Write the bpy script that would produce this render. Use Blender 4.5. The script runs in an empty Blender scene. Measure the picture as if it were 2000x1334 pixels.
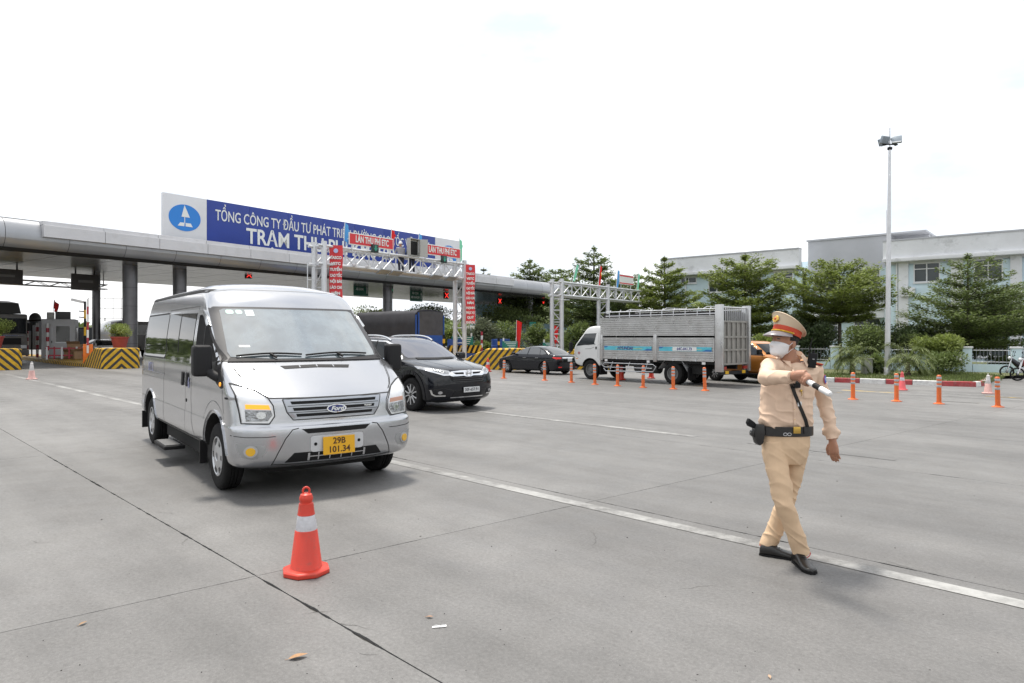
import bpy, bmesh, math, random
from mathutils import Vector, Matrix, noise, geometry
from mathutils.bvhtree import BVHTree

# ---------------------------------------------------------------- camera, sky, sun, exposure
SC = bpy.context.scene
COL = SC.collection
F, H, CX, HY = 1333.0, 1.62, 1000.0, 658.0      # focal length in pixels of a 2000 px wide frame, eye height
cam_d = bpy.data.cameras.new('camera')
cam = bpy.data.objects.new('camera', cam_d); COL.objects.link(cam)
cam.location = (0, 0, H); cam.rotation_euler = (math.pi/2, 0, 0)
cam_d.sensor_width = 36; cam_d.lens = F/2000*36
cam_d.shift_y = -(667-HY)/2000
cam_d.clip_start = 0.05; cam_d.clip_end = 4000
SC.camera = cam

SUN_ELEV, SUN_AZ = math.radians(73), math.radians(-34)     # azimuth from +Y towards +X
sd = Vector((math.sin(SUN_AZ)*math.cos(SUN_ELEV), math.cos(SUN_AZ)*math.cos(SUN_ELEV), math.sin(SUN_ELEV)))
world = bpy.data.worlds.new('World'); SC.world = world; world.use_nodes = True
nt = world.node_tree; nt.nodes.clear()
def wn(t, **k):
    n = nt.nodes.new(t)
    for a, b in k.items(): setattr(n, a, b)
    return n
sky = wn('ShaderNodeTexSky', sky_type='NISHITA', sun_disc=False)
sky.sun_elevation = SUN_ELEV; sky.sun_rotation = SUN_AZ; sky.dust_density = 4; sky.air_density = 1.2
bg1 = wn('ShaderNodeBackground'); bg1.inputs['Strength'].default_value = 0.12
bg2 = wn('ShaderNodeBackground'); bg2.inputs['Strength'].default_value = 1.0
tc = wn('ShaderNodeTexCoord'); mp = wn('ShaderNodeMapping'); mp.inputs['Scale'].default_value = (1.6, 1.6, 4.0)
nz = wn('ShaderNodeTexNoise'); nz.inputs['Scale'].default_value = 1.7; nz.inputs['Detail'].default_value = 7; nz.inputs['Roughness'].default_value = 0.55
rp = wn('ShaderNodeValToRGB'); rp.color_ramp.elements[0].position = 0.33; rp.color_ramp.elements[0].color = (0.66, 0.72, 0.80, 1)
rp.color_ramp.elements[1].position = 0.58; rp.color_ramp.elements[1].color = (1.0, 1.0, 1.0, 1)
mf = wn('ShaderNodeMapRange'); mf.inputs['From Min'].default_value = 0.25; mf.inputs['From Max'].default_value = 0.55
mf.inputs['To Min'].default_value = 0.82; mf.inputs['To Max'].default_value = 0.97
mx = wn('ShaderNodeMixShader'); out = wn('ShaderNodeOutputWorld')
L = nt.links.new
L(tc.outputs['Generated'], mp.inputs['Vector']); L(mp.outputs['Vector'], nz.inputs['Vector'])
L(nz.outputs['Fac'], rp.inputs['Fac']); L(nz.outputs['Fac'], mf.inputs['Value'])
L(rp.outputs['Color'], bg2.inputs['Color']); L(sky.outputs['Color'], bg1.inputs['Color'])
L(mf.outputs['Result'], mx.inputs['Fac']); L(bg1.outputs['Background'], mx.inputs[1]); L(bg2.outputs['Background'], mx.inputs[2])
L(mx.outputs['Shader'], out.inputs['Surface'])

sun_d = bpy.data.lights.new('sun', 'SUN'); sun_d.energy = 2.9; sun_d.angle = math.radians(8); sun_d.color = (1.0, 0.94, 0.85)
sun = bpy.data.objects.new('sun', sun_d); COL.objects.link(sun)
sun.rotation_euler = (-sd).to_track_quat('-Z', 'Y').to_euler(); sun.location = sd*60
SC.view_settings.view_transform = 'Standard'; SC.view_settings.look = 'None'
SC.view_settings.exposure = 0.56; SC.view_settings.gamma = 1; SC.view_settings.use_curve_mapping = False
SC.render.engine = 'CYCLES'
SC.cycles.max_bounces = 6; SC.cycles.transparent_max_bounces = 12; SC.cycles.use_denoising = True
SC.cycles.caustics_reflective = False; SC.cycles.caustics_refractive = False

# ---------------------------------------------------------------- helpers
PI = math.pi
V3 = lambda *a: Vector(a)
def P(px, py, Y): return Vector(((px-CX)/F*Y, Y, H-(py-HY)/F*Y))
def G(px, py, z=0.0):
    Y = F*(H-z)/(py-HY); return Vector(((px-CX)/F*Y, Y, z))
def lerp(a, b, t): return a+(b-a)*t

MATS = {}
def mat(name, col=(.5,.5,.5), rough=.5, metal=0., spec=.5, coat=0., var=0., vscale=4., bump=0., bscale=40., emit=None, estr=0., alpha=1., ior=1.5, rvar=0., island=0., tex='object', trans=0., dirt=None, objvar=0.):
    if name in MATS: return MATS[name]
    m = bpy.data.materials.new(name); m.use_nodes = True; t = m.node_tree; b = t.nodes['Principled BSDF']
    I = b.inputs
    I['Base Color'].default_value = (*col, 1); I['Roughness'].default_value = rough; I['Metallic'].default_value = metal
    I['IOR'].default_value = ior; I['Coat Weight'].default_value = coat; I['Coat Roughness'].default_value = .04; I['Alpha'].default_value = alpha
    I['Specular IOR Level'].default_value = spec
    if emit: I['Emission Color'].default_value = (*emit, 1); I['Emission Strength'].default_value = estr
    N = t.nodes.new; K = t.links.new
    src = None
    def coords():
        nonlocal src
        if src is None:
            if tex == 'world': src = N('ShaderNodeNewGeometry').outputs['Position']
            else: src = N('ShaderNodeTexCoord').outputs['Object']
        return src
    colsock = None
    if var or island or objvar or dirt:
        colsock = None
        def mul(fac_sock, lo, hi, prev):
            mr = N('ShaderNodeMapRange'); mr.inputs['To Min'].default_value = lo; mr.inputs['To Max'].default_value = hi; K(fac_sock, mr.inputs['Value'])
            vm = N('ShaderNodeVectorMath'); vm.operation = 'SCALE'; K(mr.outputs['Result'], vm.inputs['Scale'])
            if prev is None: vm.inputs[0].default_value = col
            else: K(prev, vm.inputs[0])
            return vm.outputs['Vector']
        if var:
            n = N('ShaderNodeTexNoise'); n.inputs['Scale'].default_value = vscale; n.inputs['Detail'].default_value = 6; n.inputs['Roughness'].default_value = .62; K(coords(), n.inputs['Vector'])
            mr0 = N('ShaderNodeMapRange'); mr0.inputs['From Min'].default_value = .3; mr0.inputs['From Max'].default_value = .7; K(n.outputs['Fac'], mr0.inputs['Value'])
            colsock = mul(mr0.outputs['Result'], 1-var, 1+var, colsock)
        if island:
            g = N('ShaderNodeNewGeometry'); colsock = mul(g.outputs['Random Per Island'], 1-island, 1+island, colsock)
        if objvar:
            g = N('ShaderNodeObjectInfo'); colsock = mul(g.outputs['Random'], 1-objvar, 1+objvar, colsock)
        if dirt:
            dc, dscale, dlo, dhi, damt = dirt
            n = N('ShaderNodeTexNoise'); n.inputs['Scale'].default_value = dscale; n.inputs['Detail'].default_value = 8; n.inputs['Roughness'].default_value = .7; K(coords(), n.inputs['Vector'])
            mr = N('ShaderNodeMapRange'); mr.inputs['From Min'].default_value = dlo; mr.inputs['From Max'].default_value = dhi; mr.inputs['To Max'].default_value = damt; K(n.outputs['Fac'], mr.inputs['Value'])
            mc = N('ShaderNodeMix'); mc.data_type = 'RGBA'; K(mr.outputs['Result'], mc.inputs['Factor'])
            if colsock is None: mc.inputs['A'].default_value = (*col, 1)
            else: K(colsock, mc.inputs['A'])
            mc.inputs['B'].default_value = (*dc, 1); colsock = mc.outputs['Result']
        K(colsock, I['Base Color'])
    if rvar:
        n = N('ShaderNodeTexNoise'); n.inputs['Scale'].default_value = vscale*2.3; n.inputs['Detail'].default_value = 5; K(coords(), n.inputs['Vector'])
        mr = N('ShaderNodeMapRange'); mr.inputs['To Min'].default_value = max(0, rough-rvar); mr.inputs['To Max'].default_value = min(1, rough+rvar); K(n.outputs['Fac'], mr.inputs['Value']); K(mr.outputs['Result'], I['Roughness'])
    if bump:
        n = N('ShaderNodeTexNoise'); n.inputs['Scale'].default_value = bscale; n.inputs['Detail'].default_value = 5; K(coords(), n.inputs['Vector'])
        bp = N('ShaderNodeBump'); bp.inputs['Strength'].default_value = bump; bp.inputs['Distance'].default_value = .02; K(n.outputs['Fac'], bp.inputs['Height']); K(bp.outputs['Normal'], I['Normal'])
    if trans:
        tb = N('ShaderNodeBsdfTranslucent'); ms = N('ShaderNodeMixShader'); ms.inputs[0].default_value = trans
        if colsock is not None: K(colsock, tb.inputs['Color'])
        else: tb.inputs['Color'].default_value = (*col, 1)
        o = t.nodes['Material Output']; K(b.outputs['BSDF'], ms.inputs[1]); K(tb.outputs['BSDF'], ms.inputs[2]); K(ms.outputs['Shader'], o.inputs['Surface'])
    MATS[name] = m
    return m

class MB:
    """collects shapes; build() links them as one mesh object"""
    def __init__(s): s.v = []; s.f = []; s.mi = []; s.cur = 0
    def add(s, vs, fs):
        o = len(s.v); s.v += [tuple(v) for v in vs]; s.f += [tuple(i+o for i in f) for f in fs]; s.mi += [s.cur]*len(fs); return s
    def box(s, c, d, rz=0., M=None):
        hx, hy, hz = d[0]/2, d[1]/2, d[2]/2
        vs = [Vector((x*hx, y*hy, z*hz)) for z in (-1, 1) for y in (-1, 1) for x in (-1, 1)]
        if M is not None: vs = [M @ v for v in vs]
        elif rz: R = Matrix.Rotation(rz, 3, 'Z'); vs = [R @ v for v in vs]
        c = Vector(c); vs = [v+c for v in vs]
        return s.add(vs, [(0,2,3,1),(4,5,7,6),(0,1,5,4),(1,3,7,5),(3,2,6,7),(2,0,4,6)])
    def boxlo(s, lo, hi): return s.box([(a+b)/2 for a, b in zip(lo, hi)], [b-a for a, b in zip(lo, hi)])
    def beam(s, p0, p1, w, h, up=(0,0,1)):
        p0, p1 = Vector(p0), Vector(p1); d = p1-p0; ln = d.length; d.normalize(); up = Vector(up)
        r = d.cross(up)
        if r.length < 1e-4: r = d.cross(Vector((1,0,0)))
        r.normalize(); u = r.cross(d)
        M = Matrix((r, d, u)).transposed()
        return s.box((p0+p1)/2, (w, ln, h), M=M)
    def prism(s, poly, vec):
        n = len(poly); vec = Vector(vec); a = [Vector(p) for p in poly]; b = [p+vec for p in a]
        fs = [tuple(range(n-1, -1, -1)), tuple(range(n, 2*n))]+[(i, (i+1) % n, n+(i+1) % n, n+i) for i in range(n)]
        return s.add(a+b, fs)
    def loft(s, rings, caps=True, closed=True):
        n = len(rings[0]); vs = [p for r in rings for p in r]; fs = []
        for k in range(len(rings)-1):
            for i in range(n if closed else n-1):
                j = (i+1) % n; fs.append((k*n+i, k*n+j, (k+1)*n+j, (k+1)*n+i))
        if caps:
            fs.append(tuple(range(n-1, -1, -1))); fs.append(tuple((len(rings)-1)*n+i for i in range(n)))
        return s.add(vs, fs)
    def tube(s, path, r, seg=8, caps=True, flat=1.0):
        path = [Vector(p) for p in path]; rs = r if isinstance(r, (list, tuple)) else [r]*len(path)
        rings = []; prev = None
        for i, p in enumerate(path):
            a = path[max(i-1, 0)]; b = path[min(i+1, len(path)-1)]; d = (b-a)
            if d.length < 1e-9: d = Vector((0,0,1))
            d.normalize()
            if prev is None: up = Vector((0,0,1)) if abs(d.z) < .95 else Vector((1,0,0))
            else: up = prev
            x = up - d*up.dot(d)
            if x.length < 1e-6: x = d.orthogonal()
            x.normalize(); prev = x; y = d.cross(x)
            rings.append([p+(x*math.cos(2*PI*k/seg)*flat+y*math.sin(2*PI*k/seg))*rs[i] for k in range(seg)])
        return s.loft(rings, caps)
    def cyl(s, p0, p1, r, seg=16, r1=None): return s.tube([p0, p1], [r, r if r1 is None else r1], seg)
    def lathe(s, prof, seg=24, c=(0,0,0), axis='z', caps=False):
        c = Vector(c); rings = []
        for r, z in prof:
            ring = []
            for k in range(seg):
                a = 2*PI*k/seg; x, y = r*math.cos(a), r*math.sin(a)
                ring.append(c+(Vector((x, y, z)) if axis == 'z' else Vector((x, z, -y)) if axis == 'y' else Vector((z, x, y))))
            rings.append(ring)
        return s.loft(rings, caps)
    def ball(s, c, r, seg=12, rings=8, M=None):
        c = Vector(c); rr = r if isinstance(r, (tuple, list)) else (r, r, r); out = []
        for i in range(rings+1):
            a = PI*i/rings; sr = max(math.sin(a), 1e-3)
            ring = [Vector((rr[0]*sr*math.cos(2*PI*k/seg), rr[1]*sr*math.sin(2*PI*k/seg), -rr[2]*math.cos(a))) for k in range(seg)]
            if M is not None: ring = [M @ p for p in ring]
            out.append([p+c for p in ring])
        return s.loft(out, True)
    def mesh(s, name):
        me = bpy.data.meshes.new(name); me.from_pydata(s.v, [], s.f); me.validate()
        if any(s.mi) and len(me.polygons) == len(s.mi): me.polygons.foreach_set('material_index', s.mi)
        return me
    def build(s, name, m, parent=None, smooth=None, bevel=0., bseg=2, fixn=True):
        me = s.mesh(name)
        if bevel or fixn:
            bm = bmesh.new(); bm.from_mesh(me)
            if fixn: bmesh.ops.recalc_face_normals(bm, faces=bm.faces)
            if bevel:
                es = [e for e in bm.edges if len(e.link_faces) == 2 and e.calc_face_angle(0) > .5]
                bmesh.ops.bevel(bm, geom=es, offset=bevel, segments=bseg, affect='EDGES', profile=.6, clamp_overlap=True)
            bm.to_mesh(me); bm.free()
        return link(name, me, m, parent, smooth if smooth is not None else (35 if bevel else None))

def link(name, me, m, parent=None, smooth=None):
    o = bpy.data.objects.new(name, me); COL.objects.link(o)
    if m is not None:
        for x in (m if isinstance(m, (list, tuple)) else [m]): me.materials.append(x)
    if smooth is not None:
        me.polygons.foreach_set('use_smooth', [True]*len(me.polygons)); me.set_sharp_from_angle(angle=math.radians(smooth))
    if parent: o.parent = parent
    return o
def tag(o, label, cat, group=None):
    o['label'] = label; o['category'] = cat
    if group: o['group'] = group
    return o
def thing(name, label, cat, loc=(0,0,0), rz=0., group=None, scale=1.):
    o = bpy.data.objects.new(name, None); COL.objects.link(o); o.empty_display_size = .2
    o.location = loc; o.rotation_euler = (0, 0, rz); o.scale = (scale,)*3
    return tag(o, label, cat, group)
def empty(name, parent, loc=(0,0,0), rz=0.):
    o = bpy.data.objects.new(name, None); COL.objects.link(o); o.parent = parent; o.location = loc; o.rotation_euler = (0,0,rz); o.empty_display_size = .1; return o
def structure(o, kind='structure'): o['kind'] = kind; return o
def copy_tree(o, parent=None):
    c = o.copy(); COL.objects.link(c)
    if parent is not None: c.parent = parent
    for ch in list(o.children): copy_tree(ch, c)
    return c
def evaluated(o):
    dg = bpy.context.evaluated_depsgraph_get(); return bpy.data.meshes.new_from_object(o.evaluated_get(dg))
def with_mods(name, me, mods):
    """mesh data run through a list of (type, settings) modifiers"""
    o = bpy.data.objects.new('tmp_'+name, me); COL.objects.link(o)
    for t, k in mods:
        md = o.modifiers.new(t, t)
        for a, b in k.items(): setattr(md, a, b)
    bpy.context.view_layer.update()
    r = evaluated(o); r.name = name; bpy.data.objects.remove(o); return r
_txt = {}
def text_mesh(s, size=1., extrude=.002, bold=0., shear=0., sx=1., align='CENTER', spacing=1.):
    key = (s, size, extrude, bold, shear, sx, align, spacing)
    if key in _txt: return _txt[key]
    cu = bpy.data.curves.new('lettering', 'FONT'); cu.body = s; cu.size = size; cu.extrude = extrude; cu.offset = bold; cu.shear = shear
    cu.align_x = align; cu.align_y = 'CENTER'; cu.resolution_u = 3; cu.space_character = spacing
    o = bpy.data.objects.new('tmp_text', cu); COL.objects.link(o); bpy.context.view_layer.update()
    me = evaluated(o); bpy.data.objects.remove(o); bpy.data.curves.remove(cu)
    if sx != 1.: me.transform(Matrix.Diagonal((sx, 1, 1, 1)))
    me.name = 'lettering'; _txt[key] = me; return me
def text(s, size, m, loc, right, up, parent=None, name='lettering', **k):
    me = text_mesh(s, size, **k).copy(); right = Vector(right).normalized(); up = Vector(up).normalized(); n = right.cross(up)
    M = Matrix((right, up, n)).transposed().to_4x4(); M.translation = Vector(loc); me.transform(M)
    me.materials.clear(); return link(name, me, m, parent)
rnd = random.Random(7)
# ---------------------------------------------------------------- ground: slabs, markings, kerbs
U = Vector((-1311, 1333, 0)).normalized()          # along the lanes, away to the left
Wd = Vector((1600, 1333, 0)).normalized()          # along the transverse joints, away to the right
O0 = G(500, 1125)
def AB(p):                                          # ground point -> (a along U, b along Wd) from the joint crossing
    d = p-O0; det = U.x*Wd.y-U.y*Wd.x
    return ((d.x*Wd.y-d.y*Wd.x)/det, (U.x*d.y-U.y*d.x)/det)
def FAB(a, b, z=0.): q = O0+U*a+Wd*b; q.z = z; return q

def concrete_mat(name, base, k=1.):
    m = bpy.data.materials.new(name); m.use_nodes = True; t = m.node_tree; b = t.nodes['Principled BSDF']; N = t.nodes.new; K = t.links.new
    g = N('ShaderNodeNewGeometry'); rot = N('ShaderNodeMapping'); rot.vector_type = 'POINT'; rot.inputs['Rotation'].default_value = (0, 0, -math.atan2(U.y, U.x)); K(g.outputs['Position'], rot.inputs['Vector'])
    st = N('ShaderNodeMapping'); st.inputs['Scale'].default_value = (.10, 1., 1.); K(rot.outputs['Vector'], st.inputs['Vector'])
    def nz(vec, sc, det=6, ro=.6):
        n = N('ShaderNodeTexNoise'); n.inputs['Scale'].default_value = sc; n.inputs['Detail'].default_value = det; n.inputs['Roughness'].default_value = ro; K(vec, n.inputs['Vector']); return n.outputs['Fac']
    def mr(s, a, bb, lo, hi):
        x = N('ShaderNodeMapRange'); x.inputs['From Min'].default_value = a; x.inputs['From Max'].default_value = bb; x.inputs['To Min'].default_value = lo; x.inputs['To Max'].default_value = hi; K(s, x.inputs['Value']); return x.outputs['Result']
    def mult(a, bb):
        x = N('ShaderNodeMath'); x.operation = 'MULTIPLY'; K(a, x.inputs[0]); K(bb, x.inputs[1]); return x.outputs[0]
    pos = rot.outputs['Vector']
    big = mr(nz(pos, .22, 4), .3, .7, .84, 1.14)
    mid = mr(nz(pos, 1.7, 8, .7), .3, .7, .88, 1.12)
    tracks = mr(nz(st.outputs['Vector'], 1.1, 4), .36, .68, .78, 1.06)
    fine = mr(nz(pos, 42, 5, .8), .3, .7, .72, 1.26)
    vor = N('ShaderNodeTexVoronoi'); vor.inputs['Scale'].default_value = 85; K(pos, vor.inputs['Vector'])
    spk = mr(vor.outputs['Distance'], .0, .25, 1.6, 1.0)
    blot = mr(nz(pos, 5.5, 7, .8), .61, .74, 1.0, .66)
    oi = N('ShaderNodeObjectInfo'); ob = mr(oi.outputs['Random'], 0, 1, .93, 1.07)
    f = mult(mult(mult(mult(big, mid), mult(tracks, fine)), mult(spk, blot)), ob)
    vm = N('ShaderNodeVectorMath'); vm.operation = 'SCALE'; vm.inputs[0].default_value = base; K(f, vm.inputs['Scale']); K(vm.outputs['Vector'], b.inputs['Base Color'])
    b.inputs['Specular IOR Level'].default_value = .45
    K(mr(nz(pos, 3, 4), .3, .7, .48, .72), b.inputs['Roughness'])
    bp = N('ShaderNodeBump'); bp.inputs['Strength'].default_value = .55; bp.inputs['Distance'].default_value = .006; K(nz(pos, 60, 6, .8), bp.inputs['Height']); K(bp.outputs['Normal'], b.inputs['Normal'])
    return m
M_conc = concrete_mat('concrete', (.158, .155, .152))
M_far = concrete_mat('concrete_far', (.178, .176, .174))
M_dark = mat('joint_dirt', (.035, .033, .03), .9, var=.4, vscale=9, tex='world')

g = MB(); S = 1500.
g.add([(-S, -60, -.030), (S, -60, -.030), (S, S, -.030), (-S, S, -.030)], [(0, 1, 2, 3)])
structure(g.build('ground', M_far))
bl = {k: AB(G(*p))[1] for k, p in dict(l2=(1240, 995), l3=(1640, 905), line=(1000, 955), line2=(1230, 838), boll=(1315, 760)).items()}
b_l2, b_l3 = AB(G(1240, 995))[1], AB(G(1800, 924))[1]
sp = b_l3-b_l2
bl_lines = [-3*sp, -2*sp, -sp, 0., b_l2, b_l3]+[b_l3+sp*k for k in range(1, 9)]
al_lines = [-12.4, -6.2, 0., 6.6, 13.2, 19.8, 26.4, 33., 39.6]
pave = bpy.data.objects.new('pavement', None); COL.objects.link(pave); structure(pave); pave.empty_display_size = .3
g = MB(); q = [FAB(al_lines[0], bl_lines[0], -.016), FAB(al_lines[-1], bl_lines[0], -.016), FAB(al_lines[-1], bl_lines[-1], -.016), FAB(al_lines[0], bl_lines[-1], -.016)]
g.add(q, [(0, 1, 2, 3)]); g.build('joint_bed', M_dark, pave)
rs = random.Random(3)
for i in range(len(al_lines)-1):
    for j in range(len(bl_lines)-1):
        a0, a1, b0, b1 = al_lines[i], al_lines[i+1], bl_lines[j], bl_lines[j+1]
        mid = FAB((a0+a1)/2, (b0+b1)/2)
        if mid.y < -9 or mid.x > 26 or mid.x < -36: continue
        near = mid.length < 13
        gb0 = .005 if j == 3 else .0025; gb1 = .004 if j == 2 else .0025
        if j == 4: gb0 = .004
        if j == 3: gb1 = .004
        pts = []
        def edge(A, B, inward, gap, rough):
            n = max(2, int((B-A).length/(.045 if near else 1.2)))
            for k in range(n):
                t = k/n; p = A.lerp(B, t)
                jit = 0. if k == 0 else max(0, noise.noise(p*3.1)*.014*rough+noise.noise(p*11)*.010*rough+noise.noise(p*31)*.005*rough+max(0, noise.noise(p*1.7+V3(9, 2, 4))-.35)*.05*rough)
                pts.append(p+inward*(gap+jit))
        c00, c10, c11, c01 = FAB(a0, b0), FAB(a1, b0), FAB(a1, b1), FAB(a0, b1)
        edge(c00, c10, Wd, gb0, 1. if near else 0); edge(c10, c11, -U, .003, .25 if near else 0)
        edge(c11, c01, -Wd, gb1, 1. if near else 0); edge(c01, c00, U, .003, .25 if near else 0)
        # keep corners out of the neighbours' gaps
        n = len(pts); vs = [tuple(p) for p in pts]+[(p.x, p.y, -.015) for p in pts]
        fs = [tuple(range(n))]+[(k, n+k, n+(k+1) % n, (k+1) % n) for k in range(n)]
        MB().add(vs, fs).build('slab', M_conc, pave)

# hairline cracks branching near the joints
rc = random.Random(21)
for px, py, L_, ang in ((640, 1215, .35, .3), (700, 1275, .15, .2), (300, 1000, .3, .5), (360, 1050, .25, .1), (120, 905, .5, .4), (1150, 1035, .5, -.5), (1560, 1075, .6, .05), (1700, 1090, .5, .1), (1330, 1150, .3, .9), (60, 1055, .3, .2), (590, 1200, .2, 1.2), (1650, 830, .8, .0)):
    p = G(px, py); a = math.atan2(-U.y, -U.x)+ang; pts = [p]
    for k in range(int(L_/.025)): a += rc.gauss(0, .32); a = lerp(a, math.atan2(-U.y, -U.x)+ang, .25); p = p+V3(math.cos(a), math.sin(a), 0)*.025; pts.append(p)
    vs = []
    for k, q_ in enumerate(pts):
        d_ = (pts[min(k+1, len(pts)-1)]-pts[max(k-1, 0)]).normalized(); w_ = .0014*math.sin(PI*(k+.5)/len(pts))*rc.uniform(.5, 1.4); n_ = V3(-d_.y, d_.x, 0)*w_; vs += [q_-n_+V3(0, 0, .0015), q_+n_+V3(0, 0, .0015)]
    MB().add(vs, [(2*k, 2*k+2, 2*k+3, 2*k+1) for k in range(len(pts)-1)]).build('crack', M_dark, pave, fixn=False)
def paint_mat(name, col, wear_lo, wear_hi):
    m = M_conc.copy(); m.name = name; t = m.node_tree; b = t.nodes['Principled BSDF']; N = t.nodes.new; K = t.links.new
    src = b.inputs['Base Color'].links[0].from_socket
    g_ = N('ShaderNodeNewGeometry'); n = N('ShaderNodeTexNoise'); n.inputs['Scale'].default_value = 7.; n.inputs['Detail'].default_value = 9; n.inputs['Roughness'].default_value = .78; K(g_.outputs['Position'], n.inputs['Vector'])
    n2 = N('ShaderNodeTexNoise'); n2.inputs['Scale'].default_value = .8; n2.inputs['Detail'].default_value = 3; K(g_.outputs['Position'], n2.inputs['Vector'])
    ad = N('ShaderNodeMath'); ad.operation = 'ADD'; K(n.outputs['Fac'], ad.inputs[0]); K(n2.outputs['Fac'], ad.inputs[1])
    r = N('ShaderNodeMapRange'); r.inputs['From Min'].default_value = wear_lo; r.inputs['From Max'].default_value = wear_hi; K(ad.outputs[0], r.inputs['Value'])
    mx_ = N('ShaderNodeMix'); mx_.data_type = 'RGBA'; K(r.outputs['Result'], mx_.inputs['Factor']); mx_.inputs['A'].default_value = (*col, 1); K(src, mx_.inputs['B']); K(mx_.outputs['Result'], b.inputs['Base Color'])
    return m
M_line = paint_mat('line_paint', (.38, .38, .37), .74, 1.12)
M_line2 = paint_mat('line_paint_faint', (.40, .40, .39), .72, 1.0)
M_yel = paint_mat('yellow_paint_worn', (.55, .36, .06), .78, 1.08)
def stripe(name, a0, a1, b, w, m, z=.004):
    g = MB(); n = max(1, int((a1-a0)/2)); vs = []
    for k in range(n+1):
        a = lerp(a0, a1, k/n); vs += [FAB(a, b-w/2, z), FAB(a, b+w/2, z)]
    g.add(vs, [(2*k, 2*k+2, 2*k+3, 2*k+1) for k in range(n)]); return structure(g.build(name, m))
b_line = AB(G(1000, 955))[1]
stripe('lane_marking', AB(G(2300, 1251))[0], AB(G(20, 731))[0], b_line, .15, M_line)
b_ln2 = AB(G(1230, 838))[1]
stripe('lane_marking', -1., AB(G(1470, 864))[0], b_ln2, .12, M_line2)
stripe('lane_marking', AB(G(1360, 853))[0], 26, b_ln2, .15, M_line)
b_f1, b_f2 = AB(G(1880, 770))[1], AB(G(1880, 775.5))[1]
stripe('lane_marking', -6, 9.5, b_f1, .16, M_line); stripe('lane_marking', -6, 8, b_f2, .16, M_line)
for px, py, ln in ((1870, 785, .9), (1700, 765, 1.6), (1340, 753, 1.2), (1620, 766, .7), (1960, 776, .8)):
    a, b = AB(G(px, py)); stripe('zigzag_marking', a-ln/2, a+ln/2, b, .18, M_yel, .006)

# planted island with the red and white kerb
M_kr = mat('kerb_red', (.36, .045, .05), .6, var=.3, vscale=5, tex='world', dirt=((.20, .18, .17), 9, .5, .75, .7))
M_kw = mat('kerb_white', (.66, .66, .65), .6, var=.12, vscale=5, tex='world', dirt=((.25, .23, .21), 9, .5, .75, .6))
kp = [G(*p) for p in ((1490, 743.5), (1560, 745), (1620, 746.5), (1700, 749), (1800, 752.5), (1885, 756), (1905, 756), (1922, 754), (1932, 750), (1936, 746), (1942, 741))]
kerb = bpy.data.objects.new('kerb', None); COL.objects.link(kerb); structure(kerb); kerb.empty_display_size = .3
def resample(pts, step):
    out = [pts[0].copy()]; acc = 0.
    for a, b in zip(pts, pts[1:]):
        d = (b-a).length; s = step-acc
        while s <= d: out.append(a.lerp(b, s/d)); s += step
        acc = (acc+d) % step if d+acc >= step else acc+d
    return out
steps = resample(kp[:6], .80)+resample(kp[5:], .42)[1:]
for k in range(len(steps)-1):
    a, b = steps[k], steps[k+1]; d = (b-a).normalized(); nrm = Vector((-d.y, d.x, 0))
    a2, b2 = a+d*.006, b-d*.006
    prof = [(0, 0), (.012, .15), (.03, .165), (.16, .165), (.16, 0)]
    rings = [[p+nrm*x+V3(0, 0, z) for x, z in prof] for p in (a2, b2)]
    MB().loft(rings).build('kerb_stone', M_kr if k % 2 else M_kw, kerb)
M_soil = mat('grass_soil', (.10, .12, .045), .95, var=.35, vscale=3, bump=.6, bscale=30, tex='world', dirt=((.14, .11, .07), 2.2, .45, .7, .8))
inner = [p+V3(.1, .12, 0) for p in steps]
far = [Vector((28, 30, 0)), Vector((28, 62, 0)), Vector((6, 62, 0)), Vector((9.5, 34, 0))]
poly = [Vector((p.x, p.y, .125)) for p in inner+far]
g = MB(); n = len(poly); g.add(poly, [tuple(range(n))]); structure(g.build('planted_bed', M_soil))
g = MB(); rg = random.Random(11)
for k in range(9000):
    t = rg.random(); i = int(t*(len(inner)-1)); p = inner[i].lerp(inner[min(i+1, len(inner)-1)], rg.random())
    p = p+Vector((rg.uniform(-.3, .5), rg.random()**1.3*4.5+.05, 0)); p.z = .125
    h = rg.uniform(.04, .13); a = rg.random()*PI; d = V3(math.cos(a), math.sin(a), 0)*.012
    tip = p+V3(rg.uniform(-.05, .05), rg.uniform(-.05, .05), h)
    g.add([p-d, p+d, tip], [(0, 1, 2)])
M_grass = mat('grass_blade', (.11, .145, .04), .7, island=.45, trans=.2)
o = g.build('grass', M_grass, fixn=False); structure(o, 'stuff'); o['label'] = 'short patchy grass on the bed behind the red and white kerb'
# ---------------------------------------------------------------- toll canopy, sign, gantries, islands
T = Vector((952, 1333, 0)).normalized(); Nn = Vector((-T.y, T.x, 0)); UP = V3(0, 0, 1)
ZS = 6.2                                             # soffit height
C0 = P(0, 487, (ZS-H)*F/171); C0.z = 0
def CP(t, n, z=0.): q = C0+T*t+Nn*n; q.z = z; return q
def canopy_t(px, n):                                 # where the sight line at px crosses the line n metres behind the front edge
    k = (px-CX)/F; b = C0+Nn*n
    return (k*b.y-b.x)/(T.x-k*T.y)
M_alu = mat('aluminium_cladding', (.36, .37, .39), .34, .55, var=.10, vscale=.6, tex='world', rvar=.08, dirt=((.20, .20, .20), 1.2, .5, .8, .35), objvar=.06)
M_alu_l = mat('pale_cladding', (.58, .58, .60), .4, .15, var=.06, vscale=.7, tex='world', objvar=.05, dirt=((.35, .34, .33), 1.5, .52, .8, .4))
M_sof = mat('soffit_metal', (.30, .30, .30), .25, .5, var=.14, vscale=.5, tex='world', objvar=.08)
M_roofk = mat('dark_gap', (.03, .03, .03), .8)
M_galv = mat('galvanised_steel', (.60, .61, .63), .42, .55, var=.08, vscale=3, rvar=.1)
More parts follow.
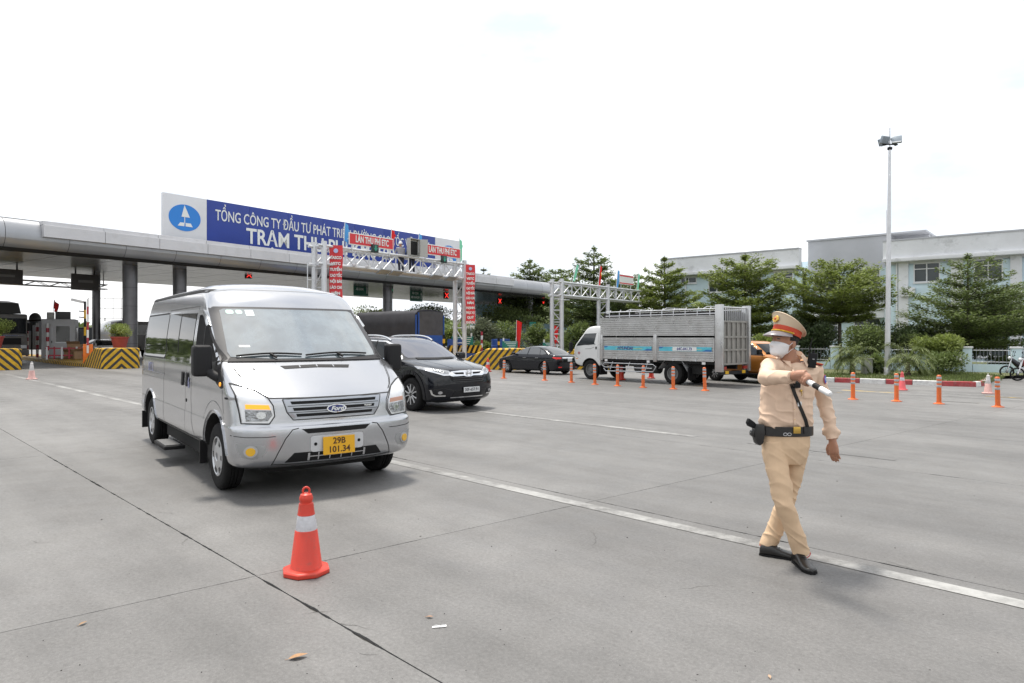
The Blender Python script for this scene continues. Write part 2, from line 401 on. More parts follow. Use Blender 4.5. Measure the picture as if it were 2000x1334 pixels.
M_whitep = mat('white_paint', (.70, .70, .70), .45, var=.05, vscale=3)
M_black = mat('black_plastic', (.010, .010, .011), .6, spec=.22)
canopy = thing('toll_canopy', 'long grey metal clad toll canopy with rounded fascia on round columns', 'canopy')
prof = [(0, 6.2), (-.22, 6.24), (-.46, 6.36), (-.64, 6.56), (-.74, 6.78), (-.76, 7.0), (-.73, 7.25), (-.63, 7.5), (-.47, 7.7), (-.25, 7.84), (.05, 7.9), (.8, 7.92)]
TE = canopy_t(1165, 0)
seg = 3.0; ts = [-33+seg*k for k in range(int((TE+33)/seg)+1)]
g = MB(); g.loft([[CP(t, n+.06 if n < .5 else n, z-.03) for n, z in prof]+[CP(t, 16.9, 7.86), CP(t, 16.9, 6.26), CP(t, .2, 6.26)] for t in (ts[0]+.05, ts[-1]-.05)]); g.build('core', M_roofk, canopy)
for t in ts[:-1]:
    r = [[CP(tt, n, z) for n, z in prof] for tt in (t+.012, t+seg-.012)]
    for lo, hi, nm in ((0, 5, 'skin_panel'), (4, len(prof), 'skin_panel')):
        rr = [x[lo:hi] for x in r] if lo == 0 else [x[4:] for x in r]
        o = MB().loft(rr, False, False).build(nm, M_alu, canopy, 60, fixn=False)
    for k in range(4):
        n0, n1 = 17/4*k+.025, 17/4*(k+1)-.025
        MB().add([CP(t+.025, n0, ZS), CP(t+seg-.025, n0, ZS), CP(t+seg-.025, n1, ZS), CP(t+.025, n1, ZS)], [(0, 1, 2, 3)]).build('soffit_panel', M_sof, canopy, fixn=False)
MB().add([CP(ts[0], .05, 7.93), CP(ts[-1], .05, 7.93), CP(ts[-1], 17, 7.93), CP(ts[0], 17, 7.93)], [(0, 1, 2, 3)]).build('roof', M_alu, canopy)
MB().loft([[CP(t, n, z) for n, z in ((17, 6.2), (17.3, 6.6), (17.3, 7.4), (17, 7.93))] for t in (ts[0], ts[-1])], False, False).build('rear_fascia', M_alu, canopy, 60)
t0p, t1p = canopy_t(84, -.9), canopy_t(1003, -.9)
npan = int((t1p-t0p)/2.9); w = (t1p-t0p)/npan
for k in range(npan):
    a, b = t0p+k*w+.012, t0p+(k+1)*w-.012
    MB().prism([CP(a, -.98, 6.98), CP(b, -.98, 6.98), CP(b, -.98, 7.62), CP(a, -.98, 7.62)], Nn*.42).build('fascia_panel', M_alu_l, canopy, bevel=.008, bseg=1)
    MB().prism([CP(a, -.80, 7.64), CP(b, -.80, 7.64), CP(b, -.80, 7.86), CP(a, -.80, 7.86)], Nn*.5).build('parapet_panel', M_alu_l, canopy, bevel=.008, bseg=1)
for px, n in ((254, 3.2), (351, 3.2), (757, 3.2), (1034, 3.2), (188, 13), (655, 13), (905, 13)):
    t = canopy_t(px, n); c = CP(t, n)
    if n < 10:
        col = MB().cyl(c, c+UP*ZS, .44, 28).build('column', mat('column_cladding', (.15, .15, .16), .32, .6, var=.15, vscale=1.5, rvar=.1), canopy, 40)
        g = MB()
        for z in (1.2, 2.4, 3.6, 4.8): g.lathe([(.443, z-.008), (.446, z), (.443, z+.008)], 28, c)
        g.build('cladding_joint', M_roofk, col)
    else: MB().cyl(c, c+UP*ZS, .28, 20).build('column', MATS['column_cladding'], canopy, 40)
# hanging LED cabinets seen from behind at the left
for px, n, w_, h_ in ((8, 9, 2.0, .95), (166, 9, 1.7, 1.1)):
    t = canopy_t(px, n); c = CP(t, n, ZS-.25-h_/2)
    s = thing('message_board', 'dark back of hanging lane message board at the left edge under the canopy' if px < 50 else 'dark back of hanging lane message board above the toll booth', 'message board', c, math.atan2(T.y, T.x))
    MB().box((0, 0, 0), (w_, .22, h_)).build('cabinet', mat('board_back', (.085, .08, .08), .5, var=.15, vscale=3), s, bevel=.01)
    g = MB(); g.box((0, -.12, h_*.05), (w_*.55, .02, h_*.16)).build('access_slot', mat('board_slot', (.22, .22, .22), .5), s)
    for x in (-w_*.35, w_*.35): MB().box((x, 0, h_/2+.12), (.08, .08, .25)).build('hanger', M_black, s)
ta, tb = canopy_t(20, 12), canopy_t(165, 12)
tr = thing('equipment_truss', 'pale lattice truss slung below the rear of the canopy at left', 'truss', CP((ta+tb)/2, 12, 5.35), math.atan2(T.y, T.x)); ln = (tb-ta)+3
for z in (-.16, .16):
    for y in (-.2, .2): MB().cyl((-ln/2, y, z), (ln/2, y, z), .045, 8).build('chord', M_galv, tr, 40)
nb = int(ln/.7); g = MB()
for k in range(nb):
    x0 = -ln/2+k*ln/nb; x1 = x0+ln/nb
    for y in (-.2, .2): g.cyl((x0, y, -.16 if k % 2 else .16), (x1, y, .16 if k % 2 else -.16), .022, 6)
g.build('web_bracing', M_galv, tr)
for s_ in (-ln/2+.2, ln/2-.2): MB().box((s_, 0, .5), (.06, .06, .75)).build('hanger', M_galv, tr)

# lane signals and hanging green lane signs
M_redled = mat('red_led', (.5, .02, .02), .4, emit=(1., .04, .03), estr=1.1)
M_grnled = mat('green_led', (.02, .4, .15), .4, emit=(.02, .9, .35), estr=.9)
def lane_signal(px, py, n, kind, label, size=.62):
    t = canopy_t(px, n); c = CP(t, n); c.z = P(px, py, c.y).z
    s = thing('lane_signal', label, 'traffic signal', c, math.atan2(T.y, T.x), 'lane signals under the canopy')
    MB().box((0, 0, 0), (size, .16, size)).build('housing', M_black, s, bevel=.02)
    MB().box((0, 0, (ZS-c.z)/2+size/4), (.05, .05, ZS-c.z-size/2)).build('hanger', M_black, s)
    k = size*.36; g = MB()
    if kind == 'x':
        for a in (1, -1): g.beam((-k, -.09, -k*a), (k, -.09, k*a), .03, .10, up=(0, 1, 0))
        g.build('red_cross', M_redled, s)
    else:
        g.prism([(-.07, -.1, k), (.07, -.1, k), (.07, -.1, -.02), (k*.9, -.1, .06), (k*.9, -.1, -.1), (0, -.1, -k), (-k*.9, -.1, -.1), (-k*.9, -.1, .06), (-.07, -.1, -.02)], (0, .02, 0)).build('green_arrow', M_grnled, s)
lane_signal(485, 537, 3, 'x', 'lane signal with red cross above the roof of the silver van', .52)
lane_signal(762, 566, 3, 'a', 'lane signal with lit green down arrow by the canopy column', .62)
lane_signal(871, 577, 3, 'x', 'lane signal with red cross left of the red banner post', .66)
lane_signal(975, 588, 3, 'x', 'lane signal with red cross right of the red banner post', .66)
lane_signal(1060, 592, 3, 'x', 'dim lane signal with red cross at the right end of the canopy', .5)
M_sgreen = mat('sign_green', (.010, .115, .075), .45, var=.08)
M_swhite = mat('sign_white', (.72, .74, .73), .5)
def lane_sign(px, py, n, lines, label, w_=1.75, h_=1.2):
    t = canopy_t(px, n); c = CP(t, n); c.z = P(px, py, c.y).z
    s = thing('lane_sign', label, 'sign', c, math.atan2(T.y, T.x), 'green lane signs under the canopy')
    MB().box((0, 0, 0), (w_, .06, h_)).build('panel', M_sgreen, s, bevel=.01)
    for i, l in enumerate(lines): text(l, .3, M_swhite, (-.18, -.034, (.2-.4*i) if len(lines) > 1 else 0), (1, 0, 0), (0, 0, 1), s, bold=.012, sx=.8)
    MB().prism([(w_*.37, -.035, -.35), (w_*.42, -.035, -.35), (w_*.42, -.035, .1), (w_*.46, -.035, .1), (w_*.395, -.035, .35), (w_*.33, -.035, .1), (w_*.37, -.035, .1)], (0, .004, 0)).build('arrow', M_swhite, s)
    for x in (-w_*.3, w_*.3): MB().box((x, 0, h_/2+(ZS-c.z-h_/2)/2), (.04, .04, ZS-c.z-h_/2)).build('hanger', M_galv, s)
lane_sign(705, 565, 5, ['XE CON'], 'green hanging lane sign with one line and up arrow')
lane_sign(813, 577, 5, ['XE CON', 'XE KHÁCH'], 'green hanging lane sign with two lines and up arrow')
# big name sign on the canopy
SA, SB = P(318, 375, 43.2), P(900, 471.4, 65.5); SA.z = SB.z = 0
ZT, ZB = P(318, 375, 43.2).z, 7.9
sdir = (SB-SA).normalized(); SL = (SB-SA).length; srz = math.atan2(sdir.y, sdir.x)
def sign_s(px): k = (px-CX)/F; return (k*SA.y-SA.x)/(sdir.x-k*sdir.y)
sg = thing('name_sign', 'long blue and white name sign with white lettering standing on the toll canopy', 'sign', (SA.x, SA.y, ZB), srz)
HS = ZT-ZB
M_blue = mat('sign_blue', (.012, .040, .27), .42, var=.10, vscale=.5, tex='object')
M_wht = mat('sign_panel_white', (.66, .67, .70), .45, var=.05, vscale=.5)
s1, s2 = sign_s(404), sign_s(850)
cuts = [0, s1]+[s1+(s2-s1)*k/7 for k in range(1, 8)]+[SL]
for k in range(len(cuts)-1):
    MB().boxlo((cuts[k]+.006, 0, 0), (cuts[k+1]-.006, .25, HS)).build('panel', M_wht if k in (0, len(cuts)-2) else M_blue, sg, bevel=.01)
for k in range(9):
    x = SL*(k+.5)/9; MB().beam((x, .3, .2), (x, 2.2, .05), .08, .08).build('brace', M_galv, sg); MB().beam((x, .3, HS*.8), (x, 2.2, .05), .06, .06).build('brace', M_galv, sg)
def fit_text(s, x0, x1, z, h, parent, m, y=-.012, **k):
    me = text_mesh(s, h, .008, **k); xs = [v.co.x for v in me.vertices]; wd = max(xs)-min(xs)
    o = text(s, h, m, ((x0+x1)/2, y, z), (1, 0, 0), (0, 0, 1), parent, extrude=.008, **k); f = (x1-x0)/wd; c = (x0+x1)/2
    for v in o.data.vertices: v.co.x = c+(v.co.x-c)*f
    return o
fit_text('TỔNG CÔNG TY ĐẦU TƯ PHÁT TRIỂN ĐƯỜNG CAO TỐC VIỆT NAM', sign_s(421), sign_s(838), HS*.66, 1.02, sg, M_swhite, bold=.008)
tw = lambda s_: (lambda me: max(v.co.x for v in me.vertices)-min(v.co.x for v in me.vertices))(text_mesh(s_, 1.5, .008, bold=.03))
fit_text('TRẠM THU PHÍ KM6+00', sign_s(481), sign_s(481)+(sign_s(632)-sign_s(481))*tw('TRẠM THU PHÍ KM6+00')/tw('TRẠM THU'), HS*.26, 1.5, sg, M_swhite, bold=.03)
M_logo = mat('logo_blue', (.015, .20, .62), .4)
def sign_logo(cx, rx):
    n = 40; e = MB(); e.prism([(cx+rx*math.cos(2*PI*i/n), -.02, HS*.5+.86*math.sin(2*PI*i/n)) for i in range(n)], (0, .025, 0)); o = e.build('logo_disc', M_logo, sg)
    def w(pts): MB().prism([(cx+x*rx, -.034, HS*.5+z*.86) for x, z in pts], (0, .02, 0)).build('logo_mark', M_swhite, o)
    w([(-.03, .95), (.30, .06), (-.22, .06)]); w([(-.04, .06), (.0, .06), (.0, -.4), (-.04, -.4)])
    w([(-.30, -.38), (-.03, -.38), (-.05, -.64), (-.45, -.64)]); w([(.03, -.38), (.36, -.38), (.48, -.64), (.04, -.64)])
sign_logo(sign_s(361), 1.05); sign_logo((s2+SL)/2+.1, 1.15)

# ------------------------------------------------ ETC gantries
M_red = mat('banner_red', (.62, .035, .045), .55, var=.06, vscale=2)
M_flagr = mat('flag_red', (.62, .02, .02), .7, trans=.3); M_flagb = mat('flag_blue', (.09, .34, .68), .7, trans=.3); M_flagg = mat('flag_green', (.22, .62, .42), .7, trans=.35)
M_star = mat('flag_star', (.85, .55, .03), .7)
def gantry(name, A, B, zt, label, th=.9, dep=.75, bays=11, spans=None):
    d = (B-A); ln = d.length; rz = math.atan2(d.y, d.x); s = thing(name, label, 'gantry', (A.x, A.y, 0), rz)
    r = .075
    for y in (0, dep):
        for z in (zt-.1, zt-.1-th): MB().cyl((-.35, y, z), (ln+.35, y, z), r, 10).build('chord', M_galv, s, 40)
    for k in range(bays+1):
        x = ln*k/bays
        for y in (0, dep): MB().cyl((x, y, zt-.1), (x, y, zt-.1-th), .035, 8).build('upright', M_galv, s, 40)
        g = MB(); g.cyl((x, 0, zt-.1), (x, dep, zt-.1), .03, 6); g.cyl((x, 0, zt-.1-th), (x, dep, zt-.1-th), .03, 6); g.build('cross_tie', M_galv, s)
        if k < bays:
            x1 = ln*(k+1)/bays
            for y in (0, dep): MB().cyl((x, y, zt-.1-(th if k % 2 == 0 else 0)), (x1, y, zt-.1-(0 if k % 2 == 0 else th)), .035, 8).build('diagonal', M_galv, s, 40)
    for x in (spans or (0, ln)):
        for y in (0, dep): MB().cyl((x, y, 0), (x, y, zt+.12), .14, 18).build('post', M_galv, s, 40)
        nb_ = 5
        for k in range(nb_):
            z0, z1 = .3+k*(zt-th-.6)/nb_, .3+(k+1)*(zt-th-.6)/nb_
            g = MB(); g.cyl((x, 0, z0 if k % 2 else z1), (x, dep, z1 if k % 2 else z0), .035, 6); g.cyl((x, 0, z1), (x, dep, z1), .03, 6); g.build('leg_brace', M_galv, s, 40)
    return s, ln, rz
GA, GB = P(633, 475, 33.5), P(907, 512, 42.); ZG = 6.2; GA.z = GB.z = 0
gan, GL, grz = gantry('etc_gantry', GA, GB, ZG, 'galvanised lattice gantry with red signs spanning the lanes beyond the van')
gdir = (GB-GA).normalized()
def gan_s(px): k = (px-CX)/F; return (k*GA.y-GA.x)/(gdir.x-k*gdir.y)
def gz(px, py): s = gan_s(px); return H-(py-HY)/F*(GA+gdir*s).y
# catwalk and equipment below the truss
MB().boxlo((.1, .08, ZG-1.06), (GL-.1, .67, ZG-1.03)).build('catwalk', M_galv, gan)
M_panel = mat('reader_plate', (.28, .29, .30), .4, .3)
for px in (741, 765, 843, 872):
    x = gan_s(px); e = MB().box((x, -.35, ZG-1.12), (.75, .5, .07), M=Matrix.Rotation(math.radians(-25), 3, 'X')).build('tag_reader', M_panel, gan, bevel=.015)
    MB().beam((x, 0, ZG-1.0), (x, -.3, ZG-1.08), .05, .05).build('bracket', M_galv, gan)
for px in (690, 715, 790, 815, 858, 890):
    x = gan_s(px); MB().box((x, -.16, ZG-.92), (.14, .3, .12)).build('camera_housing', M_whitep, gan, bevel=.02)
# side ladder by the left legs
g = MB()
for x in (-.75, -.35): g.cyl((x, .3, 3.6), (x, .3, 5.2), .025, 8)
for k in range(3): g.cyl((-.75, .3, 3.7+k*.7), (-.02, .3, 3.7+k*.7), .02, 6)
g.build('guard_rail', M_galv, gan)
def etc_sign(px0, px1, py, label, txt='LÀN THU PHÍ ETC', base=None, col=None, hgt=.62):
    x0, x1 = gan_s(px0), gan_s(px1); z = gz((px0+px1)/2, py)
    c = GA+gdir*x0; s = thing('lane_board', label, 'sign', (c.x, c.y, z)); s.rotation_euler = (0, 0, grz); w_ = x1-x0
    MB().boxlo((0, -.14, -hgt/2), (w_, -.09, hgt/2)).build('border', M_swhite, s, bevel=.005)
    MB().boxlo((.05, -.146, -hgt/2+.05), (w_-.05, -.138, hgt/2-.05)).build('panel', M_red, s)
    fit_text(txt, w_*.14, w_*.88, 0, .46, s, M_swhite, y=-.152, bold=.014)
    for x in (.25, w_-.25): MB().boxlo((x-.025, -.088, -hgt/2-.35), (x+.025, -.04, hgt/2)).build('support', M_galv, s)
etc_sign(678, 765, 472, 'red ETC lane board left on the gantry beside the red flag')
etc_sign(823, 896, 491, 'red ETC lane board at the right end of the gantry')
def led_box(px, py, label):
    x = gan_s(px); c = GA+gdir*x; s = thing('arrow_signal', label, 'traffic signal', (c.x, c.y, gz(px, py))); s.rotation_euler = (0, 0, grz)
    MB().box((0, -.2, 0), (.42, .14, .42)).build('housing', mat('led_case', (.012, .03, .028), .35), s, bevel=.015)
    MB().prism([(-.05, -.275, .15), (.05, -.275, .15), (.05, -.275, 0), (.15, -.275, .03), (0, -.275, -.15), (-.15, -.275, .03), (-.05, -.275, 0)], (0, .01, 0)).build('arrow', mat('led_dim', (.03, .30, .20), .5), s)
led_box(727, 486, 'small dark green arrow signal under the left red ETC board'); led_box(862, 507, 'small dark green arrow signal under the right red ETC board')
def flag(base, h, w_, m, label, star=False, lean=.12, rz=0., hang=.75):
    s = thing('flag', label, 'flag', base, rz)
    MB().cyl((0, 0, 0), (lean*.6, 0, h+.1), .018, 6).build('pole', M_galv, s)
    g = MB(); nx, ny = 8, 8; vs = []
    for i in range(nx+1):
        for j in range(ny+1):
            u, v = i/nx, j/ny
            z = h*(.25+.75*v)+.08-u*hang*.9*w_; x = lean*.6*(z/h)+u*w_*(.35+.3*v)*(-1 if lean < 0 else 1); y = .09*math.sin(u*7+v*2)*(.3+u)
            vs.append((x, y, z))
    g.add(vs, [(i*(ny+1)+j, (i+1)*(ny+1)+j, (i+1)*(ny+1)+j+1, i*(ny+1)+j+1) for i in range(nx) for j in range(ny)]); o = g.build('cloth', m, s, 60, fixn=False)
    if star:
        c = V3(lean*.6*.65-.06+.12, -.12, h*.62); pts = []
        for k in range(10): a = PI/2+k*PI/5; rr = .16 if k % 2 == 0 else .065; pts.append(c+V3(rr*math.cos(a)*.6, 0, rr*math.sin(a)))
        MB().prism(pts, (0, .01, 0)).build('star', M_star, s)
    return s
def gflag(px, ptop, pbot, m, label, **k):
    x = gan_s(px); c = GA+gdir*x; z0 = gz(px, pbot); flag((c.x, c.y-.05, z0), gz(px, ptop)-z0, .6, m, label, rz=grz, **k)
gflag(672, 436, 478, M_flagb, 'pale blue flag beside the left red ETC board'); gflag(763, 450, 490, M_flagr, 'plain red flag at the right end of the left ETC board', hang=.5)
gflag(817, 457, 494, M_flagb, 'pale blue flag by the open cabinet on the gantry'); gflag(897, 468, 512, M_flagg, 'pale green flag at the right end of the ETC gantry', lean=.04)
# open equipment cabinet
x = gan_s(808); c = GA+gdir*x; cb = thing('cabinet', 'grey metal equipment cabinet with open doors on the gantry', 'cabinet', (c.x, c.y, ZG-.05)); cb.rotation_euler = (0, 0, grz)
M_cab = mat('cabinet_grey', (.42, .42, .40), .5, var=.06)
g = MB(); g.boxlo((-.4, .1, 0), (.4, .14, 1.0)); g.boxlo((-.4, -.12, .97), (.4, .1, 1.0)); g.boxlo((-.4, -.12, 0), (.4, .1, .03)); g.boxlo((.37, -.12, .03), (.4, .1, .97)); g.boxlo((-.4, -.12, .03), (-.37, .1, .97)); g.build('case', M_cab, cb)
MB().beam((-.4, -.12, .5), (-.68, -.42, .5), .03, 1.0).build('door', M_cab, cb); MB().beam((.4, -.12, .5), (.72, -.40, .5), .03, 1.0).build('door', M_cab, cb)
MB().boxlo((-.3, .02, .12), (.3, .09, .85)).build('equipment', M_black, cb, bevel=.01)
# vertical banners
def vbanner(px0, px1, ptop, pbot, Y, lines, label, lh):
    a, b = P(px0, ptop, Y), P(px1, ptop, Y); w_ = (b-a).length; hh = (pbot-ptop)/F*Y; c = (a+b)/2
    s = thing('banner', label, 'banner', c, grz*.25)
    g = MB(); nx, ny = 6, 40; vs = []
    for i in range(nx+1):
        for j in range(ny+1): u, v = i/nx-.5, j/ny; vs.append((u*w_*(1-.06*math.sin(v*3))+.02*math.sin(v*9), .02*math.sin(u*5+v*11), -v*hh))
    g.add(vs, [(i*(ny+1)+j, i*(ny+1)+j+1, (i+1)*(ny+1)+j+1, (i+1)*(ny+1)+j) for i in range(nx) for j in range(ny)]); g.build('cloth', M_red, s, 60, fixn=False)
    MB().lathe([(.001, -.006), (w_*.17, -.006), (w_*.17, .006), (.001, .006)], 18, (0, -.045, -w_*.42), 'y').build('emblem', mat('banner_emblem', (.45, .5, .75), .5), s)
    z = -w_*.95
    for l in lines:
        me = text_mesh(l, lh, .002, bold=.01); wd = max(v.co.x for v in me.vertices)-min(v.co.x for v in me.vertices); f = min(1., w_*.86/wd)
        o = text(l, lh, M_swhite, (0, -.05, z), (1, 0, 0), (0, 0, 1), s, bold=.01, sx=f); z -= lh*1.55
    return s
BL = ['TASCO', 'VETC', 'TUYẾN', 'CAO TỐC', 'NỘI BÀI', 'LÀO CAI', 'HÂN', 'HẠNH', 'PHỤC VỤ', 'QUÝ', 'KHÁCH', 'ĐI ETC']
vbanner(643, 669, 479, 610, 33.9, BL, 'red vertical banner on the left gantry post above the van', .19)
vbanner(909, 928, 517, 632, 41.4, BL, 'red vertical banner hanging on the right gantry post', .19)
# second gantry farther right
HA, HB = P(1097, 548, 44.), P(1248, 566, 52.6); HA.z = HB.z = 0
gan2, HL, hrz = gantry('etc_gantry', HA, HB, 5.25, 'galvanised lattice gantry with ladder rising behind the stainless bed truck', th=.85, dep=.75, bays=9, spans=(0, 6.0))
hdir = (HB-HA).normalized()
g = MB()
for k in range(12): g.box((.0, .375, .5+k*.32), (.5, .03, .04))
g.build('ladder_rung', M_galv, gan2)
MB().tube([(-.3, .1, 4.0), (-.3, -.4, 4.0), (.3, -.4, 4.0), (.3, .1, 4.0)], .02, 6).build('guard_rail', M_galv, gan2)
s0 = (( (1208-CX)/F)*HA.y-HA.x)/(hdir.x-((1208-CX)/F)*hdir.y); c = HA+hdir*s0
fb = thing('faded_board', 'white board with red bands seen on the far gantry', 'sign', (c.x, c.y, 5.5), hrz)
MB().boxlo((0, -.1, 0), (2.15, -.05, .72)).build('panel', M_swhite, fb); MB().boxlo((0, -.106, .58), (2.15, -.102, .68)).build('red_band', M_red, fb); MB().boxlo((0, -.106, .04), (2.15, -.102, .12)).build('red_band', M_red, fb)
MB().boxlo((.3, -.045, -.6), (.36, -.01, .3)).build('support', M_galv, fb); MB().boxlo((1.8, -.045, -.6), (1.86, -.01, .3)).build('support', M_galv, fb)
for px, pt, pb, m, lab, st in ((1118, 516, 545, M_flagg, 'pale green flag leaning on the left of the far gantry', False), (1168, 519, 556, M_flagr, 'red flag with yellow star on the far gantry', True), (1203, 528, 560, M_flagb, 'blue flag beside the white board on the far gantry', False), (1243, 535, 565, M_flagg, 'pale green flag at the right end of the far gantry', False)):
    k = (px-CX)/F; s_ = (k*HA.y-HA.x)/(hdir.x-k*hdir.y); c = HA+hdir*s_; zz = lambda py: H-(py-HY)/F*c.y
    flag((c.x, c.y, zz(pb)-.2), zz(pt)-zz(pb)+.2, .6, m, lab, star=st, rz=hrz, lean=.5 if st or px > 1200 else .9, hang=.6)

# ------------------------------------------------ toll islands, booth, barriers
def chevron_mat():
    m = bpy.data.materials.new('chevron_paint'); m.use_nodes = True; t = m.node_tree; b = t.nodes['Principled BSDF']; N = t.nodes.new; K = t.links.new
    tcn = N('ShaderNodeTexCoord'); sx = N('ShaderNodeSeparateXYZ'); K(tcn.outputs['Object'], sx.inputs[0])
    ab = N('ShaderNodeMath'); ab.operation = 'ABSOLUTE'; K(sx.outputs['X'], ab.inputs[0])
    a1 = N('ShaderNodeMath'); a1.operation = 'ADD'; K(ab.outputs[0], a1.inputs[0]); K(sx.outputs['Z'], a1.inputs[1])
    y1 = N('ShaderNodeMath'); y1.operation = 'MULTIPLY_ADD'; y1.inputs[1].default_value = .85; K(sx.outputs['Y'], y1.inputs[0]); K(a1.outputs[0], y1.inputs[2])
    fr = N('ShaderNodeMath'); fr.operation = 'MULTIPLY'; fr.inputs[1].default_value = 2.6; K(y1.outputs[0], fr.inputs[0])
    f2 = N('ShaderNodeMath'); f2.operation = 'FRACT'; K(fr.outputs[0], f2.inputs[0])
    gt = N('ShaderNodeMath'); gt.operation = 'GREATER_THAN'; gt.inputs[1].default_value = .45; K(f2.outputs[0], gt.inputs[0])
    mxn = N('ShaderNodeMix'); mxn.data_type = 'RGBA'; mxn.inputs['A'].default_value = (.03, .03, .032, 1); mxn.inputs['B'].default_value = (.62, .36, .015, 1); K(gt.outputs[0], mxn.inputs['Factor'])
    nzn = N('ShaderNodeTexNoise'); nzn.inputs['Scale'].default_value = 6; nzn.inputs['Detail'].default_value = 6; K(tcn.outputs['Object'], nzn.inputs['Vector'])
    mrn = N('ShaderNodeMapRange'); mrn.inputs['From Min'].default_value = .3; mrn.inputs['From Max'].default_value = .7; mrn.inputs['To Min'].default_value = .75; mrn.inputs['To Max'].default_value = 1.15; K(nzn.outputs['Fac'], mrn.inputs['Value'])
    vm = N('ShaderNodeVectorMath'); vm.operation = 'SCALE'; K(mxn.outputs['Result'], vm.inputs[0]); K(mrn.outputs['Result'], vm.inputs['Scale']); K(vm.outputs['Vector'], b.inputs['Base Color']); b.inputs['Roughness'].default_value = .6
    return m
M_chev = chevron_mat()
def island(nose, w_, label, ln=30., hn=1.05, low=.22):
    s = thing('toll_island', label, 'traffic island', nose, math.atan2(U.y, U.x)-PI/2)
    prof_ = [(0, hn), (1.3, hn), (2.6, hn*.62), (3.6, low), (ln, low)]
    rings = []
    for y, z in [(-.12, hn*.98)]+prof_:
        ww = w_/2*(.86 if y < 0 else 1.)
        rings.append([V3(-ww, y, -.03), V3(ww, y, -.03), V3(ww, y, z-.05), V3(ww-.08, y, z), V3(-ww+.08, y, z), V3(-ww, y, z-.05)])
    MB().loft(rings).build('nose_block', M_chev, s, 30)
    return s
isl_a = island(G(236, 720), 1.75, 'yellow and black chevron toll island nose left of the van')
isl_c = island(G(-14, 723.5), 2.3, 'yellow and black chevron toll island cut by the left edge')
isl_b = island(G(1012, 722), 1.8, 'yellow and black striped toll island behind the black sedan', ln=26)
isl_d = island(G(1186, 722), 1.8, 'yellow and black striped toll island behind the truck cab', ln=26)
IX = lambda base, x, y, z=0: base.matrix_basis @ V3(x, y, z)
for i_ in (isl_a, isl_b, isl_c, isl_d): i_.matrix_basis
bpy.context.view_layer.update()
M_stripe_rw = None
def striped_post(loc, h, r, cols, label, n=6, group=None):
    s = thing('striped_post', label, 'post', loc, 0, group)
    for k in range(n): MB().cyl((0, 0, h*k/n), (0, 0, h*(k+1)/n), r, 12).build('band', cols[k % 2], s, 40)
    return s
M_pr = mat('post_red', (.35, .03, .05), .5); M_pw = mat('post_white', (.68, .68, .68), .5); M_py = mat('post_yellow', (.62, .36, .015), .5)
M_booth = mat('booth_panel', (.42, .42, .43), .5, var=.06, vscale=2); M_glassd = mat('dark_glass', (.012, .014, .016), .06, spec=.7)
def booth(loc, rz, label, w_=1.9, d_=2.3, h_=2.6):
    s = thing('toll_booth', label, 'booth', loc, rz)
    MB().box((0, 0, h_/2), (w_, d_, h_)).build('shell', M_booth, s, bevel=.08, bseg=3)
    wf = MB().box((.25, -d_/2-.004, h_*.62), (.75, .03, 1.05)).build('front_window', M_glassd, s); MB().box((.25, -d_/2-.012, h_*.62-.56), (.85, .06, .06)).build('sill', M_galv, wf)
    MB().box((-w_/2-.005, -.2, h_*.6), (.03, .9, .9)).build('side_window', M_glassd, s); MB().box((w_/2+.005, -.2, h_*.6), (.03, .9, .9)).build('side_window', M_glassd, s)
    dr = MB().box((-.55, -d_/2-.006, h_*.45), (.5, .03, 1.9)).build('door', M_booth, s, bevel=.01); MB().box((-.36, -d_/2-.03, h_*.42), (.05, .04, .14)).build('handle', M_black, dr)
    a = MB().box((.15, 0, h_+.27), (.85, .4, .5)).build('air_conditioner', mat('ac_dark', (.06, .06, .065), .5), s, bevel=.02); MB().box((-.55, 0, h_+.24), (.4, .4, .46)).build('roof_box', M_cab, s, bevel=.02)
    return s
def at_px(px, Y, z=0.): return V3((px-CX)/F*Y, Y, z)
booth(at_px(118, 46, .2), math.radians(28), 'pale grey toll booth with dark window left of the orange barrier')
fl_ = flag(at_px(104, 46, 3.3), .75, .5, M_flagr, 'small red flag on the toll booth roof', lean=.1)
for i_, (px, Y, h_, n_) in enumerate(((93, 44.5, 2.35, 8), (73, 47, 2.45, 8), (53, 50, 2.3, 8), (149, 48, 2.6, 6))):
    striped_post(at_px(px, Y, .15), h_, .085, (M_pr, M_pw), ['red and white post at the front corner of the grey booth', 'red and white post second left of the grey booth', 'red and white post beside the dark lorry front', 'red and white post right of the grey booth'][i_], n_, 'red and white posts by the booth')
# raised barrier
s = thing('barrier_gate', 'orange toll barrier cabinet with raised red and white boom', 'barrier', at_px(172, 37.2, .2), .5)
MB().box((0, 0, .5), (.45, .4, 1.05)).build('cabinet', mat('barrier_orange', (.72, .17, .01), .45, var=.08), s, bevel=.02)
for k in range(7): MB().box((0, -.25, .75+k*.42), (.10, .05, .42)).build('boom_band', M_pr if k % 2 else M_pw, s)
s = thing('camera_pole', 'yellow and black pole with white camera beside the barrier', 'camera pole', at_px(166, 40, .2))
for k in range(7): MB().cyl((0, 0, k*.5), (0, 0, k*.5+.5), .06, 10).build('band', M_py if k % 2 else M_black, s, 40)
MB().beam((-.05, -.05, 3.45), (-.62, -.3, 3.6), .16, .15).build('camera', M_whitep, s, bevel=.02)
for z in (2.9, 2.55, 1.9): MB().beam((0, 0, z), (-.3, -.1, z+.03), .06, .06).build('flash_lamp', M_black, s)
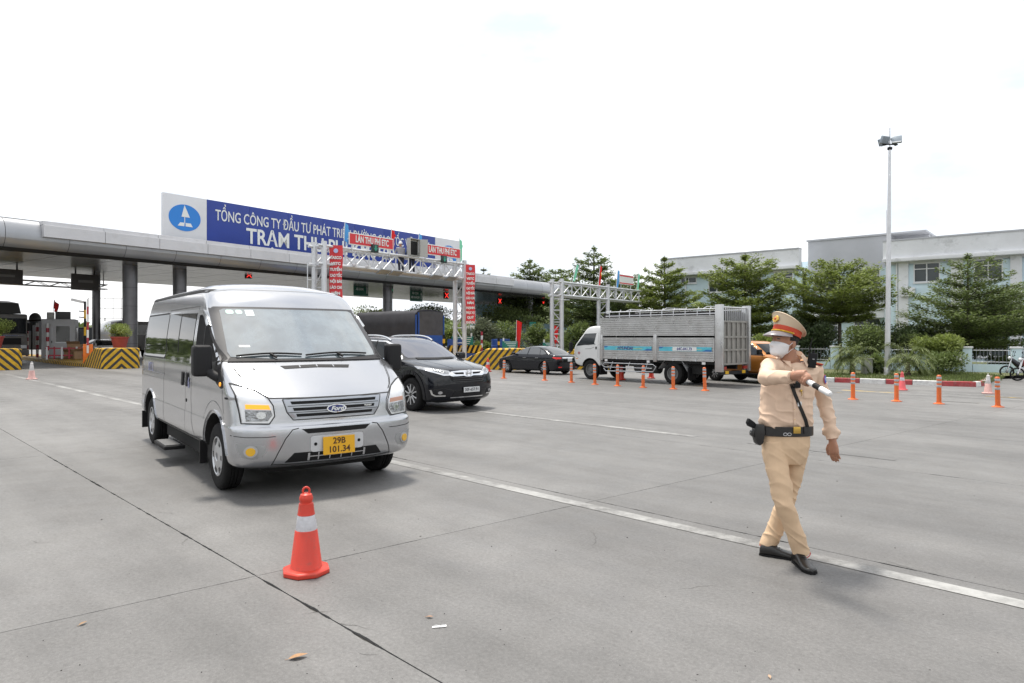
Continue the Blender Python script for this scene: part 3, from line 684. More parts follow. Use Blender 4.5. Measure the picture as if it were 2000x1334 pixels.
# lane arches, barriers and the clutter round the booths
M_teal = mat('teal_board', (.005, .17, .13), .5, var=.08); M_bluep = mat('blue_paint', (.02, .07, .28), .5, var=.12)
def lane_board(px, ptop, pbot, wpx, Y, label, yellow=True):
    c = P(px, ptop, Y); w_ = wpx/F*Y; h_ = (pbot-ptop)/F*Y
    s = thing('notice_board', label, 'sign', (c.x, c.y, c.z-h_))
    MB().box((0, 0, h_*.66), (w_, .06, h_*.66)).build('panel', M_teal, s)
    if yellow: MB().prism([(-w_/2, -.03, h_*.325), (w_/2, -.03, h_*.325), (w_*.36, -.03, 0), (-w_*.36, -.03, 0)], (0, .05, 0)).build('lower_panel', mat('board_yellow', (.60, .34, .02), .5), s)
    for k in range(4): MB().box((w_*(.04+.03*k), -.034, h_*(.92-.13*k)), (w_*(.8-.13*k), .006, h_*.04)).build('text_line', M_swhite, s)
    for x in (-w_*.42, w_*.42): MB().boxlo((x-.05, .04, -c.z+h_), (x+.05, .12, h_+.2)).build('post', M_whitep, s)
    return s
lane_board(903, 657, 687, 42, 43, 'teal notice board behind the right gantry posts', False)
lane_board(996, 666, 691, 30, 44, 'teal notice board with yellow lower half left of the sedan roof')
lane_board(1074, 669, 688, 27, 46, 'teal notice board beyond the sedan rear window', False)
s = thing('tall_notice', 'tall narrow green notice on the canopy column', 'sign', P(1040, 629, 68.)); 
MB().boxlo((-.3, -.05, -2.0), (.35, 0, 0)).build('panel', M_teal, s)
for k in range(9): MB().boxlo((-.2, -.056, -.3-k*.18), (.22+.08*math.sin(k*3), -.051, -.22-k*.18)).build('text_line', mat('faint_text', (.25, .45, .42), .5), s)
for px, Y, lab in ((978, 45, 'blue drum barrel beside the teal and yellow board'), (893, 43.4, 'blue drum barrel behind the gantry posts')):
    s = thing('drum_barrel', lab, 'barrel', at_px(px, Y, .2)); rr = .62
    MB().lathe([(.01, 0), (rr, 0), (rr, .35), (rr*1.04, .38), (rr, .41), (rr, .8), (rr*1.04, .83), (rr, .86), (rr, 1.25), (.01, 1.27)], 24).build('shell', M_bluep, s, 35); MB().lathe([(rr*.96, 1.26), (rr*.98, 1.29), (rr*.9, 1.29), (rr*.9, 1.26)], 24).build('rim', M_bluep, s, 35)
s = thing('hazard_barrier', 'yellow and black hazard panel at the foot of the right gantry posts', 'hazard panel', at_px(903, 42.6, 0))
for k in range(14):
    x = -1.05+k*.15; MB().prism([(x, 0, .62), (x+.15, 0, .62), (x+.35, 0, 1.1), (x+.2, 0, 1.1)], (0, .04, 0)).build('stripe', M_py if k % 2 else M_black, s)
MB().boxlo((-.9, .05, 0), (.9, .3, .62)).build('base', M_bluep, s)
for i_, (px, Y, h_, cols) in enumerate(((941, 50, 2., (M_pr, M_pw)), (867, 40, 1.75, (M_black, M_py)), (888, 45, 1.9, (M_black, M_pw)), (974, 43, 1.55, (M_black, M_py)), (1010, 45.5, 1.9, (M_pr, M_pw)), (1088, 47, 1.9, (M_pr, M_pw)), (920, 43.5, 1.7, (M_pr, M_pw)))):
    striped_post(at_px(px, Y), h_, .075, cols, ['red and white post in front of the hedge between the islands', 'black and yellow post at the rear of the blue lorry', 'black and white post right of the blue lorry', 'black and yellow post beside the blue drum', 'red and white post right of the teal and yellow board', 'red and white post at the far gantry foot', 'red and white post by the right gantry posts'][i_], 7)
for px, py, Y, lab in ((1008, 655, 44, 'red flag above the teal and yellow notice board'), (1080, 663, 46, 'red flag by the foot of the far gantry')):
    b_ = P(px, py, Y); flag((b_.x, b_.y, 0), b_.z+.9, .55, M_flagr, lab, lean=.05, hang=.3)

# clutter round the booth and in the left lanes
M_card = mat('cardboard', (.32, .20, .11), .8, var=.15, vscale=6)
for i_, (px, Y, z, d_, r_, lab) in enumerate(((146, 44.2, .2, (.75, .5, .95), .3, 'tall brown cardboard box leaning by the toll booth'), (153, 43.6, .2, (.6, .45, .5), .9, 'low brown cardboard box beside the toll booth'), (137, 43.8, .2, (.5, .5, .45), .1, 'small brown carton in front of the booth window'))):
    b_ = thing('carton', lab, 'box', at_px(px, Y, z), r_, 'cartons by the booth'); MB().box((0, 0, d_[2]/2), d_).build('case', M_card, b_, bevel=.01); MB().prism([(-d_[0]/2, -d_[1]/2, d_[2]), (d_[0]/2, -d_[1]/2, d_[2]), (d_[0]/2, -d_[1]/2-.2, d_[2]+.18), (-d_[0]/2, -d_[1]/2-.2, d_[2]+.18)], (0, .01, .01)).build('flap', M_card, b_)
b_ = thing('low_fence', 'dark red and white low fence in front of the toll booth', 'fence', at_px(128, 43.2, .2), .4)
for k in range(6): MB().box((-1.0+k*.4, 0, .4), (.09, .05, .8)).build('picket', M_pr if k % 2 else M_pw, b_)
for z in (.25, .7): MB().box((0, .04, z), (2.2, .03, .08)).build('rail', M_pr, b_)
for px, Y, w_, h_, lab in ((68, 58, 4.2, 2.4, 'dark container on the far side of the left toll lanes'), (160, 60, 3.4, 1.9, 'dark parked goods trailer seen between booth and column')):
    b_ = thing('container', lab, 'container', at_px(px, Y, 0), .3); MB().box((0, 0, h_/2+.55), (w_, 2.2, h_)).build('case', mat('container_dark', (.05, .055, .065), .7, var=.25, vscale=1.5), b_, bevel=.03)
    for k in range(9): MB().box((-w_/2+w_*(k+.5)/9, -1.12, h_/2+.55), (.12, .05, h_*.94)).build('rib', MATS['container_dark'], b_)
    for x in (-w_*.35, w_*.35): MB().lathe([(.2, -.12), (.48, -.1), (.5, 0), (.48, .1), (.2, .12)], 20, (x, -.9, .5), 'y').build('wheel', M_black, b_, 40)
s = thing('lane_mirror', 'round convex mirror on a bent post behind the dark lorry', 'mirror', at_px(62, 49, .15)); MB().tube([(0, 0, 0), (0, 0, 2.3), (.15, 0, 2.6), (.5, 0, 2.65)], .05, 8).build('post', M_black, s, 50); MB().lathe([(.01, .05), (.3, .03), (.42, -.03), (.45, -.06), (.3, .06), (.01, .08)], 24, (.35, -.1, 2.75), 'y').build('dish', mat('mirror_back', (.05, .055, .06), .4), s, 40)
s = thing('lane_arch', 'dark height bar arch across the left toll lane', 'height bar', at_px(72, 47.6, .15), .45); MB().tube([(-1.6, 0, 2.2), (-1.5, 0, 2.55), (1.3, 0, 2.7), (1.6, 0, 2.5)], .06, 8).build('bar', M_black, s, 50)
for x in (-1.6, 1.6): MB().cyl((x, 0, 0), (x, 0, 2.5), .05, 8).build('upright', M_pr, s, 40)
s = thing('wire_screen', 'thin wire mesh screen standing beyond the booth column', 'screen', at_px(205, 58, 3.2), .5)
for k in range(5): MB().cyl((-1.2+k*.6, 0, 0), (-1.2+k*.6, 0, 1.7), .02, 5).build('bar', M_black, s)
for z in (.0, .85, 1.7): MB().cyl((-1.3, 0, z), (1.3, 0, z), .02, 5).build('rail', M_black, s)
MB().cyl((0, 0, -3.2), (0, 0, 0), .04, 6).build('post', M_black, s)
# ---------------------------------------------------------------- office building, fence, lamp mast
BD = Vector((-1560, 1333, 0)).normalized()            # along the facade, away to the left
BP = at_px(1940, 44.); BN = Vector((BD.y, -BD.x, 0)); BN = BN if BN.y < 0 else -BN   # facade normal towards the camera
def fac_s(px): k = (px-CX)/F; return (k*BP.y-BP.x)/(BD.x-k*BD.y)
def fac_z(px, py): s = fac_s(px); return H-(py-HY)/F*(BP+BD*s).y
brz = math.atan2(BD.y, BD.x)
M_bwall = mat('pale_blue_render', (.56, .69, .75), .75, var=.06, vscale=.7, dirt=((.45, .48, .48), 1.5, .5, .8, .5))
M_bconc = mat('stained_render', (.68, .69, .71), .8, var=.10, vscale=.5, dirt=((.16, .16, .16), 1.1, .55, .78, .55))
M_bgrey = mat('grey_block_wall', (.44, .45, .48), .8, var=.06, vscale=.6)
M_frame = mat('window_frame_white', (.66, .67, .68), .5)
M_pane = mat('window_pane', (.05, .06, .065), .08, spec=.6, var=.2, vscale=.3)
bld = thing('office_building', 'pale blue two storey office block with stained flat parapet behind the trees', 'building', (BP.x, BP.y, 0), brz)
# local frame: x along facade away-left, -y... facade outwards is +y or -y
oy = 1. if (Matrix.Rotation(brz, 3, 'Z') @ V3(0, 1, 0)).dot(BN) > 0 else -1.
def bx(x0, x1, y0, y1, z0, z1, name, m, par=None, bev=0.):
    ya, yb = sorted((y0*oy, y1*oy)); return MB().boxlo((min(x0, x1), ya, z0), (max(x0, x1), yb, z1)).build(name, m, par or bld, bevel=bev)
sL, sM0, sM1, sR = fac_s(1296), fac_s(1565), fac_s(1728), -16.
ztop = 8.25
# wall with real openings: piers and bands between windows
wins = []
def window(xc, zc, w_, h_, y=0., cols=2):
    f = bx(xc-w_/2, xc+w_/2, y-.10, y-.06, zc-h_/2, zc+h_/2, 'window', M_pane)
    for i in range(cols+1):
        x = xc-w_/2+w_*i/cols; bx(x-.035, x+.035, y-.06, y+.02, zc-h_/2-.03, zc+h_/2+.03, 'mullion', M_frame, f)
    for z in (zc-h_/2, zc+h_*.18, zc+h_/2): bx(xc-w_/2, xc+w_/2, y-.055, y+.015, z-.03, z+.03, 'rail', M_frame, f)
    bx(xc-w_/2-.06, xc+w_/2+.06, y, y+.10, zc-h_/2-.12, zc-h_/2-.04, 'sill', M_frame, f)
def wall_with(x0, x1, z0, z1, holes, y=0., th=.25, m=M_bwall):
    xs = sorted(set([x0, x1]+[v for h in holes for v in (h[0]-h[2]/2, h[0]+h[2]/2)])); zs = sorted(set([z0, z1]+[v for h in holes for v in (h[1]-h[3]/2, h[1]+h[3]/2)]))
    g = MB()
    for a, b in zip(xs, xs[1:]):
        run = None
        for c, d in zip(zs, zs[1:]):
            hole = any(abs((a+b)/2-h[0]) < h[2]/2 and abs((c+d)/2-h[1]) < h[3]/2 for h in holes)
            if not hole: run = (run[0], d) if run else (c, d)
            if hole or d == zs[-1]:
                if run: ya, yb = sorted(((y-th)*oy, y*oy)); g.boxlo((a, ya, run[0]), (b, yb, run[1]))
                run = None
    return g.build('wall', m, bld)
zu = (fac_z(1810, 513)+fac_z(1810, 550))/2; hu = fac_z(1810, 513)-fac_z(1810, 550); zl = 1.15; hl = 1.6
hs = []
for px in (1810, 1930):
    hs.append((fac_s(px), zu, 1.5, hu)); hs.append((fac_s(px)-.1, zl, 1.7, hl))
hs += [(-6, zu, 1.5, hu), (-6, zl, 1.7, hl), (-11, zu, 1.5, hu), (-11, zl, 1.7, hl)]
wall_with(sR, sM1, 0, 6.6, hs)
for h in hs: window(*h)
hs2 = [(fac_s(1345), fac_z(1345, 540), 1.4, 1.1)]+[(fac_s(p), zz_, 1.4, 1.4) for p in (1400, 1470, 1530) for zz_ in (zu, 1.3)]
wall_with(sM0, sL, 0, 6.6, hs2)
for h in hs2: window(*h)
# recessed centre block, taller
hs3 = [(lerp(sM0, sM1, t_), z_, 1.7, 1.5) for t_ in (.25, .75) for z_ in (zu-.2, 2.2)]
wall_with(sM1, sM0, 0, 5.6, hs3, y=-1.2)
for h in hs3: window(*h, y=-1.2)
bx(sM1, sM0, -9, -1.6, 5.6, 9.0, 'upper_block', M_bgrey); bx(sM1-2.2, sM1, -9, -3.0, 6.2, 9.0, 'upper_block', M_bgrey); bx(sM1-2.3, sM0+.1, -9, -1.5, 9.0, 9.12, 'coping', M_bgrey)
bx(sM1, sM0, -1.2, -.6, 3.0, 3.5, 'entrance_canopy', M_bconc)
# entrance sign text fragments (readable between the trees)
# wings: parapets, cornices, roof slabs
for a, b in ((sR, sM1), (sM0, sL)):
    bx(a, b, -9, .0, 6.6, 6.85, 'roof_slab', M_bconc)
    bx(a-.3 if a == sR else a, b+.0, .0, .75, 6.8, 7.05, 'cornice', M_bconc, bev=.02)
    bx(a, b, -.1, .55, 7.05, ztop, 'parapet', M_bconc); bx(a, b, -.14, .60, ztop, ztop+.1, 'coping', M_bgrey)
    bx(a, b, -9, -8.7, 0, ztop, 'rear_wall', M_bwall)
bx(sL-.25, sL, -9, -.25, 0, ztop, 'end_wall', M_bwall); bx(sR, sR+.25, -9, -.25, 0, ztop, 'end_wall', M_bwall)
for px in (1765, 1868, 1985): s_ = fac_s(px); bx(s_-.3, s_+.3, 0, .14, 0, 6.8, 'pilaster', M_bconc)
MB().cyl((fac_s(1706), -4*oy, 9.1), (fac_s(1706), -4*oy, 11.2), .03, 6).build('antenna', M_galv, bld)
for px, z_ in ((1775, 4.4), (1850, 1.9), (1900, 4.3)):
    s_ = fac_s(px); a_ = bx(s_-.42, s_+.42, .05, .42, z_, z_+.6, 'air_conditioner', M_frame, None, .02); bx(s_-.05, s_+.30, .42, .43, z_+.08, z_+.52, 'fan_grille', M_bgrey, a_)
for px in (1752, 1880, 1340): s_ = fac_s(px); bx(s_-.05, s_+.05, .02, .12, 0, 6.8, 'downpipe', M_frame)
M_bsign = mat('entrance_board', (.62, .63, .64), .5)
sgb = bx(lerp(sM0, sM1, .72)-1.6, lerp(sM0, sM1, .72)+1.6, -.58, -.5, 3.5, 5.2, 'entrance_board', M_bsign)
# far pale blue house seen below the canopy
fh = thing('far_house', 'pale blue far building glimpsed under the right end of the canopy', 'building', at_px(1075, 96), .2)
MB().box((0, 0, 3), (22, 6, 6)).build('wall', mat('far_blue', (.38, .55, .62), .8, var=.08, vscale=.4), fh); MB().box((0, -.2, 6.1), (23, 7, .3)).build('roof', M_bconc, fh)
for k in range(8):
    for z in (1.6, 4.3):
        f = MB().box((-9.5+k*2.7, -3.02, z), (1.2, .06, 1.3)).build('window', M_pane, fh); MB().box((-9.5+k*2.7, -3.06, z), (.07, .04, 1.3)).build('mullion', M_frame, f)
# fence: low wall, pillars and railings
FA, FB = G(1985, 734), G(1480, 722.5); fd = (FB-FA); FLn = fd.length; frz = math.atan2(fd.y, fd.x)
fen = thing('boundary_fence', 'low pale blue wall with pillars and grey railings in front of the office block', 'fence', (FA.x, FA.y, .1), frz)
npil = 6; spn = FLn/npil
for k in range(npil):
    x0 = k*spn; w_ = MB().boxlo((x0+.2, -.06, 0), (x0+spn-.2, .06, .36)).build('base_wall', M_bwall, fen)
    MB().cyl((x0+.2, 0, .95), (x0+spn-.2, 0, .95), .014, 6).build('rail', M_galv, fen); MB().cyl((x0+.2, 0, .46), (x0+spn-.2, 0, .46), .014, 6).build('rail', M_galv, fen)
    nb_ = int((spn-.4)/.13)
    for j in range(1, nb_): xx = x0+.2+j*(spn-.4)/nb_; MB().cyl((xx, 0, .36), (xx, 0, 1.05), .009, 5).build('picket', mat('railing_grey', (.22, .23, .25), .5), fen)
for k in range(npil+1):
    p_ = MB().box((k*spn, 0, .52), (.34, .34, 1.04)).build('pillar', M_bwall, fen, bevel=.01); MB().box((k*spn, 0, 1.07), (.42, .42, .07)).build('cap', M_bconc, p_, bevel=.015)
FA2 = FA+V3(.2, .4, 0); 
f2 = thing('side_fence', 'short pale blue railing wall running back at the right edge', 'fence', (FA2.x+.2, FA2.y+.1, .1), math.radians(35))
MB().boxlo((0, -.06, 0), (9, .06, .36)).build('base_wall', M_bwall, f2)
for j in range(60): MB().cyl((.15*j+.1, 0, .36), (.15*j+.1, 0, 1.0), .009, 5).build('picket', MATS['railing_grey'], f2)
MB().cyl((0, 0, .92), (9, 0, .92), .014, 6).build('rail', M_galv, f2)
# lamp mast
lp = G(1733, 738); hl_ = P(1738, 292, lp.y).z
lm = thing('lamp_mast', 'tall grey steel floodlight mast with four lamps above the planted bed', 'lamp post', (lp.x, lp.y, .1))
MB().tube([(0, 0, 0), (.05, 0, hl_*.5), (.1, 0, hl_)], [.105, .085, .05], 20).build('pole', M_galv, lm, 40)
MB().lathe([(.001, 0), (.22, 0), (.22, .03), (.12, .035), (.12, .3), (.108, .32)], 16).build('base_flange', M_galv, lm, 35)
MB().lathe([(.06, hl_-.12), (.09, hl_-.1), (.09, hl_-.02), (.05, hl_)], 14, (.1, 0, 0)).build('collar', M_black, lm, 35)
M_lhead = mat('lamp_head', (.26, .30, .34), .4, .2); M_lglass = mat('lamp_glass', (.62, .64, .66), .2)
for i_, (a, x_, y_) in enumerate(((200, -.25, -.09), (330, .22, -.10), (120, -.15, .2), (50, .27, .18))):
    hd = empty('lamp_head', lm, (.1+x_, y_, hl_+.26), math.radians(a))
    MB().box((0, 0, 0), (.36, .13, .29), M=Matrix.Rotation(math.radians(-24), 3, 'X')).build('housing', M_lhead, hd, bevel=.03)
    MB().box((0, -.07, -.025), (.31, .02, .24), M=Matrix.Rotation(math.radians(-24), 3, 'X')).build('glass', M_lglass, hd)
MB().cyl((.1, 0, hl_), (.1, 0, hl_+.75), .022, 8).build('finial', M_galv, lm)
MB().box((.1, 0, hl_+.1), (.6, .05, .04)).build('crossarm', M_black, lm)
s = thing('electric_box', 'small grey cabinet on the planted bed between palm and mast', 'cabinet', at_px(1693, 27.5, .12))
MB().box((0, 0, .3), (.34, .3, .6)).build('case', M_cab, s, bevel=.02); MB().box((0, 0, .62), (.4, .36, .05)).build('lid', M_cab, s, bevel=.01)

# ---------------------------------------------------------------- trees and shrubs
M_bark = mat('bark', (.10, .085, .07), .9, var=.3, vscale=8, bump=.5, bscale=25)
M_leafA = mat('leaf_bright', (.205, .255, .065), .55, island=.42, trans=.35)
M_leafB = mat('leaf_deep', (.140, .185, .058), .55, island=.45, trans=.35)
M_leafC = mat('leaf_grey', (.13, .15, .09), .6, island=.4, trans=.3)
M_leafD = mat('leaf_dark', (.055, .082, .032), .6, island=.5, trans=.3)
def leaf(g, p, d, n, ln, wd):
    """one folded leaf: two triangles with a keel"""
    d = d.normalized(); s = d.cross(n)
    if s.length < 1e-4: s = d.orthogonal()
    s.normalize(); up = s.cross(d)
    g.add([p, p+d*ln*.5+s*wd*.5+up*wd*.12, p+d*ln, p+d*ln*.5-s*wd*.5+up*wd*.12], [(0, 1, 2), (0, 2, 3)])
def tier_tree(loc, h, r, label, lm_, seed, trunk_h=.22, tiers=9, dens=1., lean=(0, 0), lsz=.17, name='terminalia_tree', shape=1.0, group=None, round_=0.):
    R = random.Random(seed); s = thing(name, label, 'tree', loc, R.random()*6, group)
    tr_ = MB(); tr_.tube([(0, 0, -.05), (lean[0]*.3, lean[1]*.3, h*.3), (lean[0]*.7, lean[1]*.7, h*.65), (lean[0], lean[1], h*.97)], [h*.022, h*.017, h*.010, h*.003], 10)
    cr = MB()
    for k in range(tiers):
        f = k/(tiers-1); z = h*lerp(trunk_h, .93, f**.92)
        rad = r*(1-f)**(.62*shape)*(.82+.36*R.random()) if not round_ else r*math.sin(PI*(.18+.74*f))**.7*(.8+.4*R.random())
        if f < .12: rad *= .85
        nb_ = int(lerp(10, 4, f)+R.random()*2); a0 = R.random()*6.28
        for j in range(nb_):
            a = a0+j*2*PI/nb_+R.uniform(-.28, .28); rr = rad*R.uniform(.62, 1.12); rise = R.uniform(.08, .30)*rr+f*rr*.3
            cx_, cy_ = lean[0]*z/h, lean[1]*z/h
            p0 = V3(cx_, cy_, z-rise*.35); p1 = V3(cx_+math.cos(a)*rr, cy_+math.sin(a)*rr, z+rise*.65)
            pm = p0.lerp(p1, .5)+V3(0, 0, -.05*rr)
            tr_.tube([p0, pm, p1], [h*.006*(1.1-f), h*.004, h*.0012], 5)
            nl = int(125*dens*max(rr, .35)/max(r, .1)*lerp(1.35, .8, f))
            for q in range(nl):
                t = R.random()**.62; b_ = p0.lerp(p1, t)+V3(0, 0, -.2*rr*t*(1-t))
                sd_ = R.gauss(0, .17*rr*(1.15-.6*t)+.05); c = b_+V3(-math.sin(a)*sd_, math.cos(a)*sd_, R.gauss(.0, .022*r))
                for _ in range(2):
                    th = a+R.uniform(-1.3, 1.3)+(.6 if sd_ > 0 else -.6); d = V3(math.cos(th), math.sin(th), R.uniform(-.15, .55)); n_ = V3(R.gauss(0, .35), R.gauss(0, .35), 1)
                    leaf(cr, c+V3(R.gauss(0, .05), R.gauss(0, .05), R.gauss(0, .03)), d, n_, lsz*R.uniform(.7, 1.3), lsz*.5*R.uniform(.7, 1.3))
    tr_.build('trunk', M_bark, s, 50, fixn=False); cr.build('crown', lm_, s, fixn=False)
    return s
def px_tree(px, ptop, Y, wpx, label, lm_, seed, **k):
    b_ = at_px(px, Y, .1); tp = P(px, ptop, Y).z; return tier_tree(b_, tp-.1, wpx/F*Y/2, label, lm_, seed, **k)
GT = 'tiered trees around the plaza'
px_tree(1890, 487, 33, 310, 'tall tiered tree at the right in front of the pale blue wing', M_leafB, 1, tiers=10, dens=2.5, lsz=.15, trunk_h=.20, group=GT)
px_tree(1640, 508, 34, 205, 'flat topped tiered tree left of the floodlight mast', M_leafA, 2, tiers=8, dens=2.5, lsz=.15, trunk_h=.45, round_=1., group=GT)
px_tree(1455, 488, 37, 228, 'broad bright green tiered tree above the truck rear', M_leafA, 3, tiers=9, dens=2.8, lsz=.16, trunk_h=.30, shape=.6, group=GT)
px_tree(1298, 493, 54, 160, 'feathery tiered tree above the middle of the truck bed', M_leafA, 4, tiers=10, dens=2.2, lsz=.2, trunk_h=.25, group=GT)
px_tree(1160, 472, 66, 200, 'tallest tapering tree behind the far gantry', M_leafB, 5, tiers=11, dens=1.5, lsz=.28, trunk_h=.25, group=GT)
px_tree(1035, 499, 84, 165, 'dark tapering tree rising above the canopy between the two gantries', M_leafB, 6, tiers=11, dens=1.2, lsz=.36, trunk_h=.3, group=GT)
px_tree(945, 517, 95, 75, 'small tree top just above the canopy right of the banner', M_leafC, 7, tiers=9, dens=.8, lsz=.42, trunk_h=.3, group=GT)
px_tree(1085, 522, 92, 90, 'low spreading tree top left of the far gantry posts', M_leafB, 8, tiers=7, dens=.9, lsz=.4, trunk_h=.4, round_=1., group=GT)
px_tree(1235, 535, 60, 110, 'dark tree behind the white board of the far gantry', M_leafB, 9, tiers=8, dens=1.3, lsz=.22, trunk_h=.3, round_=1., group=GT)
px_tree(1965, 560, 36, 190, 'dark spreading tree at the right edge above the motorcycles', M_leafB, 10, tiers=8, dens=1.7, lsz=.15, trunk_h=.42, round_=1., group=GT)
# rounded shrubs / background bushes
def bush(loc, rx, ry, rz_, label, lm_, seed, n=2600, lsz=.10, name='shrub', cat='shrub', group=None, stems=4):
    R = random.Random(seed); s = thing(name, label, cat, loc, 0, group); cr = MB(); st_ = MB()
    for k in range(stems): a = R.random()*6.28; st_.tube([(0, 0, 0), (math.cos(a)*rx*.25, math.sin(a)*ry*.25, rz_*.6), (math.cos(a)*rx*.5, math.sin(a)*ry*.5, rz_*1.25)], [.03*rz_, .02*rz_, .008], 5)
    lob = [(V3(R.gauss(0, .4)*rx, R.gauss(0, .4)*ry, rz_*R.uniform(.55, 1.45)), R.uniform(.35, .7)) for _ in range(11)]
    lob.append((V3(0, 0, rz_*.7), .8))
    for k in range(n):
        c, f = R.choice(lob); v = V3(R.gauss(0, 1), R.gauss(0, 1), R.gauss(0, 1)).normalized(); rr = R.random()**.35
        p = c+V3(v.x*rx*f*rr, v.y*ry*f*rr, v.z*rz_*f*rr)
        if p.z < .03: p.z = R.random()*rz_*.3
        leaf(cr, p, v+V3(R.gauss(0, .5), R.gauss(0, .5), R.gauss(.2, .4)), V3(R.gauss(0, .5), R.gauss(0, .5), 1), lsz*R.uniform(.6, 1.4), lsz*.55)
    st_.build('stem', M_bark, s, fixn=False); cr.build('foliage', lm_, s, fixn=False); return s
def px_bush(px, pc, Y, wpx, hpx, label, lm_, seed, **k):
    hh = hpx/F*Y; base = at_px(px, Y, 0); z = P(px, pc+hpx/2, Y).z; base.z = max(z, .1); return bush(base, wpx/F*Y/2*.82, wpx/F*Y/2*.7, hh/2*.75, label, lm_, seed, **k)
px_bush(1712, 708, 27.6, 52, 52, 'small round dark shrub left of the mast foot', M_leafB, 21)
px_bush(1847, 705, 26.8, 80, 62, 'rounded green shrub right of the mast', M_leafB, 22, n=3800)
px_bush(1835, 665, 29.5, 120, 80, 'loose light green bush above the rounded shrub', M_leafA, 23, n=5200, lsz=.12)
px_bush(1700, 655, 30.5, 90, 90, 'leafy bush behind the floodlight mast', M_leafB, 24, n=4200, lsz=.12)
px_bush(1595, 650, 33, 110, 130, 'dark dense bush behind the policeman', M_leafD, 25, n=5200, lsz=.14)
px_bush(1530, 645, 34, 120, 130, 'dark dense bush behind the orange pickup', M_leafD, 26, n=5200, lsz=.14)
px_bush(1490, 668, 31, 60, 60, 'light green bush above the orange pickup', M_leafA, 27, n=2400, lsz=.12)
px_bush(1760, 640, 34, 150, 110, 'dark wide bush behind the second palm', M_leafD, 28, n=5200, lsz=.14)
px_bush(1960, 700, 33, 60, 40, 'low hedge behind the railings at right', M_leafB, 29, n=2400)
px_bush(1905, 640, 36, 110, 120, 'dark leafy bush below the tall right tree', M_leafD, 30, n=5200, lsz=.14)
px_bush(1565, 625, 36, 120, 150, 'tall dark bush between the orange pickup and the flat topped tree', M_leafB, 31, n=5200, lsz=.15)
px_bush(1425, 640, 41, 130, 120, 'dark foliage behind the rear of the stainless bed', M_leafD, 32, n=4200, lsz=.17)
px_bush(1335, 640, 53, 130, 110, 'dark foliage behind the middle of the truck bed', M_leafB, 33, n=4200, lsz=.2)
px_bush(1250, 640, 60, 120, 120, 'leafy bush behind the truck cab roof', M_leafB, 35, n=3800, lsz=.22)
GB_ = 'bushes beyond the toll lanes'
for i_, (px, pc, Y, w_, h_, m_) in enumerate(((930, 640, 60, 110, 100, M_leafC), (985, 645, 62, 110, 90, M_leafB), (880, 655, 58, 70, 60, M_leafA), (1065, 648, 64, 80, 80, M_leafB), (1130, 650, 58, 80, 80, M_leafB), (720, 610, 80, 120, 50, M_leafA), (830, 605, 82, 160, 50, M_leafA), (1000, 610, 78, 170, 70, M_leafB), (1140, 610, 74, 140, 70, M_leafB), (770, 660, 75, 160, 60, M_leafB), (950, 690, 52, 60, 40, M_leafB), (1100, 680, 60, 60, 50, M_leafA))):
    px_bush(px, pc, Y, w_, h_, ['grey green bush right of the red banner post', 'deep green bush left of the canopy column', 'yellow green bush behind the blue lorry', 'deep green bush right of the canopy column', 'deep green bush behind the truck cab', 'yellow green foliage under the canopy above the van', 'yellow green foliage above the tarpaulin lorry', 'tree mass under the canopy beyond the sedan', 'tree mass behind the far gantry posts', 'green mass behind the tarpaulin lorry', 'low dark hedge on the striped island', 'yellow green bush by the far gantry foot'][i_], m_, 40+i_, n=3600, lsz=.24, group=GB_)
# horizon tree line; unseen part behind the camera kept near and tall for reflections
g = MB(); R = random.Random(77)
for k in range(52000):
    az = R.random()*2*PI; back = abs(math.atan2(math.sin(az-PI), math.cos(az-PI)))/PI          # 0 behind the camera, 1 ahead
    D = lerp(44, 150, min(1, max(0, (back-.45)/.25)))*R.uniform(1, 1.18); th = az*9.
    top = lerp(18., 5.5, min(1, max(0, (back-.45)/.25)))*(1+.45*noise.noise(V3(th*.35, 0, 1))+.25*noise.noise(V3(th*1.7, 0, 3)))
    x, y = math.sin(az)*D, math.cos(az)*D
    if y > 0 and abs(x) < y*.8 and x < -y*.15: top *= .6
    z = R.random()**.8*top; leaf(g, V3(x, y, z), V3(R.gauss(0, 1), R.gauss(0, 1), R.gauss(.3, .6)), V3(R.gauss(0, .5), R.gauss(0, .5), 1), D*.010, D*.0075)
o = g.build('far_tree_line', M_leafB, fixn=False); structure(o, 'stuff'); o['label'] = 'green tree line round the horizon, with an unseen nearer part behind the viewpoint'
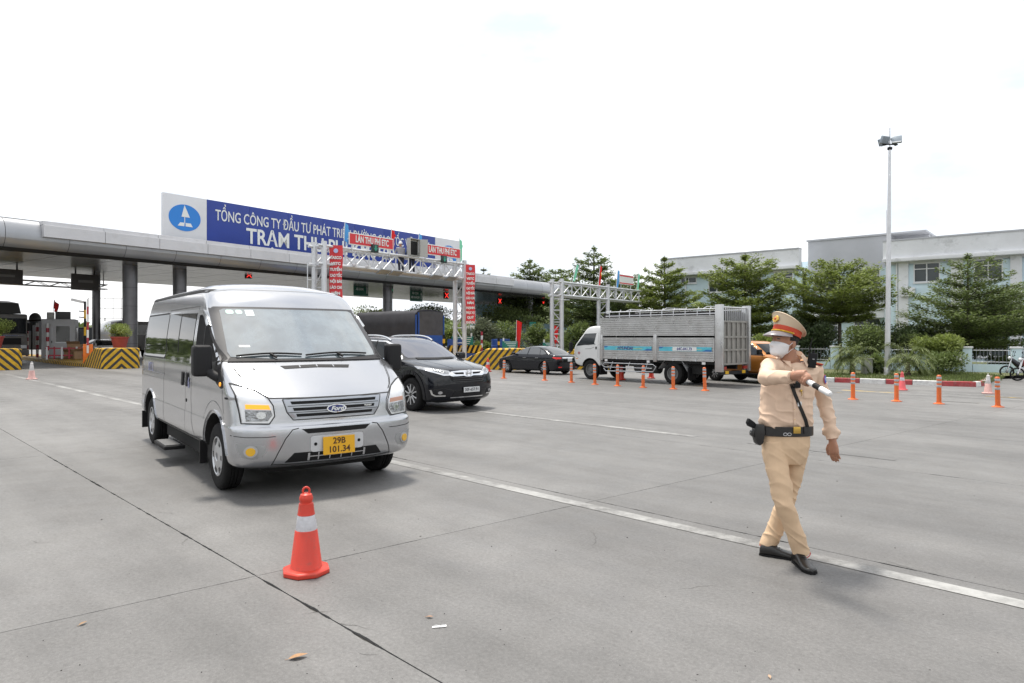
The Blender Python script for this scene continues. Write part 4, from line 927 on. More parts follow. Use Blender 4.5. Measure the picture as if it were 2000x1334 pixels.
# palms
def palm(loc, h, fr, label, seed):
    R = random.Random(seed); s = thing('fan_palm', label, 'palm', loc, 0, 'small palms on the bed')
    tr_ = MB(); pr = []
    for k in range(14): z = h*k/13; pr.append((h*.17*(1.05-.25*k/13)+(.02 if k % 2 else -.015), z))
    tr_.lathe([(.01, -.02)]+pr+[(.01, h*1.02)], 14); tr_.build('trunk', mat('palm_trunk', (.12, .085, .065), .9, var=.35, vscale=12, bump=.7, bscale=30), s, 50)
    lf = MB()
    for k in range(38):
        a = R.random()*6.28; el = R.uniform(-.25, 1.35); L_ = fr*R.uniform(.75, 1.1); d = V3(math.cos(a)*math.cos(el), math.sin(a)*math.cos(el), math.sin(el)); p = V3(0, 0, h); pts = [p]
        for q in range(7): p = p+d*L_/7; d = (d+V3(0, 0, -.16-.05*q)).normalized(); pts.append(p)
        lf.tube(pts, [.014-.0015*q for q in range(8)], 4)
        for q in range(2, 8):
            for sgn in (-1, 1):
                for u in (0, .5):
                    c = pts[q-1].lerp(pts[q], u); dd = (pts[q]-pts[q-1]).normalized(); sd_ = dd.cross(UP).normalized()*sgn; t = (q+u)/8
                    leaf(lf, c, dd*.7+sd_*(1.1-.6*t)+V3(0, 0, -.35+R.gauss(0, .15)), UP, L_*.42*(1.1-.5*t), .035)
    lf.build('frond', mat('palm_frond', (.16, .20, .065), .55, island=.3, trans=.3), s, fixn=False); return s
palm(at_px(1665, 27.3, .1), .62, 1.05, 'small fan palm left of the floodlight mast', 1)
palm(at_px(1773, 26.2, .1), .55, 1.15, 'small fan palm right of the floodlight mast', 2)
# potted bushes on the islands
M_pot = mat('planter_red', (.30, .05, .04), .6, var=.15)
def planter(px, Y, pt, label, sc=1., seed=0):
    z0 = P(px, pt, Y).z; s = thing('planter', label, 'planter', at_px(px, Y, z0)); MB().lathe([(.01, 0), (.30*sc, 0), (.42*sc, .55*sc), (.45*sc, .55*sc), (.45*sc, .62*sc), (.38*sc, .62*sc), (.36*sc, .5*sc), (.01, .5*sc)], 20).build('pot', M_pot, s, 35)
    b_ = bush(at_px(px, Y, z0+.5*sc), .68*sc, .66*sc, .5*sc, label.replace('red planter', 'clipped bush growing in the red planter'), M_leafA, seed, n=2600, lsz=.09, name='potted_bush', cat='bush')
planter(234, 36.8, 680, 'red planter on the chevron island beside the van rear', 1., 61); planter(-12, 35.2, 680, 'red planter on the island at the left edge', 1., 62)
# ---------------------------------------------------------------- vehicles
def mono(xs, ys, x):
    n = len(xs)
    if x <= xs[0]: return ys[0]
    if x >= xs[-1]: return ys[-1]
    d = [(ys[i+1]-ys[i])/(xs[i+1]-xs[i]) for i in range(n-1)]
    def sl(i):
        if i == 0: return d[0]
        if i == n-1: return d[-1]
        return 0. if d[i-1]*d[i] <= 0 else 2*d[i-1]*d[i]/(d[i-1]+d[i])
    i = max(j for j in range(n-1) if xs[j] <= x); h = xs[i+1]-xs[i]; t = (x-xs[i])/h
    return (2*t**3-3*t*t+1)*ys[i]+(t**3-2*t*t+t)*h*sl(i)+(-2*t**3+3*t*t)*ys[i+1]+(t**3-t*t)*h*sl(i+1)
def shell(rows, sub=4, nf=11, ns=26, zfun=None, wfun=None):
    """body as a stack of plan outlines. row: z, xf, bow_f, corner_f, w, xr, bow_r, corner_r, power"""
    K = len(rows[0]); idx = list(range(len(rows))); cols = [[r[c] for r in rows] for c in range(K)]
    rings = []
    for q in range((len(rows)-1)*sub+1):
        x = q/sub; z, xf, bf, cf, w, xr, br, cr, n = [mono(idx, c, x) for c in cols]
        half = []
        for i in range(nf+1):
            th = PI/2*i/nf; t = math.sin(th)**(2/n); c = math.cos(th)**(2/n) if i < nf else 0.
            half.append((xf-bf*t*t-cf*(1-c), w*t))
        xs_, xe = xf-bf-cf, xr+br+cr
        for i in range(1, ns): half.append((lerp(xs_, xe, i/ns), w))
        for i in range(nf, -1, -1):
            th = PI/2*i/nf; t = math.sin(th)**(2/n); c = math.cos(th)**(2/n) if i < nf else 0.
            half.append((xr+br*t*t+cr*(1-c), w*t))
        ring = half+[(a, -b) for a, b in half[-2:0:-1]]
        out_ = []
        for a, b in ring:
            if wfun: b = b*wfun(a, z)
            out_.append(V3(a, b, zfun(a, b, z) if zfun else z))
        rings.append(out_)
    g = MB(); g.loft(rings, True); return g
def cut_arches(g, name, arches, m_in=None):
    """boolean the wheel wells out of a shell; arches: (x, z, r, y_in, y_out)"""
    me = g.mesh(name); bm = bmesh.new(); bm.from_mesh(me); bmesh.ops.recalc_face_normals(bm, faces=bm.faces); bm.to_mesh(me); bm.free()
    o = bpy.data.objects.new('tmp_shell', me); COL.objects.link(o); me.materials.append(m_in[0]); 
    cs = []
    for x, z, r, y0, y1 in arches:
        c = MB(); n = 28; ring = [(x+r*math.cos(2*PI*k/n), z+r*math.sin(2*PI*k/n)) for k in range(n)]
        c.loft([[V3(a, y, b) for a, b in ring] for y in (y0, y1)]); cm = c.mesh('cut'); b2 = bmesh.new(); b2.from_mesh(cm); bmesh.ops.recalc_face_normals(b2, faces=b2.faces); b2.to_mesh(cm); b2.free(); cm.materials.append(m_in[1])
        co = bpy.data.objects.new('tmp_cut', cm); COL.objects.link(co); cs.append(co)
        md = o.modifiers.new('b', 'BOOLEAN'); md.operation = 'DIFFERENCE'; md.object = co; md.solver = 'EXACT'; md.material_mode = 'TRANSFER'
    bpy.context.view_layer.update(); r = evaluated(o); r.name = name
    for c in cs+[o]: bpy.data.objects.remove(c)
    return r
class Skin:
    """projects outlines drawn in a side / front / top view onto a body mesh"""
    AX = {'front': (V3(-1, 0, 0), lambda p: V3(9, p[0], p[1])), 'rear': (V3(1, 0, 0), lambda p: V3(-14, p[0], p[1])), 'right': (V3(0, 1, 0), lambda p: V3(p[0], -6, p[1])), 'left': (V3(0, -1, 0), lambda p: V3(p[0], 6, p[1])), 'top': (V3(0, 0, -1), lambda p: V3(p[0], p[1], 9))}
    deep = 5.42
    def __init__(s, me): s.bvh = BVHTree.FromPolygons([v.co.copy() for v in me.vertices], [tuple(p.vertices) for p in me.polygons])
    def hit(s, view, p, off):
        d, f = s.AX[view]; o = f(p); h, n, i, t = s.bvh.ray_cast(o, d)
        if h is not None and view in ('left', 'right') and t > s.deep: h = None
        if h is None: h, n, i, t = s.bvh.find_nearest(o+d*{'front': 8.4, 'rear': 10.5, 'top': 7.7}.get(view, 5.05))
        if n.dot(d) > 0: n = -n
        return h+n*off, n
    def patch(s, view, poly, off=.006, res=.06, skirt=.012, flat=False):
        pts = []
        for a, b in zip(poly, poly[1:]+poly[:1]):
            a, b = Vector(a), Vector(b); k = max(1, int((b-a).length/res))
            pts += [a.lerp(b, i/k) for i in range(k)]
        nb = len(pts); xs = [p.x for p in pts]; ys = [p.y for p in pts]
        allp = list(pts); x = min(xs)+res*.5
        while x < max(xs):
            y = min(ys)+res*.5
            while y < max(ys): allp.append(Vector((x, y))); y += res
            x += res
        r = geometry.delaunay_2d_cdt(allp, [], [list(range(nb))], 1, 1e-5)
        vs, fs = r[0], r[2]; hs = [s.hit(view, v, off) for v in vs]; co = [h[0] for h in hs]
        g = MB(); g.add(co, fs)
        # skirt round the border
        cnt = {}
        for f in fs:
            for i in range(len(f)): e = (f[i], f[(i+1) % len(f)]); k = tuple(sorted(e)); cnt.setdefault(k, []).append(e)
        bd = [v[0] for v in cnt.values() if len(v) == 1]; mp_ = {}
        vv = []; ff = []
        for a, b in bd:
            q = []
            for i in (a, b):
                if i not in mp_: mp_[i] = len(vv); vv.append(co[i]); vv.append(co[i]-hs[i][1]*skirt)
                q.append(mp_[i])
            ff.append((q[1], q[0], q[0]+1, q[1]+1))
        o_ = len(g.v); g.add(vv, ff); return g
    def both(s, view, poly): return [poly, [(-a, b) for a, b in poly][::-1]] if view in ('front', 'rear') else None
    def ribbon(s, view, line, w=.008, off=.003, closed=False, res=.025):
        pts = []
        ln = [Vector(p) for p in line]+([Vector(line[0])] if closed else [])
        for a, b in zip(ln, ln[1:]):
            k = max(1, int((b-a).length/res)); pts += [a.lerp(b, i/k) for i in range(k)]
        pts.append(ln[-1]); vs = []
        for i, p in enumerate(pts):
            d = pts[min(i+1, len(pts)-1)]-pts[max(i-1, 0)]
            if d.length < 1e-9: d = Vector((1, 0))
            d.normalize(); n = Vector((-d.y, d.x))*w/2
            vs += [s.hit(view, p-n, off)[0], s.hit(view, p+n, off)[0]]
        g = MB(); g.add(vs, [(2*i, 2*i+2, 2*i+3, 2*i+1) for i in range(len(pts)-1)]); return g
def rr(x0, x1, y0, y1, r=.04, n=4):
    out = []
    for cx, cy, a in ((x1-r, y1-r, 0), (x0+r, y1-r, 90), (x0+r, y0+r, 180), (x1-r, y0+r, 270)):
        for k in range(n+1): t = math.radians(a+90*k/n); out.append((cx+r*math.cos(t), cy+r*math.sin(t)))
    return out
def mirror(poly): return [(-a, b) for a, b in poly][::-1]
M_tyre = mat('tyre_rubber', (.012, .012, .0125), .85, spec=.25, var=.2, vscale=9, bump=.3, bscale=60)
M_rim = mat('rim_silver', (.55, .56, .58), .32, .75, var=.06)
M_rimd = mat('rim_dark', (.05, .05, .052), .5, .3)
M_steel = mat('steel_wheel', (.14, .14, .14), .6, .2, var=.2, vscale=6)
M_chrome = mat('chrome', (.75, .76, .78), .12, 1.)
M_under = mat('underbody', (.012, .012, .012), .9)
M_trim = mat('trim_black', (.014, .014, .016), .6, spec=.3, bump=.15, bscale=120)
M_glass = mat('tinted_glass', (.008, .010, .011), .03, spec=.35, ior=1.40)
def wheel(parent, x, y, r, w, kind, side):
    e = empty('wheel', parent, (x, y, r), 0 if side > 0 else PI)
    h = w/2; t = MB(); rim = r*(.60 if kind in ('hubcap', 'steel') else .66)
    prof_ = [(rim*.97, -h*.82), (rim*1.04, -h*.94), (r*.88, -h), (r*.965, -h*.86), (r, -h*.66), (r, -h*.36), (r-.012, -h*.34), (r-.012, -h*.28), (r, -h*.26), (r, -.014), (r-.012, -.01), (r-.012, .01), (r, .014), (r, h*.26), (r-.012, h*.28), (r-.012, h*.34), (r, h*.36), (r, h*.66), (r*.965, h*.86), (r*.88, h), (rim*1.04, h*.94), (rim*.97, h*.82)]
    t.lathe(prof_, 44, axis='y'); t.build('tyre', M_tyre, e, 35)
    if kind == 'hubcap':
        g = MB(); g.lathe([(rim, h*.80), (rim*.985, h*.93), (rim*.93, h*.95), (rim*.90, h*.82), (rim*.86, h*.80), (rim*.70, h*.86), (rim*.50, h*.98), (rim*.30, h*1.02), (rim*.22, h*.99), (rim*.19, h*.92), (.003, h*.92)], 44, axis='y'); d = g.build('hub_cap', M_rim, e, 30)
        for k in range(6):
            a = 2*PI*k/6; c = V3(math.cos(a)*rim*.76, h*.84, math.sin(a)*rim*.76); Rm = Matrix.Rotation(-a, 3, 'Y')
            q = [Rm @ V3(px_, 0, pz_) for px_, pz_ in ((-.16*rim, -.10*rim), (.13*rim, -.14*rim), (.13*rim, .14*rim), (-.16*rim, .10*rim))]
            MB().prism([c+v for v in q], (0, h*.075, 0)).build('vent_slot', M_rimd, e)
        MB().lathe([(rim*.19, h*.925), (rim*.15, h*.95), (.002, h*.955)], 20, axis='y').build('centre_cap', mat('cap_grey', (.10, .11, .13), .4, .4), e, 35)
    elif kind == 'alloy':
        MB().lathe([(rim, h*.82), (rim*.99, h*.94), (rim*.93, h*.95), (rim*.92, h*.6), (rim*.2, h*.35), (.003, h*.35)], 40, axis='y').build('barrel', M_rimd, e, 30)
        for k in range(5):
            a = 2*PI*k/5; Rm = Matrix.Rotation(-a, 3, 'Y'); g = MB()
            for sg_ in (-1, 1):
                q = [V3(rim*.12, 0, sg_*rim*.02), V3(rim*.50, 0, sg_*rim*.05), V3(rim*.93, 0, sg_*rim*.22), V3(rim*.93, 0, sg_*rim*.36), V3(rim*.55, 0, sg_*rim*.19), V3(rim*.12, 0, sg_*rim*.13)]
                g.prism([Rm @ v+V3(0, h*.78, 0) for v in q], (0, h*.16, 0))
            g.build('spoke', M_rim, e, bevel=.004, bseg=1)
        MB().lathe([(rim*.2, h*.8), (rim*.17, h*.97), (.002, h*.97)], 20, axis='y').build('centre_cap', M_rimd, e, 35)
    else:
        MB().lathe([(rim, h*.82), (rim*.99, h*.95), (rim*.9, h*.9), (rim*.82, h*.35), (rim*.55, h*.3), (rim*.42, h*.55), (rim*.36, h*.72), (rim*.2, h*.75), (.003, h*.75)], 36, axis='y').build('rim_disc', M_steel, e, 30)
        for k in range(8): a = 2*PI*k/8; MB().cyl((math.cos(a)*rim*.48, h*.42, math.sin(a)*rim*.48), (math.cos(a)*rim*.48, h*.62, math.sin(a)*rim*.48), rim*.04, 8).build('wheel_nut', M_steel, e)
    return e
def arch_liner(parent, x, z, r, y0, y1, m=None):
    g = MB(); n = 24; ring = lambda rad: [(x+rad*math.cos(PI*k/n-.15+.3*k/n), z+rad*math.sin(PI*k/n-.15+.3*k/n)) for k in range(n+1)]
    g.loft([[V3(a, y, b) for a, b in ring(r*1.0)] for y in (y0, y1)], False, False); return g.build('wheel_liner', M_under, parent, 60)
def vpose(ox, oy_, hx, hy): return (ox, oy_, 0), math.atan2(hy, hx)
def plate(parent, view_c, right, up, w_, h_, lines, mbg, mtx, th=.008, size=None, name='number_plate'):
    c = Vector(view_c); right = Vector(right).normalized(); up = Vector(up).normalized(); n = right.cross(up)
    M_ = Matrix((right, up, n)).transposed()
    pl = MB().box(c, (w_, h_, th), M=M_).build(name, mbg, parent, bevel=.003, bseg=1)
    for i, l in enumerate(lines):
        sz = size or h_/len(lines)*.86; me = text_mesh(l, sz, .0008, bold=sz*.02); wd = max(v.co.x for v in me.vertices)-min(v.co.x for v in me.vertices); f = min(1., w_*.86/wd)
        off = (len(lines)-1)/2-i
        text(l, sz, mtx, c+n*(th/2+.0015)+up*(off*h_/len(lines)*.94), right, up, pl, bold=sz*.02, sx=f, extrude=.0008)
    return pl

# ---- silver passenger van
M_silver = mat('silver_paint', (.50, .51, .535), .20, .88, coat=.35, var=.02, vscale=1.5, dirt=((.30, .29, .28), 2.5, .55, .85, .25))
M_silver_lo = M_silver
M_wind = mat('windscreen_glass', (.12, .15, .165), .03, spec=1.0, ior=2.25, var=.6, vscale=1.8)  # pale mottled base colour imitates streaky sky reflection on dusty glass
loc, rz = vpose(-2.367, 7.829, .601, -.799)
van = thing('passenger_van', 'silver high roof passenger van with amber plate and lit right indicator', 'van', loc, rz)
rows = [(.30, .80, .10, .26, .90, -4.62, .03, .20, 3.4), (.34, .88, .12, .28, .955, -4.68, .03, .18, 3.6), (.46, .925, .12, .30, .985, -4.72, .03, .16, 3.8), (.60, .93, .12, .30, .99, -4.73, .03, .16, 3.8),
        (.70, .925, .12, .30, .99, -4.73, .03, .16, 3.8), (.74, .89, .12, .30, .985, -4.73, .03, .15, 3.8), (.88, .88, .125, .32, .985, -4.73, .03, .15, 3.7), (.985, .86, .13, .34, .985, -4.73, .03, .15, 3.6),
        (1.02, .82, .13, .28, .985, -4.73, .03, .15, 4.2), (1.09, .71, .13, .24, .98, -4.73, .03, .14, 4.6), (1.20, .52, .12, .19, .976, -4.73, .03, .14, 5.0), (1.29, .36, .12, .16, .97, -4.72, .03, .14, 5.0),
        (1.345, .25, .12, .16, .962, -4.71, .03, .14, 5.0), (1.38, .18, .125, .17, .952, -4.71, .03, .14, 5.0), (1.55, -.02, .13, .18, .945, -4.69, .03, .14, 5.0), (1.75, -.25, .13, .18, .922, -4.66, .03, .14, 4.8),
        (1.93, -.46, .13, .18, .895, -4.62, .03, .14, 4.6), (1.965, -.49, .13, .18, .89, -4.61, .03, .14, 4.6), (2.05, -.56, .13, .2, .873, -4.59, .03, .14, 4.2), (2.14, -.67, .14, .24, .85, -4.56, .03, .16, 3.8),
        (2.20, -.80, .17, .32, .825, -4.54, .03, .18, 3.2), (2.215, -.84, .17, .34, .79, -4.52, .03, .2, 3.0), (2.26, -1.0, .2, .4, .68, -4.45, .05, .25, 2.8), (2.29, -1.25, .2, .4, .56, -4.3, .05, .3, 2.6), (2.31, -1.7, .2, .4, .34, -3.9, .05, .3, 2.4), (2.315, -2.2, .1, .2, .08, -3.2, .05, .2, 2.2)]
def vz(a, b, z): return z+(.10*max(0, min(1, (.35-a)/.25))*max(0, (.60-z)/.3) if z < .6 else 0)
sh = shell(rows, 4, 13, 40, vz)
me = cut_arches(sh, 'body', [(0, .36, .455, -1.3, -.62), (0, .36, .455, .62, 1.3), (-3.86, .36, .455, -1.3, -.62), (-3.86, .36, .455, .62, 1.3)], (M_silver, M_under))
vb = link('body', me, None, van, 32); sk = Skin(me)
for x in (0, -3.86):
    for s_ in (-1, 1): wheel(van, x, s_*.865, .352, .205, 'hubcap', s_)
MB().boxlo((-3.35, -.84, .20), (-.52, .84, .42)).build('underbody', M_under, van); MB().boxlo((-4.5, -.6, .22), (.55, .6, .36)).build('underbody', M_under, van); MB().boxlo((-4.6, -.55, .30), (-4.2, .55, .42)).build('rear_step', M_under, van)  # first box widened and lowered to deepen the shade under the van
P_ = lambda v, poly, name, m, par=van, off=.006, res=.06, **k: sk.patch(v, poly, off, res, **k).build(name, m, par, 50)
R_ = lambda v, line, w=.008, off=.003, closed=False, name='panel_gap_or_crease', m=None, par=van: sk.ribbon(v, line, w, off, closed).build(name, m or M_roofk, par, fixn=False)
# windscreen and its black surround
surr = [(-.94, 1.355), (.94, 1.355), (.93, 1.45), (.885, 1.955), (.84, 1.968), (-.84, 1.968), (-.885, 1.955), (-.93, 1.45)]
P_('front', surr, 'windscreen_surround', mat('pillar_grey', (.055, .055, .06), .55), off=.004, res=.05)
wsn = P_('front', [(-.83, 1.40), (-.4, 1.375), (.4, 1.375), (.83, 1.40), (.845, 1.45), (.795, 1.92), (.75, 1.94), (-.75, 1.94), (-.795, 1.92), (-.845, 1.45)], 'windscreen', M_wind, off=.009, res=.05)
# stickers on the glass
P_('front', rr(-.74, -.66, 1.875, 1.925, .02), 'sticker', mat('sticker_green', (.45, .62, .55), .6), wsn, off=.011, res=.03)
P_('front', rr(-.64, -.57, 1.875, 1.925, .02), 'sticker', MATS['sticker_green'], wsn, off=.011, res=.03); P_('front', rr(-.54, -.45, 1.855, 1.925, .005), 'sticker', mat('sticker_white', (.6, .68, .68), .6), wsn, off=.011, res=.03)
P_('front', rr(-.72, -.61, 1.50, 1.522, .004), 'sticker', mat('sticker_wht', (.7, .7, .7), .6), wsn, off=.011, res=.03)
P_('front', [(-.88, 1.35), (.88, 1.35), (.84, 1.392), (.4, 1.366), (-.4, 1.366), (-.84, 1.392)], 'cowl', M_trim, off=.012, res=.04)
for x0, x1 in ((-.78, -.10), (-.06, .70)):
    a = [sk.hit('front', (lerp(x0, x1, t), lerp(1.395, 1.405, t)+.02*math.sin(PI*t)), .028)[0] for t in [k/8 for k in range(9)]]
    w_ = MB().tube(a, .010, 6).build('wiper', M_black, van, 50); b_ = sk.hit('front', ((x0+x1)/2+.05, 1.372), .03)[0]; MB().tube([b_, a[4]], .014, 6).build('arm', M_black, w_, 50)
# bonnet: shut lines and vent
for s_ in (-1, 1): R_('top', [(.24, s_*.86), (.36, s_*.835), (.50, s_*.80), (.62, s_*.745), (.70, s_*.69)], .009, .009)
R_('front', [(-.665, 1.005), (-.3, .997), (.3, .997), (.665, 1.005)], .009)
vt = P_('top', [(.31, -.39), (.315, .39), (.37, .36), (.365, -.36)], 'bonnet_vent', M_trim, off=.004, res=.05)
for k in range(3): R_('top', [(.32, -.19+.19*k), (.36, -.19+.19*k)], .012, .006, m=M_silver, name='vent_rib', par=vt)
# grille
gr = P_('front', [(-.525, .985), (.525, .985), (.49, .86), (.43, .79), (-.43, .79), (-.49, .86)], 'grille', mat('grille_silver', (.42, .44, .48), .3, .7), off=.012, res=.05)
R_('front', [(-.535, .988), (.535, .988), (.50, .86), (.44, .782), (-.44, .782), (-.50, .86)], .010, .004, True)
for z0, z1, w_ in ((.937, .966, .465), (.872, .902, .445), (.812, .842, .415)):
    P_('front', [(-w_, z1), (w_, z1), (w_*.975, z0), (-w_*.975, z0)], 'grille_slot', M_black, gr, off=.014, res=.05)
for z in (.92, .857): R_('front', [(-.49, z), (.49, z)], .006, .016, m=M_roofk, name='bar_gap', par=gr)
el = lambda cx, cz, a, b, n=28: [(cx+a*math.cos(2*PI*k/n), cz+b*math.sin(2*PI*k/n)) for k in range(n)]
bd = P_('front', el(0, .877, .105, .043), 'badge', M_chrome, gr, off=.026, res=.02, skirt=.02); 
P_('front', el(0, .877, .092, .034), 'badge_field', mat('badge_blue', (.02, .035, .16), .25, coat=.5), gr, off=.029, res=.02)
bc = sk.hit('front', (0, .877), .0315)[0]; text('Ford', .062, M_swhite, bc+V3(.0, 0, -.002), (0, 1, 0), (0, 0, 1), gr, bold=.0022, shear=.35, sx=1.15, extrude=.001)
tb_ = sk.hit('front', (.36, .887), .018)[0]; text('TRANSIT', .022, M_swhite, tb_, (0, 1, 0), (0, 0, 1), gr, bold=.001, extrude=.001)
# headlights
M_hl = mat('headlight_shell', (.72, .73, .75), .15, .25, coat=.8); M_refl = mat('headlight_reflector', (.34, .35, .36), .22, .8, bump=1., bscale=30, var=.5, vscale=25)
M_amber_on = mat('indicator_lit', (.9, .35, .02), .25, emit=(1., .40, .03), estr=.5); M_amber = mat('indicator_off', (.55, .30, .22), .25)
hlp = [(-.945, 1.142), (-.86, 1.118), (-.74, 1.065), (-.665, 1.005), (-.625, .93), (-.615, .83), (-.665, .755), (-.90, .765), (-.92, .95)]
for s_ in (1, -1):
    f = (lambda p: p) if s_ > 0 else mirror
    hd = P_('front', f(hlp), 'headlight', M_hl, off=.008, res=.04)
    R_('front', f(hlp), .011, .015, True, par=hd)
    P_('front', f([(-.868, .895), (-.65, .885), (-.635, .84), (-.68, .782), (-.865, .785)]), 'reflector', M_refl, hd, off=.012, res=.025)
    P_('front', f([(-.862, .948), (-.665, .938), (-.652, .895), (-.862, .906)]), 'indicator', M_amber_on if s_ > 0 else M_amber, hd, off=.013, res=.03)
    P_('front', f(el(-.735, .84, .042, .034, 16)), 'bulb_bowl', mat('bulb_bowl', (.55, .56, .58), .08, .95), hd, off=.016, res=.02)
# bumper details
P_('front', [(-.37, .69), (.37, .69), (.31, .642), (-.31, .642)], 'upper_intake', M_black, off=.006, res=.05)
P_('front', [(-.445, .455), (.445, .455), (.525, .362), (-.525, .362)], 'lower_intake', M_black, off=.006, res=.05)
for y in (-.30, -.20, -.08, .04, .16, .30): R_('front', [(y, .372), (y, .448)], .012 if abs(y) < .25 else .022, .012, m=M_silver, name='intake_bar')
R_('front', [(-.30, .413), (.30, .413)], .010, .013, m=M_silver, name='intake_bar')
ph = P_('front', rr(-.285, .285, .452, .612, .03), 'plate_recess', mat('plate_bracket', (.55, .56, .58), .5, .2), off=.008, res=.05)
for y in (-.235, .235): P_('front', el(y, .53, .017, .017, 12), 'bolt_hole', M_black, ph, off=.011, res=.02)
pc_ = sk.hit('front', (.005, .505), .024)[0]
plate(van, pc_, (0, 1, 0), (-.04, 0, 1), .345, .185, ['29B', '101.34'], mat('plate_yellow', (.72, .38, .012), .45), mat('plate_text', (.05, .015, .005), .5), size=.088)
for s_ in (1, -1):
    f = (lambda p: p) if s_ > 0 else mirror
    R_('front', f([(-.40, .70), (-.46, .69), (-.53, .60), (-.60, .46), (-.645, .345), (-.66, .31)]), .009)
    R_('front', f([(-.645, .345), (-.45, .338), (0, .335)]), .007)
    R_('front', f([(-.985, .645), (-.88, .632), (-.70, .628), (-.62, .632)]), .007)  # last dark ribbon paints the shade of the bumper crease
    fg = P_('front', f([(-.955, .575), (-.72, .545), (-.70, .50), (-.745, .43), (-.82, .405), (-.91, .43), (-.94, .50)]), 'fog_recess', mat('bumper_recess', (.33, .335, .34), .45, .3), off=.003, res=.04)
    P_('front', f(el(-.835, .492, .058, .058, 22)), 'fog_ring', mat('fog_ring', (.5, .51, .53), .3, .5), fg, off=.012, res=.03); P_('front', f(el(-.835, .492, .040, .040, 18)), 'fog_lamp', mat('fog_yellow', (.75, .42, .01), .15, coat=1.), fg, off=.020, res=.02)
# sides
for v, s_ in (('right', -1), ('left', 1)):
    # window band
    rw = P_(v, rr(-4.46, -2.80, 1.325, 1.945, .07), 'rear_window', M_glass, off=.005, res=.09)
    R_(v, rr(-4.46, -2.80, 1.325, 1.945, .07), .022, .006, True, name='window_seal', m=M_trim, par=rw)
    mw = P_(v, [(-2.77, 1.935), (-1.17, 1.905), (-1.17, 1.30), (-2.77, 1.315)], 'sliding_door_window', M_glass, off=.005, res=.09)
    R_(v, [(-2.0, 1.92), (-2.0, 1.31)], .03, .007, name='window_divider', m=M_trim, par=mw)
    R_(v, [(-2.77, 1.30), (-1.17, 1.285)], .012, .007, name='window_trim', m=M_chrome, par=mw)
    dwp = [(-1.0, 1.885), (-.74, 1.895), (-.64, 1.85), (-.12, 1.48), (.06, 1.36), (-.25, 1.33), (-.62, 1.29), (-1.0, 1.29)]
    dw = P_(v, dwp, 'front_door_window', M_glass if s_ > 0 else mat('open_window_shade', (.012, .012, .013), .7, spec=.1, var=.4, vscale=5), off=.005, res=.07); R_(v, dwp, .020, .006, True, name='window_seal', m=M_trim, par=dw)  # right side: matte black sheet stands in for the shaded cabin behind the open window
    R_(v, [(-.62, 1.82), (-.62, 1.30)], .035, .008, name='quarter_divider', m=M_trim, par=dw)
    # mirror foot panel
    P_(v, [(.06, 1.36), (.16, 1.30), (.28, 1.20), (.30, 1.10), (.26, 1.085), (.08, 1.13), (-.12, 1.24), (-.25, 1.33)], 'mirror_foot', M_trim, off=.010, res=.05)
    if s_ < 0:
        rl = P_(v, el(.25, 1.13, .03, .022, 14), 'side_repeater', M_amber_on, off=.018, res=.02)
    # weather visor over the door window
    vs = [(-.98, 1.86), (-.98, 1.925), (-.78, 1.935), (-.66, 1.89), (-.46, 1.75), (-.51, 1.735), (-.69, 1.85), (-.78, 1.875)]
    P_(v, vs, 'rain_visor', mat('visor_chrome', (.5, .52, .54), .15, .8), off=.03, res=.05, skirt=.03)
    # doors
    R_(v, [(-1.09, 1.99), (-1.09, 1.25), (-1.11, .90), (-1.06, .62), (-.96, .46)], .009); R_(v, [(.30, 1.08), (.33, .95), (.36, .84)], .008)
    R_(v, [(-2.79, 1.98), (-2.79, .42)], .009); R_(v, [(-2.79, 1.985), (-1.09, 1.985)], .006); R_(v, [(-1.45, .42), (-1.45, .47), (-1.41, .9), (-1.40, 1.28)], .006)
    R_(v, [(-4.45, 1.12), (-2.8, 1.11)], .014, .004, name='door_rail', m=mat('rail_grey', (.25, .25, .26), .5))
    for x in (-1.57, -1.32): P_(v, rr(x-.045, x+.045, 1.02, 1.19, .03), 'door_handle', M_black, off=.014, res=.03, skirt=.016)
    P_(v, el(-1.36, .85, .022, .022, 12), 'lock', M_black, off=.006, res=.02)
    R_(v, [(-4.70, 2.185), (-3., 2.188), (-1.3, 2.175), (-.95, 2.165)], .034, .008, name='roof_gutter', m=M_black)
    R_(v, [(-2.79, 2.16), (-2.79, 1.99)], .006)
    P_(v, [(-4.69, .62), (-4.36, .62), (-4.33, .56), (-4.36, .50), (-4.69, .50)], 'rear_corner', M_silver, off=.008, res=.06)
    R_(v, [(-3.36, .43), (-.56, .43)], .03, .006, name='sill', m=mat('sill_grey', (.20, .20, .20), .6))  # narrow grey ribbon along the lower edge of the body side
    arc = [(.455*1.03*math.cos(t), .36+.455*1.03*math.sin(t)) for t in [math.radians(a) for a in range(8, 176, 8)]]
    R_(v, arc, .035, .014, name='arch_lip', m=M_silver); R_(v, [(x-3.86, z) for x, z in arc], .035, .012, name='arch_lip', m=M_silver)
    # creases above the front arch, their shade painted as a grey ribbon
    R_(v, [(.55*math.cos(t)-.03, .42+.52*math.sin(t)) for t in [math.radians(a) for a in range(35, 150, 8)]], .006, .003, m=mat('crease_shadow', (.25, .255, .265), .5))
    for x in (-.56, -4.40): MB().boxlo((x-.02, s_*.99-.06 if s_ > 0 else s_*.99-.02, .20), (x+.02, s_*.99+.02 if s_ > 0 else s_*.99+.06, .46)).build('mud_flap', M_black, van)
